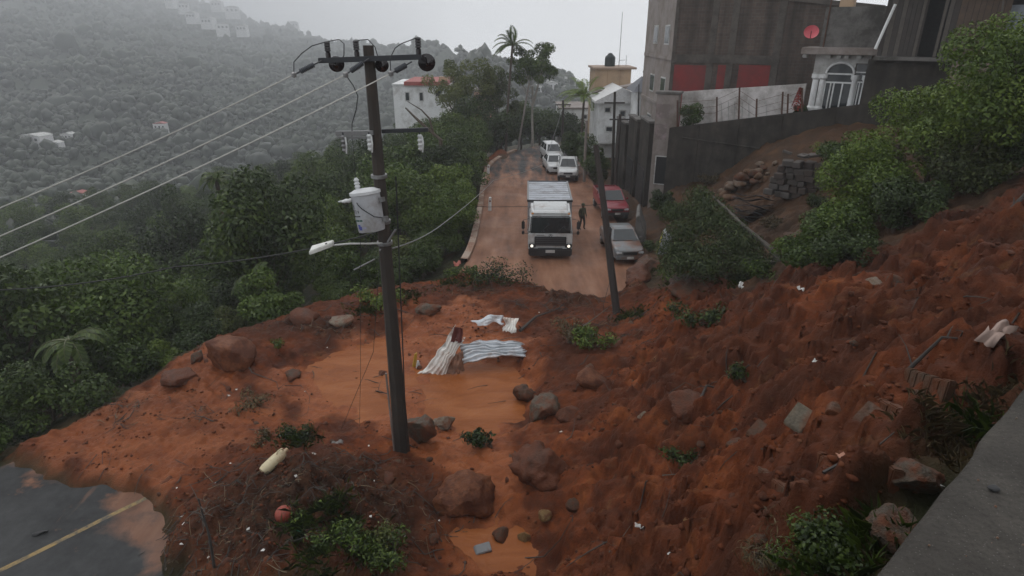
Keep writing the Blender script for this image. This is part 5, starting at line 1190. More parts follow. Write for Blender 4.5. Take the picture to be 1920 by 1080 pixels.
for s in (-1, 1): MB().box((s * 1.24, (bx0 + bx1) / 2, bz1 + .02), (.09, bx1 - bx0 - .2, .09)).build('box_rail', galv, t)
roofm = simple('truck_roof_sheet', (.36, .38, .42), .4, .3, var=.15, scale=2, dirt=(.16, .15, .15), dirt_amt=.5)
n = 9
for k in range(n):
    y = bx0 + .12 + (bx1 - bx0 - .24) * (k + .5) / n; MB().box((0, y, bz1 + .015), (2.38, (bx1 - bx0 - .24) / n - .05, .03)).build('roof_panel', roofm, t)
for k in range(3): MB().box((-.6 + .55 * k, bx0 - .05, bz1 - .1), (.22, .05, .1)).build('vent', white_dim, t)

# --- odd grey cabinet pushed off the road
p = G(1241, 478); t = empty('meter_cabinet', (p.x, p.y, p.z - .1), R(-15), 'tilted grey metal cabinet with yellow side beside the fallen tree', 'cabinet', rot=(R(-8), R(10), R(-15)))
MB().box((0, 0, .55), (.5, .35, 1.15)).build('case', simple('cabinet_grey', (.28, .29, .32), .5), t, bevel=.02); MB().box((-.27, 0, .6), (.05, .36, 1.1)).build('side_panel', simple('cabinet_yellow', (.4, .36, .08), .5), t); MB().box((0, -.185, .6), (.4, .03, .9)).build('door', MATS['cabinet_grey'], t, bevel=.01)
MB().lathe([(.06, 1.1), (.09, 1.2), (.07, 1.32), (.02, 1.36)], 10, (-.18, 0, 0)).build('cap', white_paint, t, True)

# --- person beside the truck
q = onroad(1091, 431); H_ = 1.68
me = bpy.data.meshes.new('body'); V_ = []; E_ = []; S_ = []
def jv(p, r, par=None):
    V_.append(p); S_.append(r); i = len(V_) - 1
    if par is not None: E_.append((par, i))
    return i
pel = jv((0, 0, .88), .15); wai = jv((0, .01, 1.04), .135, pel); che = jv((0, .0, 1.24), .165, wai); nek = jv((0, -.01, 1.42), .06, che); hd0 = jv((0, -.02, 1.5), .085, nek); hd1 = jv((0, -.025, 1.57), .1, hd0); hd2 = jv((0, -.015, 1.64), .075, hd1)
jv((0, -.135, 1.55), .022, hd1)                                      # nose
for s in (-1, 1):
    jv((s * .105, 0, 1.55), .02, hd1)                                # ears
    sh = jv((s * .19, .01, 1.36), .075, che); el = jv((s * .27, .03, 1.1), .05, sh); wr = jv((s * .24, -.1 if s > 0 else -.02, .88), .034, el); pa = jv((s * .235, -.12 if s > 0 else -.03, .8), .036, wr)
    for k, (dx, ln) in enumerate(((-.025, .07), (-.008, .085), (.009, .08), (.025, .065))):
        f1_ = jv((s * .235 + dx * .6, (-.13 if s > 0 else -.04) + dx * .5, .8 - ln * .55), .010, pa); jv((s * .225 + dx * .6, (-.15 if s > 0 else -.06) + dx * .5, .8 - ln), .008, f1_)
    th = jv((s * .205, (-.15 if s > 0 else -.06), .8), .011, pa); jv((s * .2, (-.17 if s > 0 else -.08), .76), .009, th)
    hp_ = jv((s * .1, 0, .84), .1, pel); kn = jv((s * .125, (-.08 if s > 0 else .02), .47), .068, hp_); an_ = jv((s * .13, (-.03 if s > 0 else .08), .1), .048, kn); jv((s * .14, (-.16 if s > 0 else -.05), .045), .042, an_)
me.from_pydata(V_, E_, []); me.update(); t = empty('person', (q.x, q.y, float(road_h(q.x, q.y)) + .01), R(35), 'person in dark olive clothes and cap standing beside the truck', 'person')
o = obj('body', me, None, t); sk = o.modifiers.new('skin', 'SKIN'); o.modifiers.new('sub', 'SUBSURF').levels = 1; o.modifiers['sub'].render_levels = 1; sk.use_smooth_shade = True
for i, r_ in enumerate(S_): me.skin_vertices[0].data[i].radius = (r_, r_)
me.skin_vertices[0].data[0].use_root = True
bpy.context.view_layer.update(); dg = bpy.context.evaluated_depsgraph_get(); nm_ = bpy.data.meshes.new_from_object(o.evaluated_get(dg)); o.modifiers.clear(); o.data = nm_; nm_.name = 'body'
nm_.materials.clear(); nm_.materials.append(simple('olive_cloth', (.06, .062, .035), .9)); nm_.materials.append(simple('skin_tone', (.2, .11, .075), .6)); nm_.materials.append(simple('trouser_cloth', (.04, .04, .036), .9)); nm_.materials.append(simple('boot_leather', (.015, .013, .012), .6))
for pl in nm_.polygons:
    c = pl.center; pl.material_index = 1 if (c.z > 1.44 or (abs(c.x) > .17 and c.z < .88 and c.z > .6)) else (3 if c.z < .12 else (2 if c.z < .92 else 0)); pl.use_smooth = True
cp = MB().lathe([(.118, 1.6), (.12, 1.64), (.1, 1.7), (.05, 1.73), (.01, 1.735)], 14, (0, -.015, 0)); cp.build('cap', MATS['olive_cloth'], t, True); MB().box((0, -.15, 1.615), (.16, .12, .015)).build('cap_peak', MATS['olive_cloth'], t, bevel=.005)
for s in (-1, 1): MB().lathe([(.003, -.012), (.011, 0), (.003, .012)], 8, (s * .035, -.118, 1.575)).build('eye', porcelain_dark, t)
MB().box((0, -.118, 1.505), (.05, .012, .012)).build('mouth', simple('lip', (.14, .06, .05), .6), t)

# ================================================================== SLIDE DEBRIS
def rock_mesh(name, seed, sub=3, rough=.28, flat=.0, cuts=5):
    v, f = ico(sub); rng = np.random.default_rng(seed); v = v.copy()
    for k in range(cuts * 2):                                        # planar breaks
        d = unit(rng.normal(size=3)); o = rng.uniform(.5, .8); s = v @ d; v = np.where((s > o)[:, None], v - d * (s - o)[:, None] * .95, v)
    th = np.arctan2(v[:, 1], v[:, 0]); a = fbm(v[:, 0] * 1.6 + v[:, 2] * .7 + seed, v[:, 1] * 1.6 - v[:, 2] * 1.1, 4, seed) - .5; b_ = fbm(v[:, 0] * 6 + seed, v[:, 1] * 6 + v[:, 2] * 5, 3, seed + 9) - .5
    c_ = fbm(v[:, 0] * 14 + seed, v[:, 1] * 14 + v[:, 2] * 11, 2, seed + 19) - .5
    v = v * (1 + a * rough * 2 + b_ * rough * .7 + c_ * rough * .22)[:, None]
    return fast_mesh(name, v, f, sub > 2)
def rock_mat(name, c, mudc=(.14, .045, .018), amt=.5, rough=.6):
    m, N, L, b = nodes_of(name); n1 = noise(N, L, 1.6, 7, .65); n2 = noise(N, L, 9, 5)
    col = ramp(N, L, n2, [(.3, tuple(x * .6 for x in c)), (.7, tuple(x * 1.25 for x in c))])
    dm = ramp(N, L, n1, [(.62 - amt * .4, (0, 0, 0)), (.78 - amt * .4, (1, 1, 1))]); L.new(mixc(N, L, dm, col, mudc), b.inputs['Base Color'])
    L.new(ramp(N, L, n1, [(.3, (rough * .7,) * 3), (.7, (rough * 1.2,) * 3)]), b.inputs['Roughness']); b.inputs['Specular IOR Level'].default_value = .25; bump(N, L, b, math_(N, L, 'ADD', n1, n2), .7, .06); return m
r_mud = rock_mat('rock_muddy', (.075, .026, .012), (.10, .03, .012), .6); r_or = rock_mat('rock_orange', (.15, .05, .019), (.08, .024, .01), .5); r_gr = rock_mat('rock_grey', (.085, .066, .048), (.11, .036, .015), .5); r_pale = rock_mat('rock_pale', (.17, .135, .1), (.13, .045, .02), .45); r_yel = rock_mat('rock_yellow', (.2, .125, .05), (.13, .045, .018), .4); r_brn = rock_mat('rock_brown', (.065, .036, .022), (.1, .032, .013), .5)
def boulder(px, py, wpx, hpx, mat, label, seed, dep=1.0, sink=.38, rz=None, cuts=5, name='boulder', rough=.28, sub=4, ground=True):
    p = G(px, py + hpx * .35, True); z = (p - CAM).dot(Vector((0, CP, -SP))); w = wpx * z / F_PX / 2; h = hpx * z / F_PX / 2 * 1.05
    o = obj(name, rock_mesh(name, seed, sub, rough, cuts=cuts), mat); o.scale = (w, w * dep, h); g = ht(p.x, p.y + w * dep * .4)
    o.location = (p.x, p.y + w * dep * .4, g + h * (1 - sink * 2) * .9); o.rotation_euler = (random.uniform(-.12, .12), random.uniform(-.12, .12), rz if rz is not None else random.uniform(-.4, .4)); return tag(o, label, 'boulder' if name == 'boulder' else name.split('_')[-1])
boulder(424, 668, 98, 78, r_or, 'large orange boulder with a dark flat face at the thicket edge', 1, 1.0, .34, .5, 8, rough=.2)
boulder(372, 676, 28, 34, r_gr, 'small rounded stone leaning on the large orange boulder', 2)
boulder(335, 718, 70, 30, r_mud, 'low mud coated boulder below the thicket edge', 3)
boulder(1016, 770, 72, 62, r_gr, 'greyish brown squared boulder beside the muddy pool', 4, 1.0, .2)
boulder(983, 726, 46, 36, r_brn, 'brown rounded boulder between the pool and the bent roofing', 5, 1, .2)
boulder(1065, 778, 46, 36, r_mud, 'mud covered boulder at the foot of the slope, touching the squared one', 6)
boulder(1287, 790, 80, 58, r_mud, 'smooth red brown boulder on the slide under the dark branch', 7, 1, .38, None, 3, rough=.2)
boulder(1012, 872, 112, 98, r_mud, 'big mud coated boulder at the toe with a dark hollow side', 8, 1.2, .5, rough=.4)
boulder(868, 926, 118, 82, r_or, 'broad orange mud boulder standing in the stream', 9, .9, .5, None, 3, rough=.35)
boulder(790, 820, 66, 62, r_gr, 'mossy grey green boulder beside the foot of the power pole', 10, .9, .2)
boulder(828, 795, 52, 32, r_pale, 'pale flat topped rock next to the mossy boulder', 11, .8, .2)
boulder(806, 580, 56, 32, r_gr, 'dark grey rock near the grassy edge', 12)
boulder(1732, 898, 110, 66, r_gr, 'broad weathered rock under the concrete parapet', 13, 1.0, .3)
boulder(1706, 962, 118, 96, r_gr, 'rough grey rock below the scrap of white paper', 14, 1.0, .35, rough=.2)
boulder(985, 990, 30, 28, r_yel, 'small yellowish stone in the stream', 15, name='stone', sub=3)
boulder(1020, 962, 34, 20, r_yel, 'pale yellow brown stone at the toe of slope', 16, name='stone', sub=3)
boulder(940, 995, 36, 24, r_brn, 'brown wet stone beside the grey block', 17, name='stone', sub=3)
boulder(1672, 552, 34, 28, r_brn, 'dark angular rock high on the slide beside a pale scar', 18, sub=3)
boulder(1640, 560, 60, 26, r_pale, 'pale scarred rock face high on the slide', 19, sub=3)
boulder(1886, 522, 34, 20, r_pale, 'pale flat stone near the top of the slide', 20, name='stone', sub=3)
boulder(1205, 800, 26, 18, r_pale, 'small grey stone on the lower slope', 21, name='stone', sub=3)
boulder(1078, 945, 34, 26, r_brn, 'dark wet stone lodged at the toe', 22, name='stone', sub=3)
boulder(1385, 830, 46, 26, r_brn, 'muddy stone beside the tilted slab', 23, name='stone', sub=3)
boulder(640, 605, 50, 26, r_pale, 'pale broken rock in the upper left mud bank', 24, sub=3)
boulder(575, 600, 60, 34, r_mud, 'red mud lump against the thicket edge', 25, sub=3)
boulder(548, 705, 44, 20, r_brn, 'dark flat stone lying on the silt', 26, name='stone', sub=3)
boulder(716, 700, 26, 14, r_mud, 'small muddy stone behind the power pole', 27, name='stone', sub=3)
boulder(1300, 330 + 640, 40, 20, r_yel, 'yellowish stones patch on the lower slope', 28, name='stone', sub=3)
boulder(1150, 640, 44, 30, r_mud, 'rounded mud lump below the leaning pole', 29, sub=3)
boulder(1110, 715, 60, 44, r_or, 'orange clod of soil beside the leafy branch', 30, sub=3)
# broken concrete pieces
def chunk(px, py, dims, rot, mat, label, name='concrete_slab', cat='slab', lift=.0):
    p = G(px, py, True); g = ht(p.x, p.y); o = MB(); d = dims
    pts = [(-d[0] / 2, -d[2] / 2), (d[0] * .42, -d[2] / 2), (d[0] / 2, -d[2] * .1), (d[0] * .46, d[2] / 2), (-d[0] * .38, d[2] / 2), (-d[0] / 2, d[2] * .2)]
    o.prism(pts, -d[1] / 2, d[1] / 2); b_ = o.build(name, mat, None, False, min(d) * .08); b_.location = (p.x, p.y, g + lift); b_.rotation_euler = rot; return tag(b_, label, cat)
conc_mud = rock_mat('concrete_muddy', (.085, .06, .042), (.1, .034, .014), .65)
chunk(1425, 812, (.4, .34, .13), (R(20), R(-35), R(30)), conc_mud, 'tilted broken slab beside the upright slab', lift=.1)
chunk(1492, 820, (.42, .3, .13), (R(15), R(-50), R(25)), rock_mat('slab_pale', (.13, .11, .08), (.12, .04, .016), .4), 'pale slab standing on edge on the slide', lift=.16)
chunk(1612, 842, (.35, .22, .1), (R(15), R(-30), R(30)), conc_mud, 'small broken slab among litter near parapet', lift=.06)
chunk(905, 1026, (.42, .26, .2), (R(8), R(-6), R(15)), simple('block_grey', (.16, .165, .17), .7, dirt=(.14, .055, .03)), 'grey concrete block lying in the stream', 'concrete_block', 'block', .06)
chunk(1560, 825, (.3, .2, .12), (R(10), R(20), R(-30)), conc_mud, 'muddy brick piece above the broken footing', 'brick_piece', 'brick')
def beam(p0, p1, w, h, label):
    A, B = G(*p0, True), G(*p1, True); d = B - A; side = d.cross(Vector((0, 0, 1))).normalized() * w / 2; up = Vector((0, 0, h)); dn = Vector((0, 0, -.5)); o = MB(); n = 6
    for k in range(n):
        a, c = A + d * (k / n), A + d * ((k + .985) / n); a -= A; c -= A; a.z += .3; c.z += .3; j = Vector((0, 0, random.uniform(-.025, .025))); o.hexa([a - side + dn, c - side + dn, c + side + dn, a + side + dn], [a - side + up + j, c - side + up + j, c + side * .9 + up + j, a + side * .9 + up + j])
    b_ = o.build('broken_footing', conc_mud, None, False, .015); b_.location = A; return tag(b_, label, 'footing')
beam((1418, 915), (1508, 1010), .12, .1, 'muddy concrete footing edge running down the slope')
beam((1492, 868), (1560, 925), .1, .08, 'short broken footing between two larger ones')
beam((1606, 770), (1695, 838), .12, .11, 'long broken footing below the dark crack')
beam((1690, 738), (1770, 772), .1, .09, 'upper broken footing near the pale rag')
beam((1590, 860), (1668, 945), .11, .09, 'broken footing leading to the parapet rocks')
# --- roofing sheets
zinc = simple('zinc_sheet', (.6, .63, .66), .4, .2, var=.18, scale=3, bmp=0, dirt=(.24, .12, .07), dirt_amt=.35); zinc_w = simple('painted_sheet', (.66, .64, .6), .5, .1, var=.1, scale=3, bmp=0, dirt=(.3, .14, .08), dirt_amt=.45); zinc_red = simple('rusted_sheet', (.1, .02, .016), .6, .1, dirt=(.15, .05, .03))
def crump(q, s): return Vector([(float(vnoise(np.array([q.x * 3.1 + s]), np.array([q.y * 3.1 + q.z * 2.3]), 700 + k)[0]) - .5) for k in range(3)])
def corr(name, c00, c10, c11, c01, waves, amp, mat, label, bend=None, nu=None, nv=14, jag=0.0, seed=0, lift=-.04):
    'corrugated sheet over four corner points; ribs run along v'
    nu = nu or waves * 8; o0 = Vector(c00); v = []; rng = random.Random(seed); edge = [rng.uniform(-1, 1) * jag for _ in range(nu + 1)]
    nrm = (Vector(c10) - Vector(c00)).cross(Vector(c01) - Vector(c00)).normalized()
    if nrm.z < 0: nrm = -nrm
    for j in range(nv + 1):
        for i in range(nu + 1):
            a, b_ = i / nu, j / nv; bb_ = b_ * (1 + edge[i] * (b_ > .5)) 
            q = Vector(c00).lerp(Vector(c10), a).lerp(Vector(c01).lerp(Vector(c11), a), bb_) + nrm * amp * math.sin(2 * math.pi * waves * a)
            if bend: q = q + Vector(bend(a, b_))
            q = q + crump(q, seed) * .2 + Vector((0, 0, lift))
            v.append(q - o0)
    n1_ = nu + 1; f = [(j * n1_ + i, j * n1_ + i + 1, (j + 1) * n1_ + i + 1, (j + 1) * n1_ + i) for j in range(nv) for i in range(nu)]
    o = obj(name, mesh(name, v, f, True), mat); o.location = o0; s = o.modifiers.new('thick', 'SOLIDIFY'); s.thickness = .006; return tag(o, label, 'roofing')
def gl(px, py, dz): p = G(px, py, True); p.z = ht(p.x, p.y) + dz; return p
def off(px, py, y): return aty(px, py, y)
y0 = gl(930, 682, 0).y
corr('roofing_sheet', off(868, 684, y0 - .2), off(866, 640, y0 + .45), off(972, 641, y0 + .75), off(990, 668, y0 + .1), 6, .06, zinc, 'corrugated zinc roofing sheet lying flat in the mud', lambda a, b_: (0, 0, .18 * math.sin(math.pi * b_) * (1 - a * .3) + .05 * math.sin(5 * b_ + 3 * a)), jag=.06, seed=1)
y1 = gl(812, 702, 0).y
corr('roofing_sheet', off(780, 700, y1), off(830, 700, y1 - .1), off(868, 640, y1 + .5), off(852, 616, y1 + .75), 5, .025, zinc_w, 'cream painted roofing sheet propped up to a point', lambda a, b_: (.1 * math.sin(math.pi * b_) * (1 - a), -.12 * math.sin(math.pi * a), 0), jag=.08, seed=2)
corr('roofing_sheet', off(852, 611, y1 + .5), off(866, 616, y1 + .55), off(868, 642, y1 + .4), off(846, 640, y1 + .4), 2, .02, zinc_red, 'dark red torn sheet corner behind the propped sheet', None, jag=.1, seed=3)
corr('roofing_sheet', off(850, 660, y1 + .3), off(868, 656, y1 + .35), off(870, 690, y1 + .05), off(836, 698, y1 - .05), 3, .02, simple('muddy_sheet', (.2, .09, .05), .6, var=.4, scale=5, dirt=(.09, .04, .022), dirt_amt=.6), 'mud smeared sheet folded under the propped sheet', lambda a, b_: (0, -.1 * math.sin(math.pi * a), 0), jag=.1, seed=4)
y2 = gl(930, 632, 0).y
corr('roofing_sheet', off(886, 606, y2 + .55), off(893, 614, y2 + .2), off(948, 611, y2 + .3), off(942, 597, y2 + .7), 3, .03, zinc, 'bent zinc sheet arching over the silt', lambda a, b_: (0, 0, .1 * math.sin(math.pi * b_)), jag=.05, seed=5, lift=.1)
corr('roofing_sheet', off(942, 597, y2 + .7), off(970, 603, y2 + .6), off(968, 632, y2 + .05), off(946, 636, y2 + .0), 5, .018, zinc_w, 'bent end of the zinc sheet hanging down into mud', lambda a, b_: (0, -.12 * math.sin(math.pi * b_), .06 * math.sin(math.pi * b_)), nv=12, seed=6, lift=.1)
p = gl(778, 690, .0); t = empty('plastic_crate', (p.x, p.y, p.z), .4, 'crushed yellow plastic strip beside the cream sheet', 'plastic')
MB().hexa([(-.1, -.05, -.05), (.05, -.05, -.05), (.05, .05, -.05), (-.1, .05, -.05)], [(.02, -.04, .5), (.12, -.04, .55), (.12, .03, .55), (.02, .03, .5)]).build('strip', simple('plastic_yellow', (.4, .25, .03), .5), t, bevel=.01); MB().hexa([(.0, -.2, -.05), (.2, -.2, -.05), (.2, -.12, -.05), (.0, -.12, -.05)], [(.06, -.2, .3), (.12, -.2, .3), (.12, -.16, .3), (.06, -.16, .3)]).build('shard', white_paint, t)
# --- single pieces of litter
def scrap(px, py, s, mat, label, cat, seed, flat=.35, lift=.02, name=None):
    p = G(px, py, True); g = ht(p.x, p.y); rng = random.Random(seed); n = 7; v = []; f = []
    for j in range(n):
        for i in range(n):
            x, y = (i / (n - 1) - .5), (j / (n - 1) - .5); k = 1 - .35 * rng.random() * (abs(x) > .3 or abs(y) > .3)
            v.append((x * s[0] * k, y * s[1] * k, s[2] * (.5 + .5 * math.sin(i * 1.7 + seed)) * (.4 + rng.random() * .6)))
    for j in range(n - 1):
        for i in range(n - 1): f.append((j * n + i, j * n + i + 1, (j + 1) * n + i + 1, (j + 1) * n + i))
    o = obj(name or cat.replace(' ', '_'), mesh('scrap', v, f, True), mat); o.location = (p.x, p.y, g + lift); o.rotation_euler = (R(12), R(-10), rng.uniform(0, 3)); sm = o.modifiers.new('t', 'SOLIDIFY'); sm.thickness = .006; return tag(o, label, cat)
plastic_w = simple('litter_white', (.62, .62, .6), .5, var=.12, scale=9, bmp=0, dirt=(.3, .15, .09), dirt_amt=.4); cream = simple('litter_cream', (.55, .47, .3), .5, var=.12, scale=7, dirt=(.3, .16, .09), dirt_amt=.45)
scrap(1718, 918, (.3, .22, .1), plastic_w, 'crumpled white paper on the rock under the parapet', 'paper', 1, name='paper_scrap')
scrap(1195, 1014, (.12, .2, .1), plastic_w, 'white plastic scrap at the bottom of the slope', 'plastic', 2, name='plastic_scrap')
scrap(1524, 712, (.24, .14, .1), plastic_w, 'white bag on the slide above the slabs', 'bag', 3, name='plastic_bag')
scrap(1494, 583, (.22, .2, .12), plastic_w, 'small round white scrap below the fallen branches', 'plastic', 4, name='plastic_scrap')
scrap(1838, 716, (.5, .22, .18), simple('rag_pink', (.36, .26, .22), .8, var=.2), 'pale pink rag half buried near the parapet', 'rag', 5, name='cloth_rag')
scrap(1388, 545, (.4, .25, .2), plastic_w, 'torn white bag with dark litter at the slide edge', 'bag', 6, name='plastic_bag')
scrap(1525, 490, (.5, .25, .2), cream, 'pale broken wood piece at the fallen tree foot', 'wood', 7, name='wood_scrap')
scrap(1575, 907, (.22, .14, .06), simple('scrap_salmon', (.36, .17, .11), .6), 'salmon coloured shard beside the footing', 'shard', 8, name='plastic_shard')
scrap(1425, 706, (.2, .12, .08), cream, 'pale chip at the end of the dark branch', 'chip', 9, name='wood_chip')
p = G(521, 890, True); t = empty('plastic_jug', (p.x, p.y, ht(p.x, p.y) + .12), R(50), 'cream plastic jug lying on the debris heap', 'jug', rot=(R(8), R(-18), R(52)))
MB().lathe([(.03, -.42), (.12, -.4), (.145, -.3), (.15, .0), (.14, .18), (.09, .28), (.05, .32), (.05, .4), (.02, .41)], 16, (0, 0, 0), Euler((0, R(90), 0)).to_matrix()).build('body', cream, t, True); MB().tube([(.1, 0, .13), (.16, 0, .2), (.28, 0, .17), (.3, 0, .08)], .02, 6).build('handle', cream, t, True)
p = G(537, 988, True); t = empty('red_ball', (p.x, p.y, ht(p.x, p.y) + .13), 0, 'faded red ball on the plants of the debris heap', 'ball'); o = obj('shell', rock_mesh('ball', 99, 3, .03, cuts=0), simple('ball_red', (.3, .05, .03), .55, dirt=(.14, .05, .03), dirt_amt=.5), t); o.scale = (.2, .2, .19); MB().lathe([(.03, .17), (.035, .19), (.01, .2)], 10).build('valve', MATS['ball_red'], t)
scrap(566, 1010, (.16, .12, .06), simple('scrap_green', (.03, .16, .09), .5), 'green plastic shard beside the red ball', 'plastic', 12, name='plastic_shard')
scrap(635, 845, (.36, .14, .1), simple('scrap_grey', (.2, .18, .17), .6), 'flat grey shard on top of the debris heap', 'shard', 13, name='stone_shard')
scrap(593, 1045, (.2, .14, .1), plastic_w, 'crumpled white litter in front of the red ball', 'litter', 14, name='paper_scrap')
p = on(76, 1001, 0.0); o = obj('rubber_scrap', rock_mesh('rubber_scrap', 55, 3, .2), cable_black); o.location = (p.x, p.y, .03); o.scale = (.19, .07, .06); o.rotation_euler = (0, 0, .5); tag(o, 'black rubber scrap lying on the clean asphalt', 'rubber')
# --- countable small white litter and stones: many look-alikes
wl_me = []
for k in range(4):
    v = [(x * random.uniform(.6, 1.2), y * random.uniform(.6, 1.2), z) for x, y, z in ((-.5, -.4, 0), (.5, -.5, .1), (.6, .4, 0), (-.4, .5, .2), (0, 0, .35))]; wl_me.append(MB().add(v, [(0, 1, 4), (1, 2, 4), (2, 3, 4), (3, 0, 4), (3, 2, 1, 0)]).mesh('litter_scrap'))
for m_ in wl_me: m_.materials.append(plastic_w)
LP = [(570, 740), (445, 735), (430, 748), (350, 1000), (412, 790), (408, 915), (335, 930), (690, 842), (560, 915), (640, 1040), (700, 1000), (820, 970), (1160, 820), (1050, 812), (1440, 672), (1455, 710), (1576, 610), (1635, 637), (1400, 645), (1265, 545), (1306, 560), (1350, 960), (1250, 1055), (1450, 870), (1700, 778), (1680, 722), (1860, 388), (1890, 490), (1770, 468), (1765, 468), (1010, 590), (1032, 588), (870, 640), (350, 985), (480, 760), (500, 700), (455, 690), (655, 612), (612, 648), (345, 1040), (395, 1052), (500, 1060), (665, 1062), (720, 1040), (755, 1010), (470, 1000), (430, 870), (590, 870), (700, 905), (640, 955)]
for k, (px, py) in enumerate(LP):
    p = G(px + random.uniform(-3, 3), py + random.uniform(-3, 3), True); o = bpy.data.objects.new('litter_scrap', wl_me[k % 4]); COL.objects.link(o); o.location = (p.x, p.y, ht(p.x, p.y)); s = random.uniform(.05, .11); o.scale = (s, s, s); o.rotation_euler = (random.uniform(-.3, .3), random.uniform(-.3, .3), random.uniform(0, 6)); tag(o, 'tiny white scrap of litter stuck in the mud', 'litter', 'white scraps over the slide')
st_me = [rock_mesh('stone', 300 + k, 2, .3) for k in range(8)]
for k, m_ in enumerate(st_me): m_.materials.append((r_mud, r_brn, r_mud, r_brn, r_or, r_mud, r_mud, r_gr)[k])
k = 0; rs = random.Random(9)
while k < 150:
    px, py = rs.uniform(20, 1880), rs.uniform(380, 1075); p = G(px, py, True)
    if p.y > 34: continue
    s_ = float(slide_mask(np.array([p.x]), np.array([p.y]))[0])
    if s_ < .15: continue
    if any(float(pool_sd(po, np.array([p.x]), np.array([p.y]))[0]) > -.1 for po, _ in POOLS) and rs.random() < .85: continue
    o = bpy.data.objects.new('small_stone', st_me[rs.randrange(8)]); COL.objects.link(o); s = rs.uniform(.035, .1) * (1 + p.y * .02) * (1.6 if rs.random() < .1 else 1); o.scale = (s * rs.uniform(.8, 1.4), s, s * rs.uniform(.5, .9)); o.location = (p.x, p.y, ht(p.x, p.y) - s * .1); o.rotation_euler = (rs.uniform(-.3, .3), rs.uniform(-.3, .3), rs.uniform(0, 6)); tag(o, 'muddy stone scattered over the landslide', 'stone', 'loose stones of the slide'); k += 1
# clods and gravel too many to count
def scatter(n, seed, test, smin, smax, name, mat, sub=1, zs=.65):
    rng = np.random.default_rng(seed); v0, f0 = ico(sub); pts = []
    x = rng.uniform(-15, 14, n * 4); y = rng.uniform(3, 31, n * 4); ok = test(x, y, rng); x, y = x[ok][:n], y[ok][:n]; z = height(x, y); n = len(x); s = smin + (smax - smin) * rng.random(n) ** 3
    a = rng.uniform(0, 6.28, n); V_ = v0[None] * rng.uniform(.65, 1.3, (n, len(v0), 1)) * np.stack([s * rng.uniform(.8, 1.5, n), s, s * zs], -1)[:, None]
    ca, sa = np.cos(a)[:, None], np.sin(a)[:, None]; V_ = np.stack([V_[..., 0] * ca - V_[..., 1] * sa, V_[..., 0] * sa + V_[..., 1] * ca, V_[..., 2]], -1) + np.stack([x, y, z + s * .1], -1)[:, None]
    me = fast_mesh(name, V_.reshape(-1, 3), (f0[None] + (np.arange(n) * len(v0))[:, None, None]).reshape(-1, 3)); vattr(me, 'tint', np.repeat(rng.random(n), len(v0))); return obj(name, me, mat)
def t_slide(x, y, rng):
    s = slide_mask(x, y); hb = h_base(x, y); w = np.where(hb > .9, 1.0, .34) * (.06 + 1.2 * (fbm(x * .7, y * .7, 3, 401) > .54)) + debris_mask(x, y) * .9
    for po, _ in POOLS: w = w * np.where(pool_sd(po, x, y) > -.15, .02, 1)
    return (s > .1) & (rng.random(len(x)) < w)
m, N, L, b = nodes_of('clods'); ta = N.new('ShaderNodeAttribute'); ta.attribute_name = 'tint'
L.new(mixc(N, L, .5, ramp(N, L, ta.outputs['Fac'], [(.1, (.03, .009, .004)), (.5, (.085, .023, .008)), (.85, (.14, .038, .013)), (.97, (.16, .075, .038))]), ramp(N, L, noise(N, L, 30, 4), [(.3, (.035, .01, .004)), (.7, (.13, .036, .012))])), b.inputs['Base Color']); b.inputs['Roughness'].default_value = .8; b.inputs['Specular IOR Level'].default_value = .2; clod_m = m
tag(scatter(15000, 1, t_slide, .008, .062, 'mud_clods', clod_m), 'crumbled red brown clods covering the landslide', 'clods', kind='stuff')
tag(scatter(2600, 2, lambda x, y, r: (debris_mask(x, y) > .25) & (r.random(len(x)) < .6), .01, .035, 'rubbish_chips', simple('chips_mixed', (.05, .035, .028), .7, var=.9, scale=30)), 'fine grey and brown rubbish chips on the debris heap', 'rubbish', kind='stuff')
tag(scatter(500, 3, lambda x, y, r: (slide_mask(x, y) < .5) & (slide_mask(x, y) > -1.2) & (seg_dist(ROAD, x, y) < HW) & (y < 15) & (r.random(len(x)) < .7), .01, .05, 'spattered_mud', clod_m), 'spattered mud crumbs on the clean asphalt', 'mud', kind='stuff')
# sticks and roots
def sticks(n, seed, test, name, mat, label, lmin, lmax, r):
    rng = np.random.default_rng(seed); x = rng.uniform(-15, 14, n * 60); y = rng.uniform(3, 31, n * 60); ok = test(x, y, rng); x, y = x[ok][:n], y[ok][:n]; mb = MB()
    n = len(x); l = rng.uniform(lmin, lmax, n); an = rng.uniform(0, 6.28, n); dx, dy = np.cos(an) * l / 3, np.sin(an) * l / 3; bx_, by_ = rng.uniform(-.15, .15, n) * l, rng.uniform(-.15, .15, n) * l; up = rng.uniform(0, .25, n) * l
    QX = np.stack([x + dx * (k - 1.5) + bx_ * (k in (1, 2)) for k in range(4)], 1); QY = np.stack([y + dy * (k - 1.5) + by_ * (k in (1, 2)) for k in range(4)], 1); QZ = height(QX.ravel(), QY.ravel()).reshape(QX.shape) + .02 + up[:, None] * np.arange(4) / 3
    for i in range(n):
        rr_ = r * rng.uniform(.5, 1.4); mb.tube([(QX[i, k], QY[i, k], QZ[i, k]) for k in range(4)], [rr_, rr_ * .9, rr_ * .7, rr_ * .4], 4, False)
    return tag(mb.build(name, mat), label, 'sticks', kind='stuff')
sticks(380, 5, lambda x, y, r: (debris_mask(x, y) > .15) & (r.random(len(x)) < .8), 'heap_twigs', wood_dark, 'dark twigs and straw tangled in the debris heap', .2, .9, .012)
sticks(200, 15, lambda x, y, r: (debris_mask(x, y) > .15) & (r.random(len(x)) < .8), 'heap_straw', simple('straw', (.17, .13, .08), .8, var=.3), 'pale straw tangled in the debris heap', .15, .5, .008)
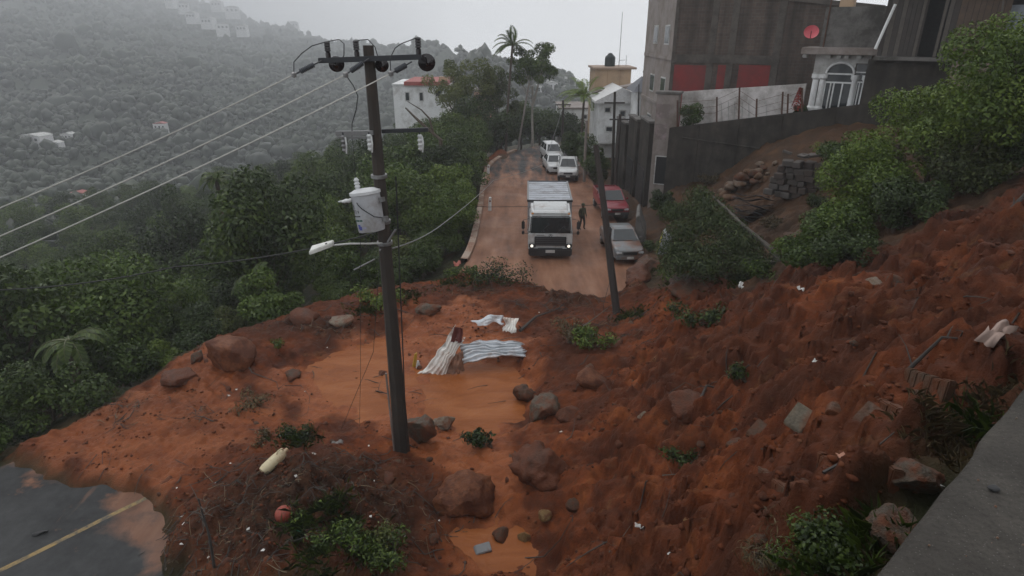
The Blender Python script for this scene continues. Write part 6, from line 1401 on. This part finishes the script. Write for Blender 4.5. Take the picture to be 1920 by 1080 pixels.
sticks(220, 6, lambda x, y, r: (slide_mask(x, y) > .3) & (r.random(len(x)) < .5), 'slide_twigs', wood_dark, 'dark twigs strewn over the landslide', .25, 1.1, .013)
rngl = np.random.default_rng(71); lx, ly = rngl.uniform(-15, 14, 60000), rngl.uniform(3, 31, 60000); okl = (debris_mask(lx, ly) * (.4 + vnoise(lx * 1.5, ly * 1.5, 141)) > rngl.random(60000) * 1.1) & (slide_mask(lx, ly) > 0); lx, ly = lx[okl][:7000], ly[okl][:7000]
lp_ = np.stack([lx, ly, height(lx, ly) + rngl.uniform(.0, .05, len(lx))], -1); ln_ = unit(rngl.normal(size=lp_.shape) * .55 + np.array([0, 0, 1.0]))
tag(obj('leaf_litter', leaf_mesh('leaf_litter', lp_, ln_, .11, rngl, .3, 0.2), leaf_mat('leaf_litter', (.01, .008, .004), (.04, .024, .012), (.085, .07, .03), .05)), 'dark wet leaves and straw matted over the debris heaps', 'leaf litter', kind='stuff')
def branch(name, label, pts, r, mat, cat='branch', twigs=4, seed=0, lift=.05):
    rng = random.Random(seed); P = []
    for q in pts: p = G(q[0], q[1], True); P.append(Vector((p.x, p.y, ht(p.x, p.y) + (q[2] if len(q) > 2 else lift))))
    o0 = P[0]; t = empty(name, o0, 0, label, cat); MB().tube([p - o0 for p in P], [r * (1 - .75 * k / (len(P) - 1)) for k in range(len(P))], 7).build('stem', mat, t, True)
    for k in range(twigs):
        i = rng.randrange(len(P) - 1); a = P[i].lerp(P[i + 1], rng.random()) - o0; d = Vector((rng.uniform(-1, 1), rng.uniform(-1, 1), rng.uniform(.1, .8))).normalized() * rng.uniform(.2, .6); MB().tube([a, a + d * .5 + Vector((0, 0, .05)), a + d], [r * .4, r * .25, r * .1], 5).build('twig', mat, t)
    return t
branch('fallen_branch', 'dark forked branch lying across the slope above the smooth boulder', [(1305, 800, .02), (1318, 772, .15), (1350, 752, .12), (1395, 738, .1), (1420, 722, .05)], .035, wood_dark, seed=1)
branch('fallen_branch', 'dark log lying in the mud behind the bent zinc sheet', [(975, 628, .05), (1005, 605, .1), (1050, 585, .1)], .07, wood_dark, seed=2)
branch('fallen_branch', 'pale thin branch pointing to the leaning pole', [(1085, 632, .1), (1118, 612, .35), (1145, 600, .5)], .035, wood_grey, seed=3)
branch('fallen_branch', 'curved root line on the silt left of the pole', [(456, 680, .03), (475, 710, .03), (520, 725, .03), (524, 742, .02)], .025, wood_dark, seed=4)
branch('loose_cable', 'black cable loop lying on the silt left of the pole', [(535, 730, .02), (565, 728, .02), (582, 750, .02), (578, 780, .02), (555, 792, .02)], .013, cable_black, 'cable', 0)
branch('fallen_branch', 'thin stick leaning at the power pole', [(705, 738, .02), (725, 748, .1), (745, 760, .2)], .025, wood_dark, seed=6)
branch('fallen_branch', 'long thin straw coloured stems on the lower slope', [(1240, 905, .05), (1275, 885, .1), (1310, 860, .1)], .012, wood_grey, seed=7)
branch('fallen_branch', 'thin pale stem near bottom of the slope', [(1140, 1060, .02), (1165, 1020, .1), (1185, 990, .15)], .012, wood_grey, seed=8, twigs=2)
branch('fallen_branch', 'dark branch lying near the pale pink rag', [(1690, 740, .05), (1740, 720, .1), (1800, 700, .06)], .03, wood_dark, seed=9)
branch('fallen_log', 'long grey log lying along the top of the slide', [(1800, 340, .3), (1860, 318, .35), (1930, 300, .4)], .09, wood_grey, 'log', 0)
branch('fallen_branch', 'dark branch at the upper edge of the slide', [(1880, 430, .1), (1920, 415, .25), (1960, 400, .3)], .06, wood_dark, seed=11)
# --- plants on the slide
def leafy(name, label, px, py, r, h, n, ls, mat, seed, cat='plant', stems=5, droop=.6, aspect=.4):
    p = G(px, py, True); g = ht(p.x, p.y); rng = np.random.default_rng(seed); t = empty(name, (p.x, p.y, g - .02), 0, label, cat); ms = MB(); cl = []
    for k in range(stems):
        a = rng.uniform(0, 6.28); e = Vector((math.cos(a) * r * rng.uniform(.3, .9), math.sin(a) * r * rng.uniform(.3, .9), h * rng.uniform(.5, 1))); ms.tube([(0, 0, -.05), e * .5 + Vector((0, 0, .1 * h)), e], [.02, .014, .006], 5); cl += [e, e * .65]
    ms.build('stem', wood_grey if mat is leaf_dry else bark, t); P, d, k = crown_points([tuple(c) for c in cl], np.full(len(cl), max(.1, r * .38)), n, rng, .15); P[:, 2] = np.maximum(P[:, 2], .02)
    obj('leaves', leaf_mesh('leaves', P, unit(d + rng.normal(size=d.shape) * .6 + np.array([0, 0, .5])), ls, rng, aspect, droop), mat, t); return t
leafy('uprooted_plant', 'dark leafy uprooted plant in the stream', 903, 852, .5, .4, 500, .13, leaf_dark, 1)
leafy('uprooted_plant', 'green leafy branch tangled with sticks at the slide toe', 1112, 662, .8, .7, 800, .14, leaf_mid, 2)
leafy('uprooted_plant', 'dry olive bush tangled beside the leafy branch', 1068, 655, .8, .8, 600, .12, leaf_dry, 3)
leafy('weed_patch', 'dark weeds at the upper edge of the slide, under the torn bag', 1300, 632, .9, .5, 700, .14, leaf_dark, 4)
leafy('weed_patch', 'green weeds at the edge of the mud behind the pole', 705, 578, 1.0, .6, 900, .15, leaf_mid, 5)
leafy('weed_patch', 'green weeds on the road edge by the pink rag', 862, 520, 1.0, .5, 800, .16, leaf_mid, 6)
leafy('weed_patch', 'low weeds strewn along the far edge of the mud', 935, 533, 1.6, .35, 900, .15, leaf_dark, 7)
leafy('weed_patch', 'small green tuft on the left mud bank', 520, 660, .35, .2, 200, .1, leaf_mid, 8)
leafy('weed_patch', 'flattened weeds on the silt left of pole', 470, 768, .7, .25, 350, .12, leaf_dry, 9)
leafy('weed_patch', 'dark weeds on top of the debris heap', 560, 828, .6, .3, 600, .1, leaf_dark, 10)
leafy('weed_patch', 'bright green weeds around the red ball', 580, 975, .7, .35, 900, .1, leaf_mid, 11)
leafy('weed_patch', 'bright green vine leaves in front of debris heap', 650, 1052, .7, .4, 900, .1, leaf_mid, 12)
leafy('weed_patch', 'pale green leaves at the lower rim of heap', 700, 1030, .5, .4, 500, .09, leaf_pale, 13)
leafy('weed_patch', 'dark foliage hanging at the heap corner', 740, 1072, .6, .4, 700, .1, leaf_dark, 14)
leafy('weed_patch', 'broad leaved green plant under the parapet', 1590, 1045, .4, .26, 2200, .042, leaf_dark, 15, aspect=.6)
leafy('weed_patch', 'dry tufted weeds at the bottom edge of slope', 1440, 1070, .45, .3, 800, .08, leaf_dry, 16, aspect=.15)
leafy('weed_patch', 'mixed green tuft beside the dry weeds', 1500, 1072, .4, .3, 900, .06, leaf_mid, 17, aspect=.2)
leafy('weed_patch', 'strip of wilted weeds on the lower slope', 1275, 872, .45, .3, 350, .1, leaf_dark, 18)
leafy('weed_patch', 'wilted weeds around the dark branch', 1395, 748, .4, .25, 260, .1, leaf_dark, 19)
leafy('weed_patch', 'thin weeds near pole between the cable loop and heap', 500, 830, .5, .25, 300, .1, leaf_dry, 20)
p = G(405, 1078, True); t = empty('dead_sapling', (p.x, p.y, ht(p.x, p.y) - .1), 0, 'dead sapling with withered top standing in the debris heap', 'sapling'); d = aty(372, 935, p.y + .2) - Vector((p.x, p.y, ht(p.x, p.y) - .1))
MB().tube([(0, 0, 0), d * .5 + Vector((.05, 0, 0)), d], [.035, .025, .012], 6).build('stem', wood_dark, t, True)
for k in range(14): a = d * random.uniform(.6, 1); e = a + Vector((random.uniform(-.4, .4), random.uniform(-.3, .3), random.uniform(-.1, .35))); MB().tube([a, a.lerp(e, .5) + Vector((0, 0, .05)), e], [.01, .008, .004], 4).build('twig', wood_grey, t)
# grass blades along the parapet and on the heap
def grass(name, label, spots, n, hgt, mat, seed):
    rng = np.random.default_rng(seed); B = []
    for (px, py, r) in spots:
        p = G(px, py, True); q = rng.normal(size=(n, 2)) * r * .5 + np.array([p.x, p.y]); B.append(q)
    B = np.concatenate(B); z = height(B[:, 0], B[:, 1]); k = len(B); a = rng.uniform(0, 6.28, k); h = hgt * rng.uniform(.5, 1.3, k); w = .003 + .003 * rng.random(k); lean = rng.uniform(.2, 1.1, k)
    o = np.stack([B[:, 0], B[:, 1], z - .02], -1); s = np.stack([np.cos(a + 1.57), np.sin(a + 1.57), 0 * a], -1) * w[:, None]; d = np.stack([np.cos(a) * lean, np.sin(a) * lean, np.ones(k)], -1); d = unit(d) * h[:, None]
    mid = o + d * .55; tip = o + d * 1.0 - np.stack([0 * a, 0 * a, lean * h * .35], -1) + np.stack([np.cos(a), np.sin(a), 0 * a], -1) * (h * .2)[:, None]
    V_ = np.stack([o - s, o + s, mid + s * .8, tip, mid - s * .8], 1).reshape(-1, 3); me = fast_mesh(name, V_, np.arange(k * 5).reshape(-1, 5)); vattr(me, 'tint', np.repeat(rng.random(k), 5)); return tag(obj(name, me, mat), label, 'grass', kind='stuff')
grass('grass', 'long grass hanging along the parapet foot', [(1760, 830, .35), (1800, 790, .35), (1840, 760, .3), (1870, 735, .3), (1720, 850, .3), (1780, 850, .3), (1655, 1010, .25), (1620, 1060, .3)], 130, .17, leaf_dry, 31)
grass('green_grass', 'green grass on the heap, bank and slope edges', [(620, 985, .5), (640, 1000, .4), (560, 1000, .4), (700, 1050, .5), (600, 1060, .5), (560, 835, .6), (1560, 1060, .3), (1650, 1000, .2), (1820, 790, .3), (690, 590, .8), (850, 535, .9), (960, 528, 1.0), (760, 560, .8), (900, 530, .9), (1230, 500, .9), (1290, 520, 1.0), (1380, 530, .9), (1180, 600, .7)], 260, .3, leaf_mid, 32)

# ================================================================== RIGHT BANK PLANTS
def bank(px, py_top, px_b, py_b, rx, H, n, ls, mat, seed, label, name='bank_shrub', cat='shrub', cz=.55, rzf=.42, crad=None, ncl=28, **kw):
    p = G(px_b, py_b, True); t = make_tree(name, H, rx, H * rzf, ncl, crad or rx * .38, n, ls, mat, seed, .06, cz, stems=kw.pop('stems', 4), **kw); t.location = (p.x, p.y, ht(p.x, p.y) - .1); return tag(t, label, cat)
bank(1740, 130, 1735, 370, 2.1, 4.5, 20000, .12, leaf_mid, 61, 'large bright green shrub under the plank shack')
bank(1850, 110, 1850, 352, 2.1, 5.0, 20000, .12, leaf_mid, 62, 'tall leafy shrub growing up to the motorbike terrace')
bank(1640, 280, 1620, 420, 1.5, 2.8, 11000, .11, leaf_mid, 63, 'dark green shrub left of the large bright shrub')
bank(1560, 330, 1560, 470, 1.2, 1.8, 8000, .11, leaf_mid, 64, 'rounded shrub beside the stacked stones')
bank(1700, 300, 1690, 425, 1.0, 1.7, 7000, .11, leaf_dark, 65, 'low dark shrub at the uprooted stump')
bank(1920, 200, 1930, 330, 1.5, 2.8, 9000, .12, leaf_dark, 66, 'dark shrub over the long grey log')
bank(1800, 250, 1795, 372, 1.2, 2.2, 8000, .11, leaf_pale, 67, 'yellow green shrub between the two tall leafy shrubs')
bank(1600, 260, 1600, 345, 1.4, 2.0, 8000, .13, leaf_mid, 68, 'sprawling shrub at the foot of the retaining wall')
bank(1480, 470, 1500, 505, 1.0, .9, 5000, .11, leaf_mid, 69, 'low bright shrub at the foot of the fallen tree trunk')
bank(1580, 440, 1590, 490, .9, .9, 4500, .1, leaf_dark, 70, 'low dark shrub at the upper rim of slide')
bank(1240, 330, 1240, 410, .8, 1.6, 4000, .12, leaf_dark, 71, 'shrub growing against the pale wall end')
for k, (px, y_b, rx, H, ml, lab) in enumerate(((1292, 236, .8, 2.0, leaf_mid, 'small leafy tree on the retaining wall beside the pale wall end'), (1500, 208, .45, .8, leaf_dark, 'small dark shrub beside the porch columns'))):
    s, h = RW.sh(px, y_b, .6); q = RW.O + RW.n * .75 + RW.d * s; t = make_tree('wall_shrub', H, rx, H * .35, 14, rx * .42, 2600, .12, ml, 80 + k, .05, .6, stems=2); t.location = (q.x, q.y, h - .5); tag(t, lab, 'shrub')
s, h = RW.sh(1494, 206, .5); q = RW.O + RW.n * .5 + RW.d * s; t = empty('red_plant', (q.x, q.y, h - .2), 0, 'cone of red leaves beside the porch', 'plant'); rngp = np.random.default_rng(4); zz = rngp.random(500) ** .7; aa = rngp.uniform(0, 6.28, 500); rr_ = .32 * (1 - zz) + .05; P = np.stack([rr_ * np.cos(aa), rr_ * np.sin(aa), .2 + zz * 1.2], -1)
obj('leaves', leaf_mesh('leaves', P, unit(P * np.array([1, 1, .2]) + .01), .12, rngp), leaf_mat('leaf_red', (.1, .01, .01), (.28, .03, .025), (.4, .07, .05)), t); MB().tube([(0, 0, -.2), (0, 0, 1.2)], [.03, .01], 5).build('stem', bark, t)
# --- fallen tree
p = G(1345, 480, True); g = ht(p.x, p.y); t = empty('fallen_tree', (p.x, p.y, g), 0, 'fallen feathery tree lying crown down on the bank above the silver car', 'tree')
def fr(px, py, y): q = aty(px, py, y); return (q.x - p.x, q.y - p.y, q.z - g)
b0 = G(1465, 492, True); yb = b0.y
MB().tube([fr(1470, 497, yb), fr(1440, 462, yb + .6), fr(1395, 425, yb + 1.6), fr(1365, 395, yb + 2.6), fr(1335, 366, yb + 3.6)], [.11, .095, .08, .06, .035], 8).build('trunk', wood_grey, t, True)
MB().tube([fr(1462, 490, yb), fr(1430, 492, yb + .2), fr(1395, 484, yb + .6), fr(1340, 470, yb + 1.4)], [.08, .07, .05, .02], 7).build('limb', wood_grey, t, True)
rngf = np.random.default_rng(12); cl = []
for (px, py, dy) in ((1300, 395, 3.6), (1330, 385, 3.6), (1290, 430, 2.8), (1330, 430, 2.4), (1370, 430, 1.8), (1285, 465, 2.2), (1325, 470, 1.6), (1365, 470, 1.2), (1300, 492, 1.3), (1345, 497, .9), (1390, 500, .6), (1275, 485, 1.8), (1400, 460, 1.0), (1350, 405, 2.8), (1320, 410, 3.0), (1380, 448, 1.4), (1420, 508, .3)):
    cl.append(fr(px, py, yb + dy))
for (px, py, dy) in ((1262, 400, 3.8), (1270, 440, 2.8), (1255, 470, 2.4), (1310, 370, 4.2), (1410, 485, .7), (1440, 500, .2), (1265, 500, 1.4), (1320, 505, .8), (1450, 520, 0)): cl.append(fr(px, py, yb + dy))
cl = np.array(cl)
P, d, k = crown_points(cl, np.full(len(cl), .66), 22000, rngf, .2)
obj('crown', leaf_mesh('crown', P, unit(d + rngf.normal(size=d.shape) * .5), .13, rngf, .3, 1.2), leaf_mat('leaf_fallen', (.01, .018, .006), (.034, .054, .018), (.085, .115, .035)), t)
# --- stump with roots
p = G(1672, 400, True); t = empty('uprooted_stump', (p.x, p.y, ht(p.x, p.y)), 0, 'uprooted stump with red earth at the upper rim of the slide', 'stump'); MB().tube([(0, 0, -.2), (0, .05, .4), (-.1, .1, 1.1), (-.25, .2, 2.2)], [.3, .22, .14, .07], 9).build('trunk', bark, t, True)
o = obj('root_ball', rock_mesh('root_ball', 77, 3, .35), r_mud, t); o.scale = (.7, .5, .45); o.location = (-.1, -.2, .1)
for k in range(9): a = random.uniform(0, 6.28); MB().tube([(0, -.2, .1), (math.cos(a) * .6, -.3 + math.sin(a) * .4, .2), (math.cos(a) * 1.0, -.35 + math.sin(a) * .6, random.uniform(-.2, .3))], [.05, .03, .01], 5).build('root', wood_dark, t)
# --- stacked stones and building waste below the wall
p = G(1490, 372, True); t = empty('stone_stack', (p.x, p.y, ht(p.x, p.y) - .15), R(-36), 'stack of dark dressed stones below the retaining wall', 'stones'); smat = [simple('stack_stone', (.05, .036, .03), .8, var=.35, scale=5, bmp=.3), simple('stack_stone_grey', (.068, .058, .052), .8, var=.3, scale=5, bmp=.3)]
for r_ in range(6):
    x = -1.4 + .1 * (r_ % 2) + .1 * r_
    while x < 1.3 - .08 * r_:
        w = random.uniform(.32, .5); MB().box((x + w / 2, random.uniform(-.18, .18), .16 + r_ * .29 + random.uniform(-.03, .03)), (w - .03, .5, .28), (random.uniform(-.14, .14), random.uniform(-.14, .14), random.uniform(-.3, .3))).build('stone', random.choice(smat), t, bevel=.03, seg=1); x += w
for k in range(6): MB().box((random.uniform(-.9, 1.0), random.uniform(-.2, .2), 2.02 + random.uniform(0, .1)), (random.uniform(.2, .5), .3, .12), (random.uniform(-.3, .3), random.uniform(-.3, .3), random.uniform(0, 3))).build('loose_stone', smat[1], t, bevel=.02, seg=1)
p = G(1385, 358, True); t = empty('rubble_pile', (p.x, p.y, ht(p.x, p.y)), 0, 'pile of tan soil and broken stones against the retaining wall', 'rubble'); tan_ = [rock_mat('soil_tan', (.1, .055, .028), (.08, .035, .016), .4), rock_mat('rubble_pale', (.13, .1, .075), (.09, .045, .022), .5), r_brn]
for k in range(46):
    a, q_ = random.uniform(0, 6.28), random.random() ** .6; o = bpy.data.objects.new('stone', rock_mesh('stone', 900 + k % 9, 2, .35)) if k < 9 else bpy.data.objects.new('stone', rub_[k % 9]); link(o, t)
    if k < 9: o.data.materials.append(tan_[k % 3]); rub_ = (rub_ if k else []) + [o.data]
    s_ = random.uniform(.12, .38) * (1.3 - .5 * q_); xx, yy = math.cos(a) * q_ * 1.7, math.sin(a) * q_ * 1.0; o.location = (xx, yy, ht(p.x + xx, p.y + yy) - ht(p.x, p.y) + .55 * (1 - q_) + s_ * .2); o.scale = (s_ * 1.3, s_, s_ * .75); o.rotation_euler = (random.uniform(-.5, .5), random.uniform(-.5, .5), random.uniform(0, 6))
p = G(1408, 408, True); t = empty('sheet_stack', (p.x, p.y, ht(p.x, p.y) - .1), R(-25), 'heap of dark bent metal sheets beside the tan mound', 'sheets')
for k in range(11):
    v = []; f = []; nn = 8; tilt = R(18); rr2 = random.Random(k); L2 = rr2.uniform(1.3, 2.0); W2 = rr2.uniform(.5, .9)
    for i in range(nn + 1):
        for j in (0, 1): x = -L2 / 2 + L2 * i / nn; v.append((x, (j - .5) * W2, .06 * math.sin(i * .9 + k) + .1 * (x / L2) ** 2))
    for i in range(nn): f.append((2 * i, 2 * i + 2, 2 * i + 3, 2 * i + 1))
    o = obj('sheet', mesh('sheet', v, f, True), steel_dark if k % 3 else simple('sheet_slate', (.07, .07, .08), .4, .4) if k == 0 else MATS['sheet_slate'], t); o.location = (rr2.uniform(-.2, .2), rr2.uniform(-.25, .25), .1 + k * .12); o.rotation_euler = (R(-14), rr2.uniform(-.12, .2), rr2.uniform(-.3, .3)); sm = o.modifiers.new('t', 'SOLIDIFY'); sm.thickness = .02
for k, (px, py, wpx, hpx, lab) in enumerate(((1196, 512, 60, 40, 'slumped red soil mound against the silver sedan'), (1222, 490, 50, 34, 'brown soil mound behind the broken wall stub'), (1300, 545, 90, 40, 'low soil hump under the fallen tree'), (1440, 470, 70, 34, 'brown soil hump beside the fallen trunk'), (1520, 440, 80, 40, 'earth hump below the stacked stones'))): boulder(px, py, wpx, hpx, r_brn if k else r_mud, lab, 400 + k, 1.2, .42, None, 2, name='soil_mound', rough=.45)
for k, (px, py, r, h, ml, lab) in enumerate(((1275, 410, .8, .5, leaf_dark, 'weeds between the wall end and fallen crown'), (1440, 435, .6, .4, leaf_dry, 'dry weeds next to the bent metal sheets'), (1530, 395, .7, .5, leaf_dark, 'weeds at the foot of the stacked stones'), (1560, 300, 1.0, .5, leaf_mid, 'weeds under the porch wall'), (1490, 470, .8, .4, leaf_mid, 'green weeds behind the pale wood piece'), (1330, 345, .8, .4, leaf_dry, 'dry grass tuft at the retaining wall foot'), (1225, 465, .6, .4, leaf_dark, 'weeds beside the broken wall stub'), (1250, 520, .9, .4, leaf_mid, 'weeds spilling towards the silver sedan'), (1430, 530, .9, .45, leaf_mid, 'bright weeds along the slide rim under the trunk'), (1560, 500, .8, .4, leaf_dark, 'dark weeds along the upper slide rim'))): leafy('weed_patch', lab, px, py, r, h, 700, .12, ml, 500 + k)
# pink rag at the road edge
scrap(862, 497, (.7, .5, .3), simple('rag_red', (.4, .13, .1), .8), 'salmon red cloth at the road edge near green weeds', 'rag', 21, name='cloth_rag')

# ================================================================== PARAPET IN FRONT OF THE CAMERA
E0, E1 = on(1640, 1080, 9.8), on(1920, 720, 9.8); d = (E1 - E0).normalized(); nrm = Vector((d.y, -d.x, 0)); A = E0 - d * 2.2; B = E1 + d * 7
m, N, L, b = nodes_of('parapet_concrete'); n1 = noise(N, L, 1.4, 8, .65); n2 = noise(N, L, 45, 5, .7); vo = N.new('ShaderNodeTexVoronoi'); vo.inputs['Scale'].default_value = 60; tcp = N.new('ShaderNodeTexCoord'); L.new(tcp.outputs['Object'], vo.inputs[0])
col = ramp(N, L, n1, [(.3, (.032, .028, .024)), (.5, (.06, .054, .047)), (.7, (.105, .094, .08))]); col = mixc(N, L, ramp(N, L, n2, [(.45, (0, 0, 0)), (.7, (.6,) * 3)]), col, (.026, .023, .02)); col = mixc(N, L, ramp(N, L, vo.outputs['Distance'], [(.1, (.7,) * 3), (.18, (0, 0, 0))]), col, (.15, .145, .13))
L.new(col, b.inputs['Base Color']); b.inputs['Roughness'].default_value = .8; b.inputs['Specular IOR Level'].default_value = .2; bump(N, L, b, math_(N, L, 'ADD', n2, n1), .9, .02)
t = empty('parapet', (A.x, A.y, 9.8), 0, 'rough grey concrete parapet overlooking the slide', 'parapet'); q = B - A
nn = 160; prof = [(.0, -1.6), (.0, -.035), (.012, -.012), (.04, .0), (.4, .004), (.8, -.004), (.86, -.02), (.88, -1.6)]; v = []; f = []
for i in range(nn + 1):
    c = q * (i / nn)
    for j, (o_, z) in enumerate(prof):
        w = 0.012 * (float(fbm(np.array([i * .22]), np.array([j * 3.1]), 3, 9)[0]) - .5) * 2
        v.append((c.x + nrm.x * (o_ + w * (j in (1, 2, 3))), c.y + nrm.y * (o_ + w * (j in (1, 2, 3))), z + w * .6 * (j in (1, 2, 3))))
k = len(prof)
for i in range(nn):
    for j in range(k - 1): f.append((i * k + j, i * k + j + 1, (i + 1) * k + j + 1, (i + 1) * k + j))
obj('coping', mesh('coping', v, f, True), m, t)
p = on(1864, 917, 9.81); o = obj('dark_pebble', rock_mesh('dark_pebble', 66, 3, .25), cable_black); o.location = (p.x, p.y, 9.812); o.scale = (.028, .018, .012); tag(o, 'small dark pebble on the concrete parapet', 'pebble')
tag(obj('parapet_grit', (lambda r: fast_mesh('parapet_grit', (ico(1)[0][None] * r.uniform(.6, 1.4, (260, 12, 1)) * r.uniform(.0015, .006, (260, 1, 1)) + (np.array([A.x, A.y, 9.805])[None] + r.uniform(.2, .85, (260, 1)) * np.array([q.x, q.y, 0])[None] + r.uniform(.05, .8, (260, 1)) * np.array([nrm.x, nrm.y, 0])[None])[:, None]).reshape(-1, 3), (ico(1)[1][None] + (np.arange(260) * 12)[:, None, None]).reshape(-1, 3)))(np.random.default_rng(8)), r_pale), 'fine pale grit lying on the parapet', 'grit', kind='stuff')

# ================================================================== HAZE
hm = bpy.data.materials.new('haze_air'); hm.use_nodes = True; hn = hm.node_tree.nodes; hl = hm.node_tree.links
for n_ in list(hn):
    if n_.type != 'OUTPUT_MATERIAL': hn.remove(n_)
pv = hn.new('ShaderNodeVolumePrincipled'); pv.inputs['Color'].default_value = (.9, .92, .95, 1); pv.inputs['Density'].default_value = 0.0009
pv.inputs['Anisotropy'].default_value = 0.0
hl.new(pv.outputs[0], hn['Material Output'].inputs['Volume'])
hb_ = MB().box((1490, 320, 185), (3250, 1310, 530))                    # x: along the valley, y: across it
o = hb_.build('haze', hm); o.rotation_euler = (0, 0, R(90 + 28)); tag(o, kind='stuff')
